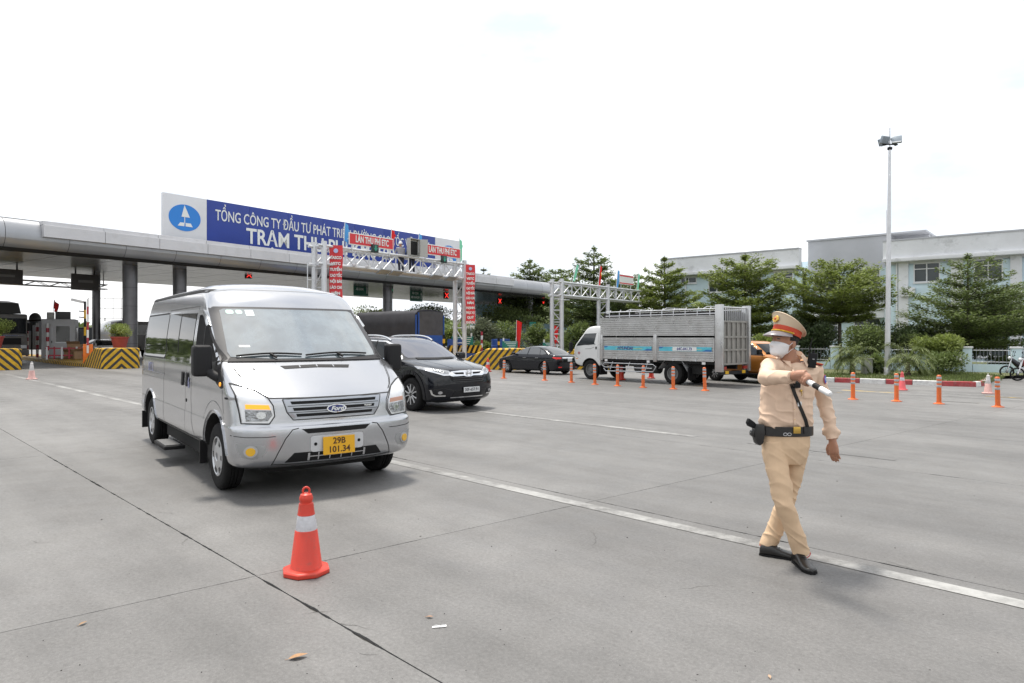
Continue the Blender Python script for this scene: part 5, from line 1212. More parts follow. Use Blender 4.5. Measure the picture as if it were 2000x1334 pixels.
# faint old lettering on the side
M_ghost = mat('faded_lettering', (.28, .29, .45), .5)
for x0, t_ in ((-3.95, 'BTL'), (-1.23, '6')):
    for i_ in range(3 if t_ == 'BTL' else 1):
        c = sk.hit('right', (x0+i_*.14, 1.17 if t_ == 'BTL' else 1.06), .006)[0]; text(t_[i_], .17, M_ghost, c, (1, 0, 0), (0, 0, 1), van, bold=.006, extrude=.0006)
R_('top', [(.30, -.68), (.34, -.66)], .01, .004)
R_('right', [(.42, 1.0), (.50, 1.0)], .02, .006, name='side_badge', m=M_black)
# sliding door step
st_ = MB().boxlo((-2.45, -1.16, .20), (-1.75, -.92, .245)).build('side_step', M_black, van, bevel=.01); MB().boxlo((-2.40, -1.14, .246), (-1.80, -.96, .256)).build('tread_plate', mat('tread', (.16, .16, .16), .5, .5, bump=.6, bscale=50), st_)
# door mirrors on arms
for s_ in (-1, 1):
    mr_ = empty('door_mirror', van, (-.08, s_*.94, 1.20)); mr_.scale = (1, s_, 1); ex = -.10
    MB().tube([(.22, -.02, -.02), (.18, .05, .0), (.12, .10, .04), (.08, .13, .08)], [.055, .05, .048, .045], 12).build('arm', M_trim, mr_, 50)
    MB().box((.07, .27+ex, .17), (.15, .19, .33)).build('housing', M_trim, mr_, bevel=.045, bseg=3); MB().box((-.008, .27+ex, .18), (.006, .15, .26)).build('mirror_glass', M_chrome, mr_)
# roof front seam in the painted crease shade, and interior shelf
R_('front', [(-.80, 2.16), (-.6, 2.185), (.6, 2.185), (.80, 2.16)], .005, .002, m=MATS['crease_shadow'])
# rear lamps
for s_ in (-1, 1): P_('rear', rr(s_*.86-.06, s_*.86+.06, 1.05, 1.55, .03), 'tail_lamp', mat('tail_red', (.35, .01, .01), .2, coat=.6), off=.01, res=.06)
P_('rear', rr(-.75, .75, 1.35, 1.93, .06), 'rear_window_glass', M_glass, off=.006, res=.09)
# ---- black sport utility vehicle
M_blackp = mat('black_paint', (.005, .006, .010), .2, .0, coat=.7, spec=.15)
M_suvws = mat('suv_windscreen', (.055, .06, .085), .03, spec=1., ior=1.8)
loc, rz = vpose(-1.575, 15.57, .701, -.713)
suv = thing('suv', 'black sport utility car with chrome grille following beside the silver van', 'car', loc, rz)
rows = [(.22, .76, .10, .28, .82, -3.42, .05, .25, 3.2), (.28, .84, .12, .30, .89, -3.55, .05, .25, 3.4), (.45, .90, .13, .32, .918, -3.64, .05, .25, 3.6), (.60, .91, .14, .33, .925, -3.68, .05, .22, 3.6), (.78, .89, .15, .36, .922, -3.68, .05, .22, 3.4), (.89, .84, .16, .38, .915, -3.66, .05, .22, 3.2), (.94, .74, .17, .38, .912, -3.65, .05, .22, 3.0), (1.0, .50, .18, .38, .905, -3.63, .05, .22, 3.0), (1.06, .17, .18, .36, .895, -3.61, .05, .22, 3.2), (1.10, -.08, .18, .33, .885, -3.59, .05, .22, 3.4), (1.14, -.20, .18, .30, .868, -3.56, .05, .22, 3.6), (1.35, -.62, .17, .28, .80, -3.43, .06, .22, 3.6), (1.50, -.96, .16, .28, .735, -3.28, .06, .24, 3.4), (1.56, -1.15, .14, .30, .69, -3.15, .06, .28, 3.2), (1.60, -1.38, .12, .33, .61, -2.95, .06, .3, 2.8), (1.625, -1.72, .1, .35, .44, -2.65, .05, .25, 2.6), (1.63, -2.05, .05, .1, .1, -2.3, .02, .06, 2.2)]
me = cut_arches(shell(rows, 4, 12, 34), 'body', [(x, .37, .44, *sorted((s_*.58, s_*1.3))) for x in (0, -2.66) for s_ in (-1, 1)], (M_blackp, M_under))
link('body', me, None, suv, 32); sk = Skin(me)
P2 = lambda v, poly, name, m, par=suv, off=.006, res=.06, **k: sk.patch(v, poly, off, res, **k).build(name, m, par, 50)
R2 = lambda v, line, w=.008, off=.003, closed=False, name='panel_gap_or_crease', m=None, par=suv: sk.ribbon(v, line, w, off, closed).build(name, m or M_roofk, par, fixn=False)
for x in (0, -2.66):
    for s_ in (-1, 1): wheel(suv, x, s_*.80, .362, .225, 'alloy', s_)
MB().boxlo((-3.3, -.55, .19), (.55, .55, .30)).build('underbody', M_under, suv)
P2('front', [(-.70, 1.145), (.70, 1.145), (.72, 1.18), (.625, 1.52), (.57, 1.545), (-.57, 1.545), (-.625, 1.52), (-.72, 1.18)], 'windscreen', M_suvws, off=.005, res=.05)
R2('front', [(-.55, 1.132), (-.1, 1.125), (.5, 1.132)], .035, .010, name='wiper_cowl', m=M_black)
for v, s_ in (('right', -1), ('left', 1)):
    wp = [(-.42, 1.115), (-.95, 1.42), (-1.25, 1.515), (-2.2, 1.545), (-2.9, 1.50), (-3.32, 1.28), (-3.2, 1.19), (-2.6, 1.13)]
    w_ = P2(v, wp, 'side_window', M_glass, off=.004, res=.08); R2(v, wp, .022, .006, True, 'window_trim', M_chrome, w_)
    for a, b in (((-1.55, 1.53), (-1.50, 1.12)), ((-2.55, 1.53), (-2.62, 1.13)), ((-.78, 1.33), (-.76, 1.12))): R2(v, [a, b], .05, .007, name='window_pillar', m=M_black, par=w_)
    for x in (0, -2.66): R2(v, [(x+.49*math.cos(t), .37+.475*math.sin(t)) for t in [math.radians(a) for a in range(-12, 193, 8)]], .085, .012, name='arch_cladding', m=M_trim)
    R2(v, [(-2.2, .29), (-.46, .29)], .14, .010, name='sill_cladding', m=M_trim); R2(v, [(-2.2, .375), (-.46, .375)], .014, .014, name='sill_strip', m=M_chrome)
    R2(v, [(-1.53, 1.11), (-1.53, .40)], .008); R2(v, [(-.42, 1.10), (-.47, .8), (-.46, .42)], .008); R2(v, [(-2.5, 1.1), (-2.35, .75), (-2.2, .42)], .008)
    for x in (-1.28, -2.30): P2(v, rr(x-.11, x+.11, .93, .965, .015), 'door_handle', M_chrome, off=.03, res=.05, skirt=.03)
    dm = empty('door_mirror', suv, (-.62, s_*.90, 1.12)); dm.scale = (1, s_, 1); MB().box((.02, .13, .05), (.16, .22, .16)).build('housing', M_blackp, dm, bevel=.05, bseg=3); MB().beam((0, -.03, .0), (.02, .06, .02), .06, .05).build('arm', M_trim, dm)
    MB().tube([sk.hit('top', (x, s_*.60), .02+.035*math.sin(PI*t)**.35)[0] for t, x in [(k/12, lerp(-1.18, -3.05, k/12)) for k in range(13)]], .022, 8).build('roof_rail', M_chrome, suv, 50)
hl = [(-.90, .985), (-.70, .93), (-.47, .885), (-.50, .80), (-.60, .785), (-.83, .86), (-.91, .93)]
for f in (lambda p: p, mirror):
    h_ = P2('front', f(hl), 'headlight', mat('suv_lamp', (.40, .41, .43), .12, .5, coat=1., var=.4, vscale=12), off=.008, res=.04)
    R2('front', f([(-.86, .89), (-.62, .80), (-.50, .80), (-.475, .87)]), .022, .013, name='running_light', m=M_chrome, par=h_)
    P2('front', f([(-.78, .93), (-.55, .885), (-.56, .84), (-.74, .88)]), 'reflector', M_refl, h_, off=.012, res=.03)
    P2('front', f([(-.88, .50), (-.60, .47), (-.56, .36), (-.80, .37), (-.87, .42)]), 'fog_recess', M_trim, off=.005, res=.05)
    R2('front', f([(-.87, .49), (-.84, .40), (-.78, .365), (-.58, .362)]), .026, .012, name='fog_trim', m=M_chrome); P2('front', f(el(-.70, .43, .045, .032, 14)), 'fog_lamp', mat('fog_clear', (.5, .5, .52), .1, .6), off=.012, res=.03)
gr = P2('front', [(-.50, .875), (.50, .875), (.46, .70), (.36, .63), (-.36, .63), (-.46, .70)], 'grille', M_black, off=.006, res=.05)
P2('front', [(-.52, .80), (-.44, .868), (-.18, .885), (.18, .885), (.44, .868), (.52, .80), (.42, .765), (.14, .775), (.06, .755), (-.06, .755), (-.14, .775), (-.42, .765)], 'chrome_wing', M_chrome, gr, off=.014, res=.04)
for s_ in (-1, 1): P2('front', [(s_*a, b) for a, b in ((.13, .845), (.40, .845), (.34, .81), (.13, .805))], 'wing_slot', M_black, gr, off=.017, res=.04)
for z in (.735, .69, .65): R2('front', [(-.42, z), (.42, z)], .012, .012, name='grille_bar', m=mat('bar_dark', (.05, .05, .055), .3), par=gr)
c = sk.hit('front', (0, .82), .024)[0]
MB().beam(c+V3(0, -.045, -.05), c+V3(0, -.06, .06), .02, .02).build('emblem_stroke', M_chrome, gr); MB().beam(c+V3(0, .045, -.05), c+V3(0, .06, .06), .02, .02).build('emblem_stroke', M_chrome, gr); MB().beam(c+V3(0, -.05, 0), c+V3(0, .05, 0), .02, .02).build('emblem_stroke', M_chrome, gr)
MB().tube([c+V3(-.004, .078*math.cos(2*PI*k/20), .068*math.sin(2*PI*k/20)) for k in range(21)], .009, 6).build('emblem_ring', M_chrome, gr, 50)
P2('front', [(-.38, .455), (.38, .455), (.42, .335), (-.42, .335)], 'lower_intake', M_trim, off=.006, res=.05); R2('front', [(-.46, .318), (.46, .318)], .022, .012, name='skid_trim', m=M_chrome)
R2('front', [(-.90, .49), (-.6, .52), (-.42, .47), (.42, .47), (.6, .52), (.90, .49)], .008, .004)
plate(suv, sk.hit('front', (.06, .475), .03)[0], (0, 1, 0), (0, 0, 1), .46, .115, ['30F-657.91'], mat('plate_white', (.60, .61, .62), .5), mat('plate_dark', (.05, .05, .06), .5), size=.09)
R2('top', [(.78, -.55), (.60, -.66), (.1, -.72), (-.12, -.74)], .008); R2('top', [(.78, .55), (.60, .66), (.1, .72), (-.12, .74)], .008)
for s_ in (-1, 1): R2('top', [(.72, s_*.30), (.2, s_*.42), (-.05, s_*.5)], .02, .003, name='bonnet_crease', m=M_blackp)
P2('rear', rr(-.6, .6, 1.15, 1.45, .06), 'rear_window', M_glass, off=.006, res=.08)

# ---- saloon cars
def saloon(label, loc, rz, paint, sc, name='saloon_car', plate_txt=None, lit=True):
    car = thing(name, label, 'car', loc, rz, None, sc)
    rows = [(.20, .78, .10, .28, .79, -3.48, .08, .25, 3.2), (.28, .88, .12, .30, .85, -3.62, .08, .25, 3.4), (.48, .93, .14, .32, .878, -3.69, .08, .25, 3.6), (.66, .91, .15, .34, .88, -3.70, .08, .25, 3.6), (.76, .84, .16, .36, .876, -3.70, .08, .25, 3.4), (.84, .58, .18, .38, .87, -3.69, .08, .25, 3.2), (.90, .25, .18, .38, .86, -3.67, .08, .25, 3.2), (.95, -.02, .18, .36, .85, -3.63, .08, .25, 3.2), (1.0, -.16, .18, .33, .835, -3.54, .08, .28, 3.4), (1.03, -.23, .18, .3, .822, -3.30, .1, .3, 3.4), (1.20, -.62, .17, .28, .745, -2.98, .1, .28, 3.4), (1.35, -1.0, .15, .28, .66, -2.62, .1, .28, 3.2), (1.42, -1.28, .12, .3, .57, -2.32, .1, .28, 2.8), (1.45, -1.58, .1, .2, .36, -2.05, .05, .15, 2.6), (1.455, -1.72, .03, .08, .08, -1.88, .02, .05, 2.2)]
    me = cut_arches(shell(rows, 4, 11, 34), 'body', [(x, .32, .375, *sorted((s_*.58, s_*1.2))) for x in (0, -2.7) for s_ in (-1, 1)], (paint, M_under)); link('body', me, None, car, 32); k_ = Skin(me)
    Pp = lambda v, poly, nm, m, par=car, off=.006, res=.06: k_.patch(v, poly, off, res).build(nm, m, par, 50)
    Rr = lambda v, line, w=.008, off=.003, closed=False, nm='panel_gap_or_crease', m=None, par=car: k_.ribbon(v, line, w, off, closed).build(nm, m or M_roofk, par, fixn=False)
    for x in (0, -2.7):
        for s_ in (-1, 1): wheel(car, x, s_*.775, .318, .20, 'alloy', s_)
    MB().boxlo((-3.3, -.5, .16), (.6, .5, .28)).build('underbody', M_under, car)
    Pp('front', [(-.66, 1.04), (.66, 1.04), (.55, 1.38), (-.55, 1.38)], 'windscreen', M_glass, off=.005)
    Pp('rear', [(-.62, 1.05), (.62, 1.05), (.52, 1.36), (-.52, 1.36)], 'rear_window', mat('saloon_glass', (.05, .055, .06), .04, spec=.9, ior=1.7), off=.005)
    for v, s_ in (('right', -1), ('left', 1)):
        w_ = Pp(v, [(-.50, 1.03), (-1.05, 1.33), (-1.4, 1.385), (-2.1, 1.385), (-2.6, 1.22), (-2.85, 1.06), (-2.6, 1.02)], 'side_window', MATS['saloon_glass'], off=.004)
        Rr(v, [(-1.55, 1.385), (-1.52, 1.02)], .06, .007, nm='window_pillar', m=paint, par=w_); Rr(v, [(-2.35, 1.30), (-2.40, 1.02)], .03, .007, nm='window_pillar', m=paint, par=w_)
        Rr(v, [(-1.53, 1.0), (-1.53, .3)], .007); Rr(v, [(-.42, 1.0), (-.45, .34)], .007); Rr(v, [(-2.5, 1.0), (-2.38, .62), (-2.3, .34)], .007)
        for x in (-1.33, -2.22): k_.patch(v, rr(x-.11, x+.11, .83, .862, .014), .03, .05, .03).build('door_handle', M_chrome, car, 50)
        dm = empty('door_mirror', car, (-.62, s_*.86, 1.03)); dm.scale = (1, s_, 1); MB().box((.02, .09, .03), (.14, .18, .12)).build('housing', paint, dm, bevel=.04)
        Pp(v, [(-3.62, .89), (-3.36, .91), (-3.28, .87), (-3.45, .82), (-3.64, .80)], 'tail_lamp', mat('tail_lit', (.6, .02, .02), .25, emit=(1., .05, .04), estr=.12 if lit else 0.))
        Pp('rear', [(s_*a, b) for a, b in ((.80, .89), (.56, .88), (.56, .82), (.80, .80))], 'tail_lamp', MATS['tail_lit'])
        Pp('front', [(s_*a, b) for a, b in ((.80, .80), (.48, .72), (.48, .64), (.82, .66))], 'headlight', M_hl)
        Pp('rear', [(s_*a, b) for a, b in ((.72, .42), (.52, .42), (.52, .37), (.72, .37))], 'reflector', MATS['tail_lit'])
    Rr('rear', [(-.50, .865), (.50, .865)], .05, .012, nm='boot_trim', m=M_chrome); Pp('front', [(-.45, .70), (.45, .70), (.40, .40), (-.40, .40)], 'grille', M_black)
    Rr('rear', [(-.80, .62), (.80, .62)], .008); Pp('rear', rr(-.75, .75, .24, .36, .03), 'lower_valance', M_trim)
    plate(car, k_.hit('rear', (0, .76), .02)[0], (0, -1, 0), (0, 0, 1), .33, .165, plate_txt or [], MATS['plate_white'], MATS['plate_dark'])
    return car
hd = U; sc_ = .84
rl_ = at_px(1062, 29.3); org = rl_+U*(2.7*sc_)+V3(-hd.y*-1, hd.x*-1, 0)*0
left = V3(-U.y, U.x, 0); org = rl_-left*(.86*sc_)+U*(2.7*sc_); org.z = 0
saloon('glossy black saloon car driving away beyond the orange bollards', org, math.atan2(U.y, U.x), M_blackp, sc_)
M_whitecar = mat('white_car_paint', (.62, .63, .64), .3, coat=.6)
o_ = at_px(214, 46.); saloon('white car waiting behind the chevron island left of the van', o_, math.atan2(-U.y, -U.x), M_whitecar, 1., lit=False)

# ---- stainless bed truck
loc, rz = vpose(2.97, 26.0, -.66, .75)
trk = thing('livestock_truck', 'white cab truck with ribbed stainless steel bed passing behind the bollards', 'truck', loc, rz)
WT = 1.72; M_inox = mat('stainless_steel', (.52, .52, .52), .30, .75, var=.12, vscale=2.2, rvar=.1, dirt=((.28, .26, .24), 3, .5, .8, .5)); M_cabw = mat('truck_white', (.66, .67, .67), .35, coat=.4, dirt=((.38, .36, .33), 3, .55, .8, .5))
rows = [(.52, .70, .06, .12, .80, -.52, .01, .03, 4.5), (.60, .86, .06, .12, .84, -.53, .01, .03, 4.5), (.80, .93, .07, .12, .86, -.53, .01, .03, 4.5), (1.10, .95, .07, .12, .86, -.53, .01, .03, 4.5), (1.28, .90, .07, .13, .855, -.53, .01, .03, 4.5), (1.40, .80, .07, .13, .845, -.53, .01, .03, 4.5), (1.70, .54, .07, .13, .81, -.53, .01, .03, 4.5), (1.92, .36, .07, .14, .775, -.52, .01, .04, 4.2), (2.0, .24, .08, .16, .74, -.50, .02, .06, 3.8), (2.035, .06, .08, .16, .64, -.46, .02, .1, 3.4), (2.04, -.06, .04, .06, .2, -.30, .02, .06, 2.6)]
sh_ = shell(rows, 4, 10, 16); sh_.v = [(a, b-WT/2, c) for a, b, c in sh_.v]
me = cut_arches(sh_, 'cab', [(0, .36, .46, *sorted(y)) for y in ((-.45, .4), (-WT-.4, -WT+.45))], (M_cabw, M_under)); link('cab', me, None, trk, 32); k_ = Skin(me)
tp = lambda v, poly, nm, m, par=trk, off=.006, res=.06: k_.patch(v, poly, off, res).build(nm, m, par, 50)
tp('left', [(.76, 1.31), (.36, 1.875), (-.28, 1.90), (-.20, 1.47), (-.28, 1.43)], 'door_window', mat('truck_glass', (.03, .036, .04), .04, spec=.7))
tp('front', [(-WT/2-.72, 1.36), (-WT/2+.72, 1.36), (-WT/2+.66, 1.88), (-WT/2-.66, 1.88)], 'windscreen', M_glass)
k_.ribbon('left', [(.80, 1.3), (.74, .9), (.50, .75)], .008).build('panel_gap_or_crease', M_roofk, trk, fixn=False); k_.ribbon('left', [(-.40, 1.92), (-.40, .82)], .008).build('panel_gap_or_crease', M_roofk, trk, fixn=False)
k_.ribbon('left', [(.25, 1.18), (-.05, 1.20), (-.2, 1.27)], .03, .004).build('door_crease', mat('crease_grey', (.35, .36, .36), .5), trk, fixn=False)  # grey ribbon paints the shade of the pressed door crease
tp('left', rr(-.34, -.28, 1.16, 1.30, .015), 'door_handle', M_black, off=.012, res=.03); tp('left', rr(.86, .93, .76, .83, .01), 'indicator', M_amber, res=.03); tp('left', rr(.62, .80, .74, .80, .01), 'indicator', mat('amber_deep', (.6, .2, .03), .4), res=.03)
cr_ = k_.hit('left', (.56, 1.0), .008)[0]; MB().box(cr_, (.12, .006, .03)).build('red_cross_mark', M_pr, trk); MB().box(cr_, (.03, .008, .12)).build('red_cross_mark', M_pr, trk)
MB().boxlo((.82, -WT+.05, .45), (.98, -.05, .62)).build('front_bumper', M_trim, trk, bevel=.02)
MB().tube([(.70, .02, 1.42), (.82, .16, 1.5), (.82, .2, 1.4)], .016, 6).build('mirror_arm', M_black, trk); MB().box((.80, .2, 1.24), (.10, .14, .34)).build('mirror', M_black, trk, bevel=.03)
for y, s_ in ((-.11, 1), (-WT+.11, -1)): wheel(trk, 0, y, .372, .20, 'steel', s_)
for y, s_ in ((-.10, 1), (-.33, 1), (-WT+.33, -1), (-WT+.10, -1)): wheel(trk, -3.75, y, .372, .19, 'steel', s_)
# chassis
for y in (-WT/2-.35, -WT/2+.35): MB().boxlo((-5.45, y-.05, .55), (.4, y+.05, .75)).build('chassis_rail', M_under, trk)
MB().boxlo((-5.5, -WT+.05, .72), (-.6, -.05, .80)).build('bed_floor', M_under, trk)
MB().cyl((-2.9, -.45, .52), (-1.9, -.45, .52), .2, 16).build('fuel_tank', mat('tank_dark', (.05, .05, .05), .5), trk, 40); MB().boxlo((-4.9, -.6, .38), (-4.3, -.2, .70)).build('tool_box', M_under, trk); MB().boxlo((-5.6, -WT+.02, .40), (-5.48, -.02, .50)).build('rear_bumper', M_trim, trk)
for y in (-.35, -WT+.35): MB().boxlo((-5.615, y-.1, .42), (-5.60, y+.1, .52)).build('hazard_plate', M_py, trk)
for y in (-.22, -WT+.22): MB().boxlo((-5.60, y-.12, .56), (-5.55, y+.12, .66)).build('tail_lamp', mat('truck_tail', (.30, .03, .02), .3), trk)
def ribbed(x0, x1, z0, z1, y, sgn, nm, par, n):
    """corrugated sheet: n horizontal ribs"""
    g = MB(); pr = []
    for k in range(n):
        a = z0+(z1-z0)*k/n; h_ = (z1-z0)/n; pr += [(0, a), (.014, a+h_*.18), (.014, a+h_*.72), (0, a+h_*.9)]
    pr.append((0, z1)); nx = 14; rg_ = []
    for i in range(nx+1): x = lerp(x0, x1, i/nx); rg_.append([V3(x, y+sgn*(d+.006*noise.noise(V3(x*2.1, z*2.3, y))), z) for d, z in pr])
    g.loft(rg_, False, False); return g.build(nm, M_inox, par, 40, fixn=False)
for y, sg_ in ((0., 1), (-WT, -1)):
    ribbed(-5.38, -.56, 1.69, 2.30, y, sg_, 'upper_side_panel', trk, 8)
    for x0, x1 in ((-5.36, -3.14), (-2.98, -.64)):
        p_ = ribbed(x0, x1, .84, 1.56, y, sg_, 'drop_side', trk, 9)
        g = MB()
        for a, b in (((x0, .84), (x1, .84)), ((x0, 1.57), (x1, 1.57)), ((x0, .84), (x0, 1.57)), ((x1, .84), (x1, 1.57))): g.beam((a[0], y, a[1]), (b[0], y, b[1]), .05, .05)
        g.build('side_frame', M_inox, p_)
        for x in (lerp(x0, x1, .3), lerp(x0, x1, .7)): MB().box((x, y+sg_*.02, .85), (.05, .05, .08)).build('hinge', M_galv, p_)
    for x in (-3.06, -.60): MB().boxlo((x-.07, y-.05, .76), (x+.07, y+.05, 1.70)).build('stake_post', M_inox, trk, bevel=.01)
    MB().boxlo((-5.66, y-.10 if sg_ > 0 else y-.03, .49), (-5.40, y+.03 if sg_ > 0 else y+.10, 2.66)).build('corner_post', M_inox, trk, bevel=.012)
    for z in (2.38, 2.53): MB().cyl((-5.5, y, z), (-.8, y, z), .020, 8).build('top_rail', M_galv, trk, 40)
    for k in range(10): x = -5.2+k*.47; MB().tube([(x, y, 2.30), (x, y, 2.5), (x-.02, y-sg_*.06, 2.6)], .016, 6).build('rail_upright', M_galv, trk, 40)
    MB().boxlo((-5.38, y-.02, 1.66), (-.56, y+.02, 1.695)).build('panel_edge', M_inox, trk); MB().boxlo((-5.38, y-.02, 2.295), (-.56, y+.02, 2.325)).build('panel_edge', M_inox, trk)
# black sheets standing in for the dark inside of the bed
MB().boxlo((-5.3, -WT+.06, .80), (-5.28, -.06, 2.2)).build('inner_dark_sheet', M_under, trk); MB().boxlo((-5.3, -WT/2-.02, .80), (-.6, -WT/2+.02, 1.75)).build('inner_dark_sheet', M_under, trk); MB().boxlo((-.56, -WT, .8), (-.52, 0, 2.32)).build('headboard', M_inox, trk)
MB().boxlo((-5.38, -WT+.06, 2.2), (-.62, -.06, 2.47)).build('inside_shade_box', mat('inside_shade', (.03, .028, .025), .9, var=.4, vscale=3), trk)  # dark box added for the shaded interior seen between the rails
# roof hoops
for k in range(3): x = -4.9+k*1.6; MB().tube([(x, 0, 2.52), (x, -.3, 2.62), (x, -WT+.3, 2.62), (x, -WT, 2.52)], .014, 6).build('roof_hoop', M_galv, trk, 40)
# rear gate
gt = MB().boxlo((-5.56, -WT+.08, .72), (-5.52, -.08, 2.14)).build('rear_gate', mat('gate_grey', (.30, .29, .27), .5, .4, var=.15, vscale=3), trk)
for k in range(6): y = -WT+.14+k*(WT-.28)/5; MB().boxlo((-5.60, y-.03, .72), (-5.562, y+.03, 2.14)).build('gate_rib', MATS['gate_grey'], gt)
for z in (.74, 1.2, 1.62, 2.12): MB().boxlo((-5.61, -WT+.08, z-.03), (-5.566, -.08, z+.03)).build('gate_rail', MATS['gate_grey'], gt)
for k in range(13): y = -WT+.12+k*(WT-.24)/12; MB().cyl((-5.55, y, 2.14), (-5.55, y, 2.58), .017, 6).build('gate_bar', M_galv, gt)
MB().cyl((-5.55, -WT+.05, 2.58), (-5.55, -.05, 2.58), .025, 8).build('gate_top', M_galv, gt)
# stripes, name and number on the drop sides
M_stripe = mat('stripe_cyan', (.10, .48, .60), .45, var=.15, vscale=3); M_stripg = mat('stripe_green', (.35, .55, .38), .45); M_strb = mat('stripe_blue', (.03, .16, .42), .45)
for x0, x1 in ((-2.90, -.74), (-5.28, -3.22)):
    st_ = MB().boxlo((x0, .022, 1.14), (x1, .026, 1.285)).build('side_stripe', M_stripe, trk); MB().boxlo((lerp(x0, x1, .18), .0265, 1.19), (lerp(x0, x1, .75), .0285, 1.22)).build('stripe_accent', M_stripg, st_)
    MB().prism([(x0, .0295, 1.14), (x0+.35, .0295, 1.14), (x0+.2, .0295, 1.20), (x0, .0295, 1.20)], (0, .002, 0)).build('stripe_accent', M_strb, st_); MB().prism([(x1, .0295, 1.285), (x1-.2, .0295, 1.285), (x1-.1, .0295, 1.23), (x1, .0295, 1.23)], (0, .002, 0)).build('stripe_accent', M_strb, st_)
text('HYUNDAI', .15, mat('logo_text', (.05, .07, .25), .4), (-1.72, .033, 1.212), (-1, 0, 0), (0, 0, 1), trk, bold=.006, shear=.25, sx=1.05, extrude=.001); text('HD 700', .07, M_stripg, (-2.32, .033, 1.20), (-1, 0, 0), (0, 0, 1), trk, bold=.003, extrude=.001)
nb_ = MB().boxlo((-4.72, .030, 1.15), (-3.78, .034, 1.28)).build('number_board', M_swhite, trk); text('64C-041.73', .125, mat('number_blue', (.06, .07, .25), .5), (-4.25, .037, 1.214), (-1, 0, 0), (0, 0, 1), nb_, bold=.004, extrude=.001)
# side guard and wheel arch
g = MB(); pts = [(-.75, 0, .50), (-.62, 0, .57), (-.75, 0, .66), (-2.95, 0, .66), (-3.08, 0, .58), (-2.95, 0, .40), (-.80, 0, .36), (-.70, 0, .46)]
g.tube([V3(*p)+V3(0, .01, 0) for p in pts], .018, 8); g.build('side_guard', M_galv, trk, 40); MB().cyl((-.75, .01, .50), (-2.9, .01, .52), .016, 8).build('side_guard_rail', M_galv, trk)
for x in (-1.0, -1.8, -2.6): MB().cyl((x, .0, .42), (x-.06, -.12, .80), .016, 6).build('guard_bracket', M_galv, trk)
MB().loft([[V3(x, y, z) for y in (.02, -.42)] for x, z in ((-4.35, .46), (-4.12, .82), (-3.45, .84), (-3.18, .52))], False, False).build('mudguard', M_galv, trk, 30, fixn=False); MB().boxlo((-4.40, -.42, .18), (-4.36, 0, .60)).build('mud_flap', M_black, trk); MB().boxlo((-.52, -.40, .20), (-.49, 0, .56)).build('mud_flap', M_black, trk)
for x in (-.82, -2.75, -4.98): MB().box((x, .01, .755), (.12, .03, .08)).build('marker_lamp', M_whitep, trk)

# ---- orange pickup behind the truck
M_orange = mat('orange_paint', (.50, .19, .03), .3, .3, coat=.6)
loc, rz = vpose(9.43, 23.3, .5, -.866)
pk = thing('pickup', 'orange double cab pickup between the truck rear and the policeman', 'pickup', loc, rz, None, .82)
rows = [(.42, .72, .1, .25, .84, -4.15, .04, .12, 3.6), (.55, .86, .1, .25, .91, -4.22, .04, .12, 3.8), (.85, .90, .1, .25, .93, -4.25, .04, .12, 3.8), (1.02, .86, .12, .27, .925, -4.25, .04, .12, 3.6), (1.09, .62, .14, .3, .915, -4.24, .04, .12, 3.6), (1.15, .12, .16, .3, .90, -4.22, .04, .14, 3.6), (1.18, -.18, .16, .3, .885, -4.15, .04, .16, 3.6), (1.20, -.25, .16, .28, .87, -2.68, .04, .16, 3.6), (1.5, -.72, .15, .26, .78, -2.58, .04, .16, 3.6), (1.72, -1.12, .13, .26, .70, -2.48, .04, .2, 3.4), (1.79, -1.4, .1, .25, .6, -2.3, .04, .2, 3.0), (1.81, -1.7, .05, .1, .2, -2.0, .02, .08, 2.4)]
me = cut_arches(shell(rows, 4, 10, 34), 'body', [(x, .40, .46, *sorted((s_*.6, s_*1.3))) for x in (0, -3.2) for s_ in (-1, 1)], (M_orange, M_under)); link('body', me, None, pk, 32); k_ = Skin(me)
for v, s_ in (('right', -1), ('left', 1)):
    w_ = k_.patch(v, [(-.55, 1.22), (-1.08, 1.60), (-1.35, 1.69), (-2.30, 1.68), (-2.50, 1.25)], .005, .07).build('side_window', mat('pickup_glass', (.04, .05, .065), .05, spec=.8), pk, 50)
    for x in (-1.55, -2.25): k_.ribbon(v, [(x, 1.69), (x, 1.22)], .06, .008).build('window_pillar', M_orange, w_, fixn=False)
    k_.ribbon(v, [(-.5, 1.205), (-2.6, 1.205)], .03, .008).build('belt_trim', M_trim, pk, fixn=False)
    for x in (-.48, -1.55, -2.62): k_.ribbon(v, [(x, 1.18), (x, .55)], .01).build('panel_gap_or_crease', M_roofk, pk, fixn=False)
    for x in (-1.32, -2.38): k_.patch(v, rr(x-.11, x+.11, 1.02, 1.06, .015), .03, .05, .03).build('door_handle', M_black, pk, 50)
    for x in (0, -3.2): k_.ribbon(v, [(x+.5*math.cos(t), .40+.5*math.sin(t)) for t in [math.radians(a) for a in range(-5, 186, 8)]], .08, .02).build('arch_flare', M_trim, pk, fixn=False)
    dm = empty('door_mirror', pk, (-.62, s_*.9, 1.27)); dm.scale = (1, s_, 1); MB().box((.03, .15, .08), (.14, .24, .22)).build('housing', M_black, dm, bevel=.05); MB().beam((0, -.05, 0), (.02, .06, .03), .06, .06).build('arm', M_black, dm)
    MB().boxlo((-2.3, s_*.93-.1, .38), (-.55, s_*.93+.1, .44)).build('side_step', M_black, pk)
    k_.patch('front', [(s_*a, b) for a, b in ((.86, 1.0), (.5, .98), (.5, .82), (.88, .84))], .008, .05).build('headlight', M_hl, pk, 50)
for x in (0, -3.2):
    for s_ in (-1, 1): wheel(pk, x, s_*.80, .39, .25, 'alloy', s_)
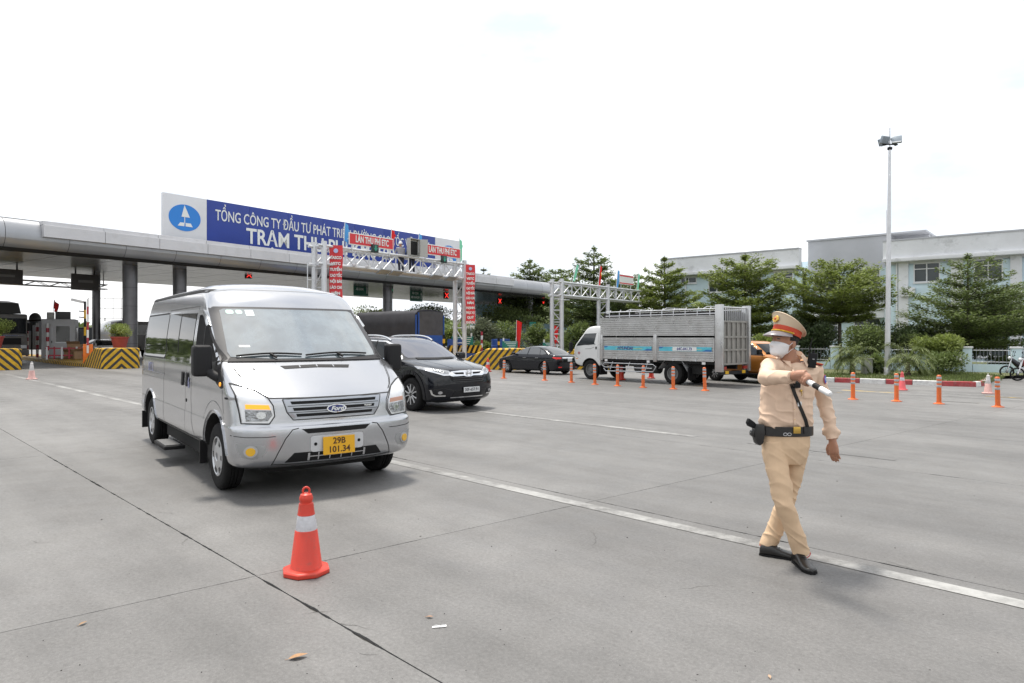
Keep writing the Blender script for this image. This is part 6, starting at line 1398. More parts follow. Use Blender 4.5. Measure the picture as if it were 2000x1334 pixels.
k_.patch('front', [(-.45, 1.0), (.45, 1.0), (.42, .72), (-.42, .72)], .01, .05).build('grille', M_black, pk, 50); k_.patch('front', [(-.70, 1.24), (.70, 1.24), (.6, 1.68), (-.6, 1.68)], .006, .06).build('windscreen', M_glass, pk, 50)
MB().boxlo((-4.1, -.8, 1.205), (-2.75, .8, 1.225)).build('bed_cover', M_trim, pk); MB().boxlo((-4.0, -.5, .3), (.5, .5, .5)).build('underbody', M_under, pk)

# ---- lorry with dark tarpaulin and blue frame under the canopy
rlc = at_px(811, 44.); left = V3(-U.y, U.x, 0); WL = 2.35
org = rlc-left*(WL/2); lt = thing('tarpaulin_lorry', 'blue lorry body under a dark tarpaulin queuing beneath the canopy', 'lorry', (org.x, org.y, 0), math.atan2(U.y, U.x))
M_tarp = mat('tarpaulin', (.030, .030, .036), .75, var=.25, vscale=1.5, bump=.4, bscale=6); M_tarpl = mat('tarpaulin_rear', (.075, .072, .075), .8, var=.2, vscale=2); M_lblue = mat('lorry_blue', (.02, .085, .34), .45, var=.15, vscale=2, dirt=((.10, .10, .12), 2.5, .5, .8, .5))
rings = []
for k in range(15):
    x = .02+7.2*k/14; zt_ = 3.42-.0*x+(.07*noise.noise(V3(x*1.3, 0, 5)) if 0 < k < 14 else 0); rings.append([V3(x, y, z+.04*noise.noise(V3(x, y*2, z))) for y, z in ((-WL/2-.02, 1.5), (-WL/2-.03, 2.4), (-WL/2, 3.1), (-WL/2+.25, zt_-.08), (0, zt_), (WL/2-.25, zt_-.08), (WL/2, 3.1), (WL/2+.03, 2.4), (WL/2+.02, 1.5))])
MB().loft(rings, True, False).build('tarpaulin', M_tarp, lt, 60)
MB().boxlo((0, -WL/2, .95), (7.2, WL/2, 1.75)).build('drop_sides', M_lblue, lt)
g = MB(); vs = []
for i in range(11):
    for j in range(9): y = lerp(-WL/2+.12, WL/2-.28, i/10); z = lerp(1.72, 3.30-.10*abs(i/10-.5), j/8); vs.append((-.05-.05*noise.noise(V3(y*2.5, z*.5, 2)), y, z))
g.add(vs, [(i*9+j, (i+1)*9+j, (i+1)*9+j+1, i*9+j+1) for i in range(10) for j in range(8)]); g.build('rear_curtain', M_tarpl, lt, 60, fixn=False)
for y in (-WL/2+.04, WL/2-.04, WL/2-.24): MB().boxlo((-.07, y-.04, .9), (.0, y+.04, 3.05 if abs(y) > 1.1 else 3.2)).build('corner_post', M_lblue, lt)
MB().boxlo((-.06, -WL/2, .95), (.0, WL/2, 1.72)).build('tailboard', M_lblue, lt); MB().boxlo((0.1, -.5, .5), (9, .5, .9)).build('chassis', M_under, lt)
for x in (1.2, 2.4, 8.2):
    for s_ in (-1, 1): wheel(lt, x, s_*1.0, .48, .28, 'steel', s_)
c_ = MB().boxlo((7.5, -1.12, .7), (9.3, 1.12, 2.7)).build('cab', M_lblue, lt, bevel=.12); 
for s_ in (-1, 1): MB().box((8.6, s_*1.125, 2.1), (.8, .02, .7)).build('cab_window', M_glassd, c_)
MB().box((9.305, 0, 2.1), (.02, 1.9, .8)).build('windscreen', M_glassd, c_)

# ---- dark lorry coming through the left lane
org = at_px(16, 42.); lk = thing('dark_lorry', 'dark lorry front emerging from the toll lane at the left edge', 'lorry', (org.x, org.y, 0), math.atan2(-U.y, -U.x)+.42)
M_dk = mat('lorry_grey', (.13, .125, .12), .5, .2, var=.15)
cb_ = MB().boxlo((-1.9, -1.2, .6), (.0, 1.2, 3.05)).build('cab', M_dk, lk, bevel=.14, bseg=3)
MB().box((.012, 0, 2.3), (.02, 2.1, .95)).build('windscreen', M_glassd, cb_); MB().box((.02, 0, 1.35), (.03, 1.5, .4)).build('grille', M_black, cb_); MB().box((.02, 0, 1.7), (.03, 1.9, .06)).build('grille_bar', M_chrome, cb_)
for s_ in (-1, 1): MB().box((.03, s_*.9, 1.0), (.04, .35, .2)).build('headlight', M_hl, cb_); MB().box((-.2, s_*1.4, 2.25), (.12, .2, .5)).build('mirror', M_black, cb_); MB().box((-.9, s_*1.205, 2.3), (.9, .02, .7)).build('side_window', M_glassd, cb_)
MB().boxlo((-.3, -1.2, .45), (.12, 1.2, .8)).build('bumper', M_dk, lk, bevel=.04); MB().prism([(-1.6, -1.0, 3.08), (-.35, -1.0, 3.08), (-.6, -1.0, 3.75), (-1.6, -1.0, 3.9)], (0, 2.0, 0)).build('wind_deflector', mat('deflector', (.06, .06, .06), .3), lk)
MB().boxlo((-8.5, -1.2, .9), (-2.0, 1.2, 3.5)).build('load_body', mat('lorry_load', (.10, .10, .105), .7, var=.2), lk, bevel=.03)
for x in (-1.0, -6.5):
    for s_ in (-1, 1): wheel(lk, x, s_*1.05, .5, .28, 'steel', s_)
# ---- tanker behind the chevron island
org = at_px(262, 52.); tk = thing('tank_lorry', 'grey tank lorry partly hidden behind the van rear', 'lorry', (org.x, org.y, 0), math.atan2(-U.y, -U.x))
MB().lathe([(.01, -.35), (.6, -.28), (.95, -.12), (1.05, 0), (1.05, 5.5), (.95, 5.62), (.01, 5.8)], 24, (-6.5, 0, 1.95), 'x').build('tank', M_galv, tk, 40)
MB().boxlo((-1.8, -1.15, .6), (0, 1.15, 2.8)).build('cab', M_dk, tk, bevel=.1); MB().box((.012, 0, 2.15), (.02, 2.0, .8)).build('windscreen', M_glassd, tk); MB().boxlo((-7, -.5, .5), (0, .5, .9)).build('chassis', M_under, tk)
for x in (-.9, -5.6):
    for s_ in (-1, 1): wheel(tk, x, s_*.98, .48, .28, 'steel', s_)
# ---- motorcycles at the right edge
def motorcycle(loc, rz, label, col):
    m = thing('motorcycle', label, 'motorcycle', loc, rz, 'motorcycles parked at the right edge', .88)
    for x in (.62, -.62):
        e = empty('wheel', m, (x, 0, .29)); R_w = .28
        g = MB(); n = 28; g.loft([[V3(math.cos(2*PI*k/n)*(R_w-.035+.035*math.cos(2*PI*j/8)), .04*math.sin(2*PI*j/8), math.sin(2*PI*k/n)*(R_w-.035+.035*math.cos(2*PI*j/8))) for j in range(8)] for k in range(n)]+[[V3((R_w-.035+.035*math.cos(2*PI*j/8)), .04*math.sin(2*PI*j/8), 0) for j in range(8)]], False); g.build('tyre', M_tyre, e, 50)
        g = MB()
        for k in range(10): a = 2*PI*k/10; g.cyl((0, 0, 0), (math.cos(a)*.23, 0, math.sin(a)*.23), .006, 5)
        g.lathe([(.22, -.02), (.24, -.02), (.24, .02), (.22, .02), (.22, -.02)], 24, axis='y'); g.cyl((0, -.05, 0), (0, .05, 0), .05, 12); g.build('rim', M_rimd, e, 40)
    MB().tube([(.62, .06, .29), (.50, .06, .66), (.42, .05, .95)], .022, 8).build('fork', M_chrome, m, 50); MB().tube([(.62, -.06, .29), (.50, -.06, .66), (.42, -.05, .95)], .022, 8).build('fork', M_chrome, m, 50)
    MB().tube([(.36, .34, 1.02), (.40, .15, .98), (.42, 0, .96), (.40, -.15, .98), (.36, -.34, 1.02)], .014, 8).build('handlebar', M_black, m, 50)
    MB().loft([[V3(x, w_*math.cos(2*PI*k/12), z+h_*math.sin(2*PI*k/12)) for k in range(12)] for x, z, w_, h_ in ((.44, .80, .10, .14), (.25, .62, .13, .16), (0, .52, .12, .13), (-.3, .60, .13, .10), (-.62, .68, .10, .08), (-.82, .72, .04, .03))]).build('fairing', col, m, 50)
    MB().loft([[V3(x, w_*math.cos(2*PI*k/12), z+h_*math.sin(2*PI*k/12)) for k in range(12)] for x, z, w_, h_ in ((.12, .72, .06, .03), (-.05, .76, .13, .05), (-.35, .78, .14, .05), (-.65, .82, .11, .045), (-.74, .82, .04, .02))]).build('seat', M_black, m, 50)
    MB().boxlo((-.18, -.12, .26), (.2, .12, .5)).build('engine', M_galv, m, bevel=.03); MB().tube([(.1, -.14, .3), (-.4, -.17, .3), (-.85, -.19, .38)], [.025, .04, .045], 10).build('exhaust', M_chrome, m, 50)
    MB().ball((.52, 0, .90), (.07, .09, .08)).build('headlamp', M_hl, m, 50)
    for s_ in (-1, 1): MB().tube([(.38, s_*.25, 1.0), (.36, s_*.30, 1.15)], .007, 5).build('mirror_stalk', M_black, m); MB().ball((.35, s_*.31, 1.18), (.02, .06, .04)).build('mirror', M_black, m, 50)
    MB().tube([(-.05, .12, .26), (-.02, .28, .02)], .012, 6).build('side_stand', M_black, m)
    return m
motorcycle(at_px(2000, 26.6), math.radians(150), 'dark motorcycle parked nearest the fence pillar at the right edge', M_blackp)
motorcycle(at_px(2022, 24.8), math.radians(160), 'red and black motorcycle cut by the right edge of the picture', mat('moto_red', (.20, .02, .02), .3, coat=.6))
# ---------------------------------------------------------------- cones, bollards, litter
M_cone = mat('cone_red', (.60, .045, .025), .42, var=.10, vscale=9, dirt=((.28, .07, .05), 18, .52, .72, .7)); M_conew = mat('cone_band', (.64, .64, .68), .35, var=.06, vscale=20, dirt=((.35, .33, .33), 25, .55, .75, .6), bump=.3, bscale=60)
M_conef = mat('cone_faded', (.60, .36, .33), .6, var=.2, vscale=6); M_conefw = mat('cone_faded_white', (.62, .60, .59), .6, var=.1); M_conep = mat('cone_pink', (.66, .10, .11), .5, var=.12)
def cone(loc, label, red, white, rz=0., sc=1., tall_white=False):
    s = thing('traffic_cone', label, 'traffic cone', loc, rz, None, sc)
    n = 8; g = MB(); oct_ = lambda r, z: [V3(r*math.cos(2*PI*(k+.5)/n), r*math.sin(2*PI*(k+.5)/n), z) for k in range(n)]
    g.loft([oct_(.158, 0), oct_(.163, .006), oct_(.163, .028), oct_(.150, .038), oct_(.118, .043)]); g.build('base', red, s, bevel=.003, bseg=2)
    MB().lathe([(.112, .040), (.106, .048), (.0745, .292), (.071, .297), (.0685, .298)], 40).build('lower_body', red, s, 35)
    b = MB().lathe([(.0695, .296), (.0705, .298), (.0575, .397), (.0555, .399)], 40).build('reflective_band', white, s, 35)
    if not tall_white:
        g = MB(); g.add([(.0685, .004, .30), (.074, .008, .30), (.066, .010, .358), (.061, .006, .36)], [(0, 1, 2, 3)]); g.build('loose_flap', white, b, fixn=False)
    top = white if tall_white else red
    MB().lathe([(.056, .397), (.059, .402), (.056, .412), (.048, .478), (.042, .482), (.042, .492), (.046, .500), (.046, .516), (.038, .538), (.022, .548), (.004, .550)], 36).build('upper_body', top, s, 35)
    MB().tube([(.022*math.cos(math.radians(a)), 0, .560+.026*math.sin(math.radians(a))) for a in range(-40, 221, 20)], .0075, 10).build('handle_ring', top, s, 50)
    return s
cone(G(598, 1118), 'bright red cone with white band on the concrete in front of the van', M_cone, M_conew, .35, 1.0)
cone(G(62, 741), 'pale faded cone on the white line at far left', M_conef, M_conefw, .2, 1.15, True)
cone(G(953, 726), 'orange red cone in front of the striped island left of the sedan', M_cone, M_conew, .1, 1.12)
cone(G(1762, 762), 'pinkish red cone with white band beside the tenth bollard', M_conep, M_conew, .3, .98)
cone(G(1930, 769), 'bleached white and pink cone near the kerb corner', M_conef, M_conefw, .5, .97, True)
cone(G(1214, 742), 'red cone half hidden behind the side guard of the truck', M_cone, M_conew, .4, 1.)
cone(G(1272, 739), 'red cone seen below the truck bed left of its rear wheel', M_cone, M_conew, .7, 1.)
M_boll = mat('bollard_orange', (.66, .13, .02), .45, objvar=.14, var=.12, vscale=12, dirt=((.35, .12, .05), 10, .58, .8, .6)); M_bband = mat('bollard_band', (.40, .41, .43), .4, var=.1)
def make_bollard():
    s = thing('bollard', 'x', 'bollard', (0, 0, 0), 0, 'orange flexible bollards in a row')
    MB().lathe([(.001, 0), (.125, 0), (.125, .012), (.085, .026), (.062, .034), (.058, .05)], 28).build('base_flange', M_boll, s, 35)
    MB().lathe([(.055, .04), (.052, .05), (.050, .66), (.047, .685), (.030, .70), (.001, .703)], 28).build('post', M_boll, s, 35)
    for z in (.40, .50, .60): MB().lathe([(.0505, z), (.0525, z+.003), (.0525, z+.055), (.0505, z+.058)], 28).build('reflective_band', M_bband, s, 35)
    return s
bo = make_bollard(); ords = ['first', 'second', 'third', 'fourth', 'fifth', 'sixth', 'seventh', 'eighth', 'ninth', 'tenth', 'eleventh', 'twelfth']
extra = [', by the front wheel of the sedan', ', beside the sedan rear wheel', ', at the sedan bumper', ', at the truck front wheel', ', beside the truck front wheel', ', before the truck side guard', ', at the truck rear wheel', ', behind the truck rear wheel', ', just right of the policeman', ', beside the pinkish cone', ', in front of the kerb', ', rightmost of the row']
for i_, p in enumerate(((984, 739), (1064, 743), (1116, 747), (1162, 751), (1206, 754), (1256, 757), (1315, 760), (1377, 763), (1666, 780), (1751, 784), (1834, 789), (1949, 795))):
    o = bo if i_ == 0 else copy_tree(bo); o.location = G(*p); o.rotation_euler = (rnd.uniform(-.03, .03), rnd.uniform(-.03, .03), rnd.random()*6)
    o['label'] = ords[i_]+' orange flexible bollard from the left'+extra[i_]
# litter
def dry_leaf(px, py, ln, rz, label, col=(.36, .21, .11)):
    g = MB(); n = 9; vs = []
    for k in range(n+1):
        t = k/n; w_ = ln*.23*math.sin(PI*t)**.8*(1.15-.4*t)+.0006; z = .006+.012*t*t*ln/.12
        vs += [(ln*(t-.5), -w_, z+.5*w_), (ln*(t-.5), 0, z), (ln*(t-.5), w_, z+.35*w_)]
    g.add(vs, [q for k in range(n) for q in ((3*k, 3*k+1, 3*k+4, 3*k+3), (3*k+1, 3*k+2, 3*k+5, 3*k+4))]); o = thing('dry_leaf', label, 'leaf', G(px, py), rz)
    g.build('blade', mat('dry_leaf_%d' % px, col, .8, var=.2, vscale=40), o, 60, fixn=False); MB().tube([(-ln*.5, 0, .006), (-ln*.66, .004, .004)], .0012, 5).build('stalk', MATS['dry_leaf_%d' % px], o); return o
dry_leaf(582, 1286, .095, .45, 'large brown dry leaf on the concrete at the bottom'); dry_leaf(162, 1220, .05, 1.2, 'small brown dry leaf near the transverse joint at left', (.30, .19, .11)); dry_leaf(839, 1207, .045, -.2, 'small brown leaf above the white paper scrap', (.33, .2, .13)); dry_leaf(1503, 1324, .03, 1.5, 'tiny pale leaf at the bottom edge right of centre', (.45, .3, .2))
def scrap(px, py, w_, h_, rz, label, m):
    g = MB(); g.add([(-w_/2, -h_/2, .004), (w_/2, -h_/2, .006), (w_/2, h_/2, .010), (0, h_/2, .014), (-w_/2, h_/2, .005)], [(0, 1, 2, 3, 4)]); o = g.build('paper_scrap', m, None); o.location = G(px, py); o.rotation_euler = (0, 0, rz); tag(o, label, 'paper scrap', 'white paper scraps')
M_paper = mat('paper', (.66, .66, .66), .7)
scrap(852, 1226, .045, .016, .1, 'left half of the torn white paper scrap on the concrete', M_paper); scrap(865, 1225, .04, .016, .2, 'right half of the torn white paper scrap on the concrete', M_paper)
M_bit = mat('dirt_bit', (.03, .028, .026), .9)
R = random.Random(5); g = MB()
for px, py in [(283, 1078), (733, 977), (480, 1178), (1460, 1030), (1298, 1075), (1225, 1050), (1300, 1165), (1218, 1165), (1025, 1247), (985, 1259), (868, 1199), (1470, 1158), (1635, 940), (910, 1310)]+[(R.uniform(50, 1950), 960+370*R.random()) for _ in range(70)]:
    c = G(px, py); r_ = R.uniform(.002, .006) if py < 1100 else R.uniform(.0015, .0035)
    g.ball((c.x, c.y, r_*.4), (r_*R.uniform(1, 2.2), r_, r_*.6), 6, 4, Matrix.Rotation(R.random()*3, 3, 'Z'))
o = g.build('grit', M_bit); structure(o, 'stuff'); o['label'] = 'scattered dark grit on the concrete slabs'
# ---------------------------------------------------------------- people
M_skin = mat('skin', (.40, .205, .135), .5, spec=.4, var=.10, vscale=14); M_skin.node_tree.nodes['Principled BSDF'].inputs['Subsurface Weight'].default_value = .12; M_skin.node_tree.nodes['Principled BSDF'].inputs['Subsurface Radius'].default_value = (.02, .008, .004)
M_shirt = mat('shirt_tan', (.72, .53, .40), .8, var=.05, vscale=9, bump=.07, bscale=500, spec=.2); M_trous = mat('trousers_tan', (.66, .475, .315), .82, var=.06, vscale=9, bump=.07, bscale=500, spec=.2)
M_leather = mat('black_leather', (.012, .011, .011), .32, spec=.6, bump=.1, bscale=90); M_gold = mat('brass', (.62, .40, .10), .28, .9)
def fuse(name, g, voxel, smooth=4, fold=None, mats=None, parent=None, factor=.5):
    """joins overlapping solids into one continuous skin"""
    me = g.mesh(name); bm = bmesh.new(); bm.from_mesh(me); bmesh.ops.recalc_face_normals(bm, faces=bm.faces); bm.to_mesh(me); bm.free()
    me = with_mods(name, me, [('REMESH', dict(mode='VOXEL', voxel_size=voxel)), ('SMOOTH', dict(factor=factor, iterations=smooth))])
    if fold:
        nn = [v.normal.copy() for v in me.vertices]
        for v, n in zip(me.vertices, nn): v.co = v.co+n*fold(v.co, n)
    o = link(name, me, mats, parent, 180); return o
def oring(c, a, b, n=28, p=2.3):
    out = []
    for k in range(n):
        t = 2*PI*k/n; ct, st = math.cos(t), math.sin(t)
        out.append(c+a*math.copysign(abs(ct)**(2/p), ct)+b*math.copysign(abs(st)**(2/p), st))
    return out
def torso_rings(tab, Yd=(0, 1, 0), p=2.4, grow=0.):
    rs = []
    for py, l, r, dp, Yc in tab:
        a, b = P(l, py, Yc), P(r, py, Yc); rs.append(oring((a+b)/2, (b-a)/2+(b-a).normalized()*grow, V3(*Yd)*(dp+grow), p=p))
    return rs
def build_officer():
    TB = [(707, 1523, 1569, .052, 4.96), (708.5, 1508, 1588, .080, 4.97), (714, 1498, 1598, .100, 4.97), (730, 1492, 1596, .114, 4.97), (755, 1488, 1591, .120, 4.97), (785, 1486, 1586, .120, 4.97), (808, 1484, 1584, .120, 4.965), (822, 1484, 1583, .118, 4.965), (832, 1488, 1580, .108, 4.965), (842, 1491, 1577, .100, 4.965)]
    sh_r, el_r, wr_r = P(1503, 716, 4.93), P(1497, 738, 4.665), P(1543, 737, 4.445)
    sh_l, el_l, wr_l = P(1590, 722, 4.99), P(1613, 792, 5.06), P(1626, 860, 5.0)
    hip_r, kn_r, an_r = P(1511, 872, 4.935), P(1531, 985, 4.835), P(1566, 1079, 4.885)
    hip_l, kn_l, an_l = P(1557, 872, 4.995), P(1535, 980, 5.045), P(1499, 1066, 5.085)
    f = V3(-.95, -.31, 0).normalized(); tilt = math.radians(7); up = (UP*math.cos(tilt)-f*-1*0+(-f)*math.sin(tilt)).normalized(); f = (f-up*f.dot(up)).normalized(); lf = up.cross(f)      # lf: his left
    chin = P(1519, 696, 4.90); hc = chin-f*.055                     # axis point at chin height
    HP = lambda a, h, s=0.: hc+f*a+up*h+lf*s
    # ---- body
    g = MB()
    g.loft([oring(HP(c, h), f*a, lf*b, 24, 2.2) for h, c, a, b in ((0, .055, .028, .028), (.018, .046, .048, .044), (.048, .03, .070, .058), (.09, .012, .086, .068), (.13, .002, .095, .074), (.17, 0, .096, .075), (.20, -.003, .086, .067), (.222, -.005, .06, .048), (.233, -.005, .02, .02))])
    g.loft([oring(HP(c, h), f*a, lf*b, 12) for h, c, a, b in ((.062, .095, .006, .012), (.072, .104, .014, .018), (.085, .104, .012, .013), (.115, .094, .008, .008), (.128, .088, .006, .007))])   # nose
    for s_ in (-1, 1): g.ball(HP(-.012, .098, s_*.076), (.020, .011, .034), 12, 8, Matrix((f, lf, up)).transposed() @ Matrix.Rotation(s_*.35, 3, 'Z'))
    nb_ = P(1545, 705, 4.975); g.tube([HP(-.028, .06), HP(-.035, .0), nb_, nb_-UP*.05], [.058, .056, .062, .075], 20)
    g.loft(torso_rings(TB[1:], grow=-.014)); g.loft(torso_rings([(835, 1497, 1571, .085, 4.965), (870, 1500, 1568, .085, 4.965), (893, 1510, 1562, .065, 4.965)]))
    g.tube([sh_r, el_r, wr_r], [.048, .042, .028], 14); g.tube([sh_l, el_l, wr_l], [.048, .04, .028], 14)
    g.tube([hip_r, kn_r, an_r-UP*.0], [.055, .045, .034], 14); g.tube([hip_l, kn_l, an_l], [.055, .045, .034], 14)
    # right hand closed on the baton
    b0, b1 = P(1566, 738, 4.40), P(1623, 771, 4.12); bd = (b1-b0).normalized(); hcen = b0+bd*.035
    fore = (wr_r-el_r).normalized(); side = bd.cross(UP).normalized(); top = side.cross(bd).normalized()
    palm = hcen-side*.012+top*.024
    if palm.x > hcen.x: pass
    knuck = hcen+top*.036-side*.004; gM = Matrix((side, bd, top)).transposed()
    g.tube([wr_r-fore*.03, wr_r+(knuck-wr_r)*.5+top*.004, knuck], [.028, .034, .030], 14, flat=1.)
    g.ball(hcen+top*.026, (.030, .044, .022), 14, 8, gM)
    for k in range(4):                                               # fingers: arc over the far side of the grip
        c = hcen+bd*(.032-.021*k); rf = (.0285, .030, .029, .026)[k]; pts = []
        for q in range(8): t = math.radians(70-42*q); pts.append(c+side*math.cos(t)*rf+top*math.sin(t)*rf)
        g.tube(pts, [.0098, .0102, .0098, .0095, .0092, .0088, .0084, .0072], 10)
    tpts = [hcen-side*.024+top*.026-bd*.012, hcen-side*.034+top*.008+bd*.012, hcen-side*.028-top*.012+bd*.030, hcen-side*.012-top*.024+bd*.038]
    g.tube(tpts, [.013, .0115, .0105, .008], 10)
    # left hand hanging relaxed
    d0 = (wr_l-el_l).normalized(); dn = (d0*.55+V3(-.02, -.05, -.45)).normalized(); ac = V3(.55, -.83, 0); ac = (ac-dn*ac.dot(dn)).normalized(); nm = dn.cross(ac)
    pm = wr_l+dn*.055
    g.loft([oring(wr_l+dn*t, ac*a, nm*b, 14) for t, a, b in ((-.02, .027, .024), (.01, .029, .020), (.045, .039, .017), (.085, .041, .0155), (.098, .036, .012))])
    for k, (ln_, wd_) in enumerate(((.072, .0088), (.080, .0092), (.075, .0088), (.058, .0078))):
        p = wr_l+dn*.088+ac*(-.030+.020*k); dd = dn.copy(); pts = [p]
        for q in range(4): dd = (dd+nm*(-.22)).normalized(); p = p+dd*ln_/4; pts.append(p)
        g.tube(pts, [wd_*1.02, wd_, wd_*.97, wd_*.92, wd_*.72], 10)
    p = wr_l+dn*.03-ac*.03; g.tube([p, p+dn*.03-ac*.022-nm*.006, p+dn*.058-ac*.027-nm*.014, p+dn*.078-ac*.024-nm*.02], [.014, .0115, .0102, .0075], 10)
    body = fuse('person', g, .0042, 3, None, M_skin)
    tag(body, 'traffic policeman in tan uniform striding and pointing a white baton', 'person')
    for v in body.data.vertices: pass
    bvh = BVHTree.FromPolygons([v.co.copy() for v in body.data.vertices], [tuple(q.vertices) for q in body.data.polygons])
    # ---- shirt
    g = MB(); g.loft(torso_rings(TB)[::-1])
    g.tube([sh_r+V3(.05, .0, -.01), sh_r+V3(-.01, -.03, 0), sh_r.lerp(el_r, .55), el_r, el_r.lerp(wr_r, .5), wr_r+(wr_r-el_r).normalized()*.022], [.070, .068, .062, .058, .052, .042], 20)
    g.tube([sh_l+V3(-.06, 0, .0), sh_l, sh_l.lerp(el_l, .5), el_l, el_l.lerp(wr_l, .55), wr_l-(wr_l-el_l).normalized()*.012], [.068, .067, .058, .053, .047, .041], 20)
    for a_, b_ in ((el_r, wr_r), (el_l, wr_l)): d = (b_-a_).normalized(); e_ = .024 if a_ is el_r else -.004; g.tube([b_+d*(e_-.06), b_+d*e_], [.0455, .043], 20)
    def fold_s(co, n):
        a = noise.noise(V3(co.x*9, co.y*9, co.z*16)); b = noise.noise(V3(co.x*14+co.z*9, co.y*14, co.z*22+3)); r = 1-abs(noise.noise(V3(co.x*7+co.z*5, co.y*7, co.z*11+9)))
        k = .5+.9*max(0, (1.16-co.z)/.2) if co.z < 1.16 else .55
        return .008*a*k+.005*b*k+.011*(r**6)*k-.005
    shirt = fuse('shirt', g, .0052, 4, fold_s, M_shirt, body)
    sb = BVHTree.FromPolygons([v.co.copy() for v in shirt.data.vertices], [tuple(q.vertices) for q in shirt.data.polygons])
    def onshirt(px, py, off=.004):
        p = P(px, py, 4.2); d = (p-V3(0, 0, H)).normalized(); h, n, i, t = sb.ray_cast(V3(0, 0, H)+d*3.9, d)
        if h is None: h, n, i, t = sb.find_nearest(P(px, py, 4.85))
        if n.dot(d) > 0: n = -n
        return h+n*off, n
    # ---- trousers
    g = MB(); g.loft(torso_rings([(836, 1489, 1579, .106, 4.965), (850, 1488, 1580, .110, 4.965), (872, 1488, 1580, .112, 4.965), (893, 1494, 1573, .098, 4.965), (905, 1504, 1566, .078, 4.965)]))
    g.tube([hip_r+UP*.04, hip_r-UP*.03, hip_r.lerp(kn_r, .5), kn_r, kn_r.lerp(an_r, .5), an_r-UP*.012], [.078, .084, .077, .068, .062, .060], 22)
    g.tube([hip_l+UP*.04, hip_l-UP*.03, hip_l.lerp(kn_l, .5), kn_l, kn_l.lerp(an_l, .5), an_l-UP*.012], [.076, .080, .074, .066, .061, .060], 22)
    def fold_t(co, n):
        a = noise.noise(V3(co.x*8+co.z*4, co.y*8, co.z*13)); r = 1-abs(noise.noise(V3(co.x*7+co.z*9, co.y*5, co.z*8+co.x*5+4)))
        kn = math.exp(-((co.z-.52)/.16)**2)+.9*math.exp(-((co.z-.16)/.10)**2)+.5*math.exp(-((co.z-.78)/.08)**2)
        return .007*a*(.4+kn)+.009*(r**6)*kn-.0015
    tr_ = fuse('trousers', g, .0055, 4, fold_t, M_trous, body)
    for a_, b_ in ((kn_r, an_r), (kn_l, an_l)):
        d = (b_-a_).normalized(); c = b_-UP*.016; x = d.orthogonal().normalized(); y = d.cross(x); MB().tube([c+(x*math.cos(2*PI*k/24)+y*math.sin(2*PI*k/24))*.059 for k in range(25)], .0035, 6).build('hem_piping', mat('red_piping', (.4, .05, .04), .7), tr_, 50)
    # ---- shoes
    def shoe(heel, toe, lift=0.):
        d = (toe-heel); d.z = 0; d.normalize(); s = V3(-d.y, d.x, 0); L_ = .285; g = MB(); rg_ = []
        for t, w_, h_, zb in ((0, .022, .05, .0), (.03, .033, .075, 0), (.12, .038, .092, 0), (.32, .038, .090, 0), (.42, .038, .075, 0), (.55, .043, .060, 0), (.75, .047, .046, 0), (.90, .042, .038, .004), (.97, .028, .030, .008), (1., .012, .022, .012)):
            c = heel+d*(L_*t)+UP*(zb+lift*t); ring = []
            for k in range(20):
                a = 2*PI*k/20; y = math.cos(a); z = math.sin(a); ring.append(c+s*w_*math.copysign(abs(y)**.75, y)+UP*(h_*.5+h_*.5*math.copysign(abs(z)**.8, z)))
            rg_.append(ring)
        g.loft(rg_); sh = g.build('shoe', M_leather, body, 60)
        rg_ = [[q+V3(0, 0, 0) for q in (heel+d*(L_*t)+s*w_+UP*z_, heel+d*(L_*t)-s*w_+UP*z_)] for t, w_, z_ in ((0, .028, .012), (.3, .04, .012), (.7, .049, .012), (.98, .03, .016))]
        so = MB(); 
        out = [heel+d*(L_*t)+s*w_ for t, w_ in ((-.01, .026), (.1, .040), (.3, .040), (.55, .045), (.75, .049), (.92, .042), (1.01, .016))]+[heel+d*(L_*t)-s*w_ for t, w_ in ((1.01, .016), (.92, .042), (.75, .049), (.55, .045), (.3, .040), (.1, .040), (-.01, .026))]
        so.prism([q+UP*.001 for q in out], UP*.014); so.build('sole', M_black, sh)
        for k in range(3): c = heel+d*(L_*(.42+.06*k))+UP*(.078-.010*k); MB().tube([c-s*.018, c+UP*.004, c+s*.018], .002, 5).build('lace', M_black, sh)
        return sh
    shoe(G(1553, 1096), G(1580, 1117)); shoe(G(1484, 1083), G(1549, 1092))
    # ---- cap
    cz = math.radians(10); cu = (up*math.cos(cz)-f*math.sin(cz)).normalized(); cf = lf.cross(cu).normalized(); cf = cf if cf.dot(f) > 0 else -cf
    cc = HP(.0, .158); CPt = lambda a, b, z: cc+cf*a+lf*b+cu*z
    def cring(ra, rb, fn, n=44): return [CPt(ra*math.cos(2*PI*k/n), rb*math.sin(2*PI*k/n), fn(math.cos(2*PI*k/n))) for k in range(n)]
    M_capred = mat('cap_band_red', (.52, .055, .02), .6, bump=.2, bscale=200); M_captan = mat('cap_tan', (.64, .52, .38), .75, bump=.2, bscale=250)
    cap = empty('cap', body)
    MB().loft([cring(.106, .085, lambda c: 0), cring(.108, .087, lambda c: .004), cring(.107, .086, lambda c: .048+.004*c), cring(.10, .08, lambda c: .050+.004*c)], False).build('band', M_capred, cap, 40)
    MB().loft([cring(.105, .084, lambda c: .046+.004*c), cring(.112, .092, lambda c: .056+.012*c), cring(.122, .108, lambda c: .074+.032*c), cring(.130, .116, lambda c: .081+.052*c), cring(.132, .118, lambda c: .0845+.053*c), cring(.128, .114, lambda c: .089+.053*c), cring(.105, .092, lambda c: .098+.042*c), cring(.06, .052, lambda c: .109+.018*c), cring(.01, .01, lambda c: .110+.003*c)]).build('crown', M_captan, cap, 50)
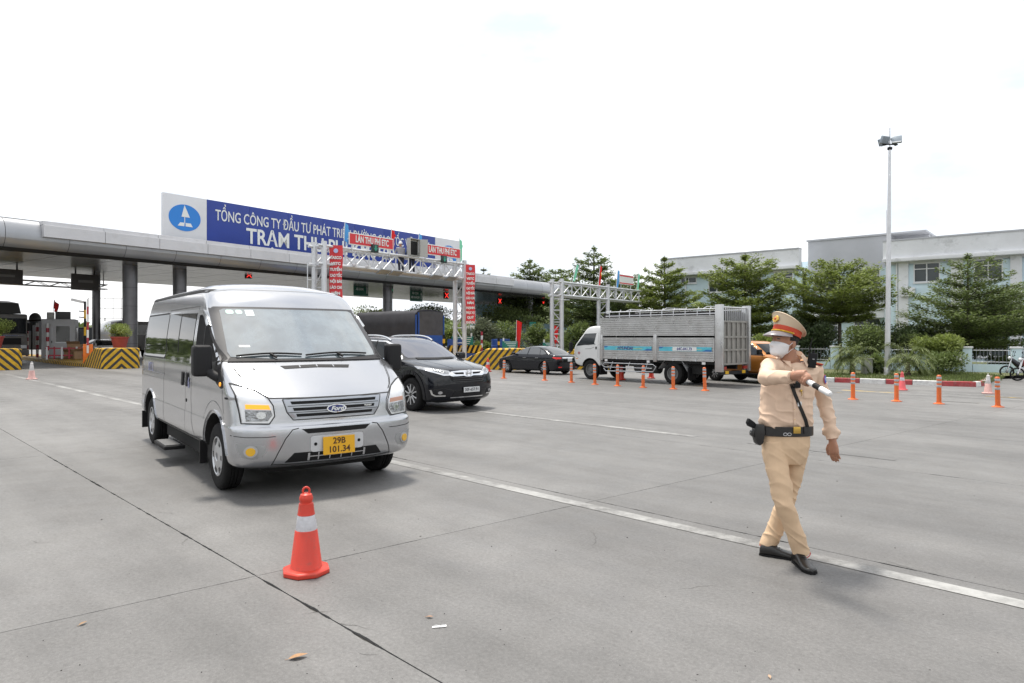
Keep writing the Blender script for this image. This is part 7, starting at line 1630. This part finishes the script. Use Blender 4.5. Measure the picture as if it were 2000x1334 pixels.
    MB().tube(cring(.1315, .1175, lambda c: .083+.053*c)+cring(.1315, .1175, lambda c: .083+.053*c)[:1], .0026, 6).build('crown_piping', M_captan, cap, 50)
    vr = []
    for k in range(25):
        t = math.radians(-78+156*k/24); w_ = .062*math.cos(t*.92)**.7+.004; ring = []
        for u in (0, .35, .7, 1.): ring.append(CPt((.106+w_*u)*math.cos(t), (.085+w_*u*.75)*math.sin(t), .006-.052*u*math.cos(t*.6)**2*(.75+.25*u)))
        ring += [q-cu*.003 for q in ring[::-1]]; vr.append(ring)
    MB().loft(vr).build('visor', mat('visor_grey', (.20, .18, .195), .3, coat=.3), cap, 50)
    MB().tube([CPt(.109*math.cos(t), .088*math.sin(t), .009) for t in [math.radians(-80+160*k/24) for k in range(25)]], .0065, 8).build('gold_braid', mat('gold_braid', (.75, .45, .03), .45, .3, bump=.8, bscale=300), cap, 50)
    for s_ in (-1, 1): t = math.radians(s_*82); MB().ball(CPt(.111*math.cos(t), .090*math.sin(t), .010), .007, 10, 6).build('braid_button', M_gold, cap, 50)
    ec = CPt(.121, 0, .088); eM = Matrix((lf, cu, cf)).transposed()
    MB().ball(ec, (.024, .027, .006), 18, 8, eM).build('emblem', M_gold, cap, 50); MB().ball(ec+cf*.004, (.011, .011, .006), 14, 8, eM).build('emblem_centre', mat('emblem_red', (.55, .06, .02), .4), cap, 50)
    g = MB()
    for s_ in (-1, 1): g.tube([ec+cf*.0-cu*.024+lf*s_*.006, ec+lf*s_*.028-cu*.006, ec+lf*s_*.026+cu*.02], [.004, .006, .002], 6)
    g.build('emblem_wreath', M_gold, cap, 50)
    # ---- patches taken off the head surface
    def head_pt(az, h, off):
        d = f*math.cos(az)+lf*math.sin(az); o = HP(0, h)+d*.4; x, n, i, t = bvh.ray_cast(o, -d)
        if x is None or (x-o).length > .4: return HP(0, h)+d*.08
        return x+d*off
    def head_patch(name, fn_h, az0, az1, m, off, nu=22, nv=12, offn=None, par=body):
        vs = []
        for i in range(nu+1):
            az = lerp(az0, az1, i/nu); lo, hi = fn_h(i/nu)
            for j in range(nv+1): vs.append(head_pt(az, lerp(lo, hi, j/nv), off+(offn(i/nu, j/nv) if offn else 0)))
        g = MB(); g.add(vs, [(i*(nv+1)+j, (i+1)*(nv+1)+j, (i+1)*(nv+1)+j+1, i*(nv+1)+j+1) for i in range(nu) for j in range(nv)]); return g.build(name, m, par, 70, fixn=False)
    M_mask = mat('mask_white', (.72, .72, .74), .75, bump=.1, bscale=120)
    mask = head_patch('face_mask', lambda u: (lerp(-.012, .030, abs(u-.5)*2)**1 if False else -.010+.038*(abs(u-.5)*2)**2, .104-.020*(abs(u-.5)*2)**2), math.radians(-72), math.radians(72), M_mask, .006, 30, 18, lambda u, v: .003*math.sin(v*9.4)*(.4+.6*math.sin(PI*u))+.010*math.sin(PI*u)*math.sin(PI*v))
    for s_ in (-1, 1):
        ear = HP(-.022, .112, s_*.082); ear2 = HP(-.022, .078, s_*.080)
        a_ = head_pt(s_*math.radians(70), .080, .008); b_ = head_pt(s_*math.radians(70), .026, .008)
        MB().tube([a_, head_pt(s_*math.radians(84), .102, .008), ear], .0022, 6).build('ear_loop', M_mask, mask, 50); MB().tube([b_, head_pt(s_*math.radians(86), .050, .010), ear2], .0022, 6).build('ear_loop', M_mask, mask, 50)
    M_hair = mat('hair_black', (.022, .018, .016), .85, var=.5, vscale=60, bump=.8, bscale=260)
    head_patch('hair', lambda u: (.128-.075*math.sin(PI*u)**.5 if True else 0, .20), math.radians(100), math.radians(260), M_hair, .003, 30, 12)
    for s_ in (-1, 1): head_patch('sideburn', lambda u: (.118, .17), *sorted((s_*math.radians(72), s_*math.radians(100))), M_hair, .002, 6, 6)
    for s_ in (-1, 1):
        az = s_*math.radians(21); e = head_patch('eye', lambda u: (.1225-.004*math.sin(PI*u), .1225+.005*math.sin(PI*u)), az-.13, az+.13, mat('eye_dark', (.02, .015, .012), .2, spec=.6), .0022, 8, 3); head_patch('eyebrow', lambda u: (.140, .1475-.002*abs(u-.5)), az-.2, az+.2, M_hair, .0025, 8, 2)
    # ---- collar
    col = MB(); nbk = P(1546, 702, 4.975); n = 30; top_, bot_ = [], []
    for k in range(n+1):
        t = math.radians(-90+32+ (360-64)*k/n) ; d = V3(math.cos(t), math.sin(t), 0); rr_ = .072; hgt = .052 if .12 < k/n < .88 else .052
        top_.append(nbk+d*(rr_+.002)+UP*(.030+.042*math.sin(PI*k/n))); bot_.append(nbk+d*(rr_+.036)+UP*(-.002+.014*math.sin(PI*k/n)))
    # turned-down leaf with pointed ends at the front
    bot_[0] = bot_[0]+V3(.0, -.042, -.050); bot_[-1] = bot_[-1]+V3(.0, -.042, -.050); bot_[1] = bot_[1]+V3(.004, -.026, -.028); bot_[-2] = bot_[-2]+V3(-.004, -.026, -.028); bot_[2] = bot_[2]+V3(.004, -.012, -.012); bot_[-3] = bot_[-3]+V3(-.004, -.012, -.012)
    inn = [q-UP*.03+(nbk-q).normalized()*.006 for q in top_]
    col.loft([inn, top_, bot_], False, False); co_ = col.build('collar', M_shirt, shirt, 70, fixn=False)
    # ---- belt, buckle, holster
    bt = torso_rings([(830, 1484, 1584, .114, 4.965), (831, 1482, 1586, .1175, 4.965), (848, 1482, 1586, .1175, 4.965), (849, 1484, 1584, .114, 4.965)]); belt = MB().loft(bt, False).build('belt', M_leather, body, 40)
    bb = BVHTree.FromPolygons([v.co.copy() for v in belt.data.vertices], [tuple(q.vertices) for q in belt.data.polygons])
    def onbelt(px, py, off=.004):
        d = (P(px, py, 4.2)-V3(0, 0, H)).normalized(); h, n, i, t = bb.ray_cast(V3(0, 0, H)+d*4, d)
        if h is None: h, n, i, t = bb.find_nearest(P(px, py, 4.86))
        n = -n if n.dot(d) > 0 else n; return h+n*off, n
    def plate_on(px, py, w_, h_, th, fn, name, m, par, bev=.002):
        c, n = fn(px, py, th*.5); x = UP.cross(n).normalized(); y = n.cross(x); return MB().box(c, (w_, h_, th), M=Matrix((x, y, n)).transposed()).build(name, m, par, bevel=bev)
    plate_on(1556, 840, .052, .048, .008, onbelt, 'buckle', M_gold, belt); plate_on(1571, 840, .014, .054, .006, onbelt, 'belt_loop', M_leather, belt)
    for px in (1533, 1541): c, n = onbelt(px, 848, .006); MB().tube([c+V3(math.cos(2*PI*k/14)*.013, -.003, math.sin(2*PI*k/14)*.010) for k in range(15)], .0022, 6).build('key_ring', M_galv, belt, 50)
    hol = empty('holster', body); hp = P(1486, 838, 4.915)
    MB().prism([hp+V3(x, -.022, z) for x, z in ((.02, .035), (-.035, .04), (-.046, .02), (-.05, -.04), (-.034, -.10), (-.012, -.118), (.012, -.10), (.026, -.03))], (-.01, .05, 0)).build('sheath', M_leather, hol, bevel=.008)
    MB().prism([hp+V3(x, -.012, z) for x, z in ((-.03, .03), (-.045, .05), (-.085, .078), (-.098, .045), (-.088, .022), (-.05, .005))], (-.008, .03, 0)).build('pistol_grip', M_black, hol, bevel=.006)
    MB().prism([hp+V3(x, -.014, z) for x, z in ((-.045, -.005), (-.068, -.01), (-.075, -.04), (-.05, -.06))], (-.006, .03, 0)).build('thumb_strap', M_leather, hol, bevel=.004)
    # ---- cross strap, radio, body camera, badges
    def strap(path, w_, name, m, off=.005):
        L_ = []; R__ = []
        pts = []
        for a, b in zip(path, path[1:]):
            for k in range(8): pts.append((lerp(a[0], b[0], k/8), lerp(a[1], b[1], k/8)))
        pts.append(path[-1]); co = [onshirt(*q, off)[0] for q in pts]
        for _ in range(3): co = [co[0]]+[(co[i-1]+co[i]*2+co[i+1])/4 for i in range(1, len(co)-1)]+[co[-1]]
        vs = []
        for i, c in enumerate(co):
            d = (co[min(i+1, len(co)-1)]-co[max(i-1, 0)]).normalized(); n = (V3(0, 0, H)-c).normalized(); s = d.cross(n).normalized()*w_/2; vs += [c-s, c+s, c+s-n*-.003, c-s-n*-.003]
        g = MB(); g.add(vs, [(4*i+a, 4*i+b, 4*i+4+b, 4*i+4+a) for i in range(len(co)-1) for a, b in ((0, 1), (1, 2), (2, 3), (3, 0))]); return g.build(name, m, body, 40)
    st_ = strap([(1543, 745), (1552, 770), (1562, 795), (1571, 815), (1576, 834)], .024, 'cross_strap', M_leather, .006); plate_on(1561, 789, .030, .034, .008, onshirt, 'strap_buckle', M_galv, st_)
    c, n = onshirt(1553, 749, .016); MB().box(c, (.058, .03, .068), rz=.1).build('body_camera', M_black, body, bevel=.008); MB().cyl(c+V3(0, -.014, .012), c+V3(0, -.02, .012), .010, 14).build('camera_lens', M_glassd, body)
    c, n = onshirt(1564, 763, .006); MB().ball(c, (.011, .008, .009), 10, 6).build('whistle', M_gold, body, 50); MB().tube([c, c+V3(.006, -.002, -.02), c+V3(.004, 0, -.036)], .003, 6).build('whistle_chain', M_gold, body)
    rd = P(1586, 704, 4.87); rad_ = empty('radio', body)
    MB().box(rd, (.056, .034, .105), M=Matrix.Rotation(.12, 3, 'Y')).build('case', M_black, rad_, bevel=.007); MB().tube([rd+V3(-.022, 0, .05), rd+V3(-.008, 0, .12), rd+V3(.004, 0, .165)], [.005, .004, .0022], 8).build('antenna', M_black, rad_, 50); MB().cyl(rd+V3(.012, 0, .05), rd+V3(.013, 0, .07), .007, 10).build('knob', M_black, rad_)
    MB().box(rd+V3(.002, -.0185, .01), (.014, .002, .004), M=Matrix.Rotation(.12, 3, 'Y')).build('mark', M_galv, rad_)
    M_ep = mat('epaulette_red', (.38, .03, .02), .6)
    for px0, px1, py0, py1, Yc in ((1572, 1606, 693, 706, 4.97), (1519, 1503, 696, 700, 4.97)):
        a_, b_ = P(px0, py0, Yc), P(px1, py1, Yc-.01); ha = [sb.ray_cast(V3(lerp(a_.x, b_.x, t), lerp(a_.y, b_.y, t), 2), V3(0, 0, -1))[0] for t in (0, .5, 1)]; ha = [q+UP*.010 if q is not None else lerp(a_, b_, .5) for q in ha]
        e = MB().beam(ha[0], ha[2], .05, .010).build('epaulette', M_ep, shirt, bevel=.003); MB().beam(ha[0].lerp(ha[2], .55)+UP*.006, ha[0].lerp(ha[2], .95)+UP*.006, .03, .006).build('epaulette_bar', M_gold, e); MB().ball(ha[0].lerp(ha[2], .12)+UP*.007, .008, 10, 6).build('epaulette_button', M_gold, e, 50)
    cb_ = P(1500, 690, 4.94); MB().box(cb_+V3(.0, 0, .0), (.022, .03, .018)).build('collar_mic', M_black, body, bevel=.004)
    c, n = onshirt(1611, 741, .003); x = UP.cross(n).normalized(); y = n.cross(x); eM = Matrix((x, y, n)).transposed()
    bg_ = MB().ball(c, (.026, .036, .003), 20, 6, eM).build('sleeve_badge', mat('badge_rim', (.45, .04, .05), .6), shirt, 50); MB().ball(c+n*.0012, (.022, .031, .003), 20, 6, eM).build('badge_field', mat('badge_field', (.03, .10, .45), .6), bg_, 50); MB().box(c+n*.0042, (.02, .03, .001), M=eM @ Matrix.Rotation(.5, 3, 'Z')).build('badge_mark', mat('badge_light', (.35, .45, .6), .6), bg_)
    # pocket flap, placket and buttons
    for px, py in ((1548, 722), (1551, 800), (1552, 820)): c, n = onshirt(px, py, .002); MB().ball(c, (.0055, .003, .0055), 10, 6).build('button', M_gold, shirt, 50)
    def shirt_patch(name, quad, off, m, nu=10, nv=8):
        vs = []
        for i in range(nu+1):
            for j in range(nv+1):
                u, v = i/nu, j/nv; a = [lerp(quad[0][c], quad[1][c], u) for c in (0, 1)]; b = [lerp(quad[3][c], quad[2][c], u) for c in (0, 1)]
                vs.append(onshirt(lerp(a[0], b[0], v), lerp(a[1], b[1], v), off)[0])
        g = MB(); g.add(vs, [(i*(nv+1)+j, i*(nv+1)+j+1, (i+1)*(nv+1)+j+1, (i+1)*(nv+1)+j) for i in range(nu) for j in range(nv)]); return g.build(name, m, shirt, 70, fixn=False)
    shirt_patch('pocket', [(1568, 748), (1588, 746), (1587, 775), (1570, 778)], .003, M_shirt); shirt_patch('pocket_flap', [(1567, 738), (1589, 735), (1588, 748), (1568, 751)], .007, M_shirt)
    shirt_patch('placket', [(1547, 716), (1552, 716), (1555, 830), (1550, 830)], .004, M_shirt, 3, 24)
    # ---- baton: a thing of its own in the hand
    bat = thing('baton', 'white traffic baton with black band in the right hand of the policeman', 'baton', b0); loc_ = lambda t: bd*t
    Lb = (b1-b0).length
    MB().tube([loc_(-.07), loc_(.10), loc_(.10), loc_(.135)], [.0165, .0165, .0185, .0185], 18).build('grip', mat('baton_white', (.72, .72, .72), .4), bat, 40)
    bk = MB().tube([loc_(.135), loc_(.20)], .0180, 18).build('black_band', M_black, bat, 40); MB().tube([loc_(.20), loc_(Lb-.02), loc_(Lb-.006), loc_(Lb)], [.0185, .0185, .015, .006], 18).build('tip', MATS['baton_white'], bat, 40)
    return body
build_officer()

def small_person(label, loc, rz, h, shirt_m, tr_m, hat_m, bend=0.):
    """figure seen small and from behind: one body skin with shirt, trousers and helmet"""
    k = h/1.7; g = MB(); ln = V3(bend, 0, 0)
    hd = V3(bend*1.2, 0, 1.56)*k; nk = V3(bend, 0, 1.42)*k; wa = V3(0, 0, .98)*k
    g.ball(hd, (.095*k, .078*k, .115*k), 14, 10); g.tube([nk-UP*.03, hd], .05*k, 10)
    sh = [V3(bend*.9, s*.19, 1.38)*k for s in (-1, 1)]; el_ = [V3(.10+bend, s*.26, 1.12)*k for s in (-1, 1)]; ha = [V3(.34+bend, s*.14, 1.14)*k for s in (-1, 1)]
    torso = [oring(wa, V3(.11*k, 0, 0), V3(0, .16*k, 0)), oring(wa.lerp(nk, .5), V3(.12*k, 0, 0), V3(0, .18*k, 0)), oring(wa.lerp(nk, .88), V3(.11*k, 0, 0), V3(0, .20*k, 0)), oring(nk, V3(.06*k, 0, 0), V3(0, .08*k, 0))]
    g.loft(torso)
    for s in (0, 1): g.tube([sh[s], el_[s], ha[s]], [.045*k, .038*k, .03*k], 10); g.ball(ha[s]+V3(.04, 0, 0)*k, (.05*k, .03*k, .03*k), 8, 6)
    hips = [V3(0, s*.085, .92)*k for s in (-1, 1)]; kn = [V3(.03, s*.10, .5)*k for s in (-1, 1)]; an = [V3(-.02, s*.10, .06)*k for s in (-1, 1)]
    for s in (0, 1): g.tube([hips[s], kn[s], an[s]], [.07*k, .05*k, .035*k], 10); g.ball(an[s]+V3(.05, 0, -.02)*k, (.12*k, .045*k, .04*k), 10, 6)
    o = fuse('person', g, .016, 2, None, M_skin); tag(o, label, 'person', 'workers on the gantry'); o.location = loc; o.rotation_euler = (0, 0, rz)
    g = MB(); g.loft([[p+(p-sum(r, V3(0, 0, 0))/len(r))*.12 for p in r] for r in torso])
    for s in (0, 1): g.tube([sh[s], el_[s], lerp(el_[s], ha[s], .75)], [.062*k, .054*k, .044*k], 10)
    fuse('shirt', g, .014, 2, lambda c, n: .006*noise.noise(c*9), shirt_m, o)
    g = MB(); g.loft([oring(wa+UP*.03*k, V3(.125*k, 0, 0), V3(0, .172*k, 0)), oring(wa-UP*.14*k, V3(.12*k, 0, 0), V3(0, .165*k, 0))])
    for s in (0, 1): g.tube([hips[s]+UP*.05*k, kn[s], an[s]+UP*.02*k], [.09*k, .072*k, .062*k], 12)
    fuse('trousers', g, .014, 2, lambda c, n: .006*noise.noise(c*8), tr_m, o)
    MB().lathe([(.135*k, 1.60*k), (.112*k, 1.608*k), (.108*k, 1.64*k), (.09*k, 1.70*k), (.05*k, 1.73*k), (.001, 1.735*k)], 20, (bend*1.25*k, 0, 0)).build('helmet', hat_m, o, 40)
    return o
M_helm = mat('helmet_white', (.70, .70, .70), .35); M_dtr = mat('work_trousers', (.03, .032, .05), .85); M_gs = mat('grey_work_shirt', (.30, .30, .33), .85); M_bs = mat('blue_work_shirt', (.03, .06, .16), .85)
for px, dy, m_, lab in ((792, .35, M_gs, 'worker in grey shirt and white helmet at the open cabinet on the gantry'), (812, .30, M_bs, 'worker in dark blue with white helmet leaning on the gantry right of the cabinet door')):
    x = gan_s(px); c = GA+gdir*x+Vector((-gdir.y, gdir.x, 0))*dy; small_person(lab, (c.x, c.y, ZG-1.02), grz+math.radians(70), 1.75, m_, M_dtr, M_helm, .06 if px < 800 else .16)
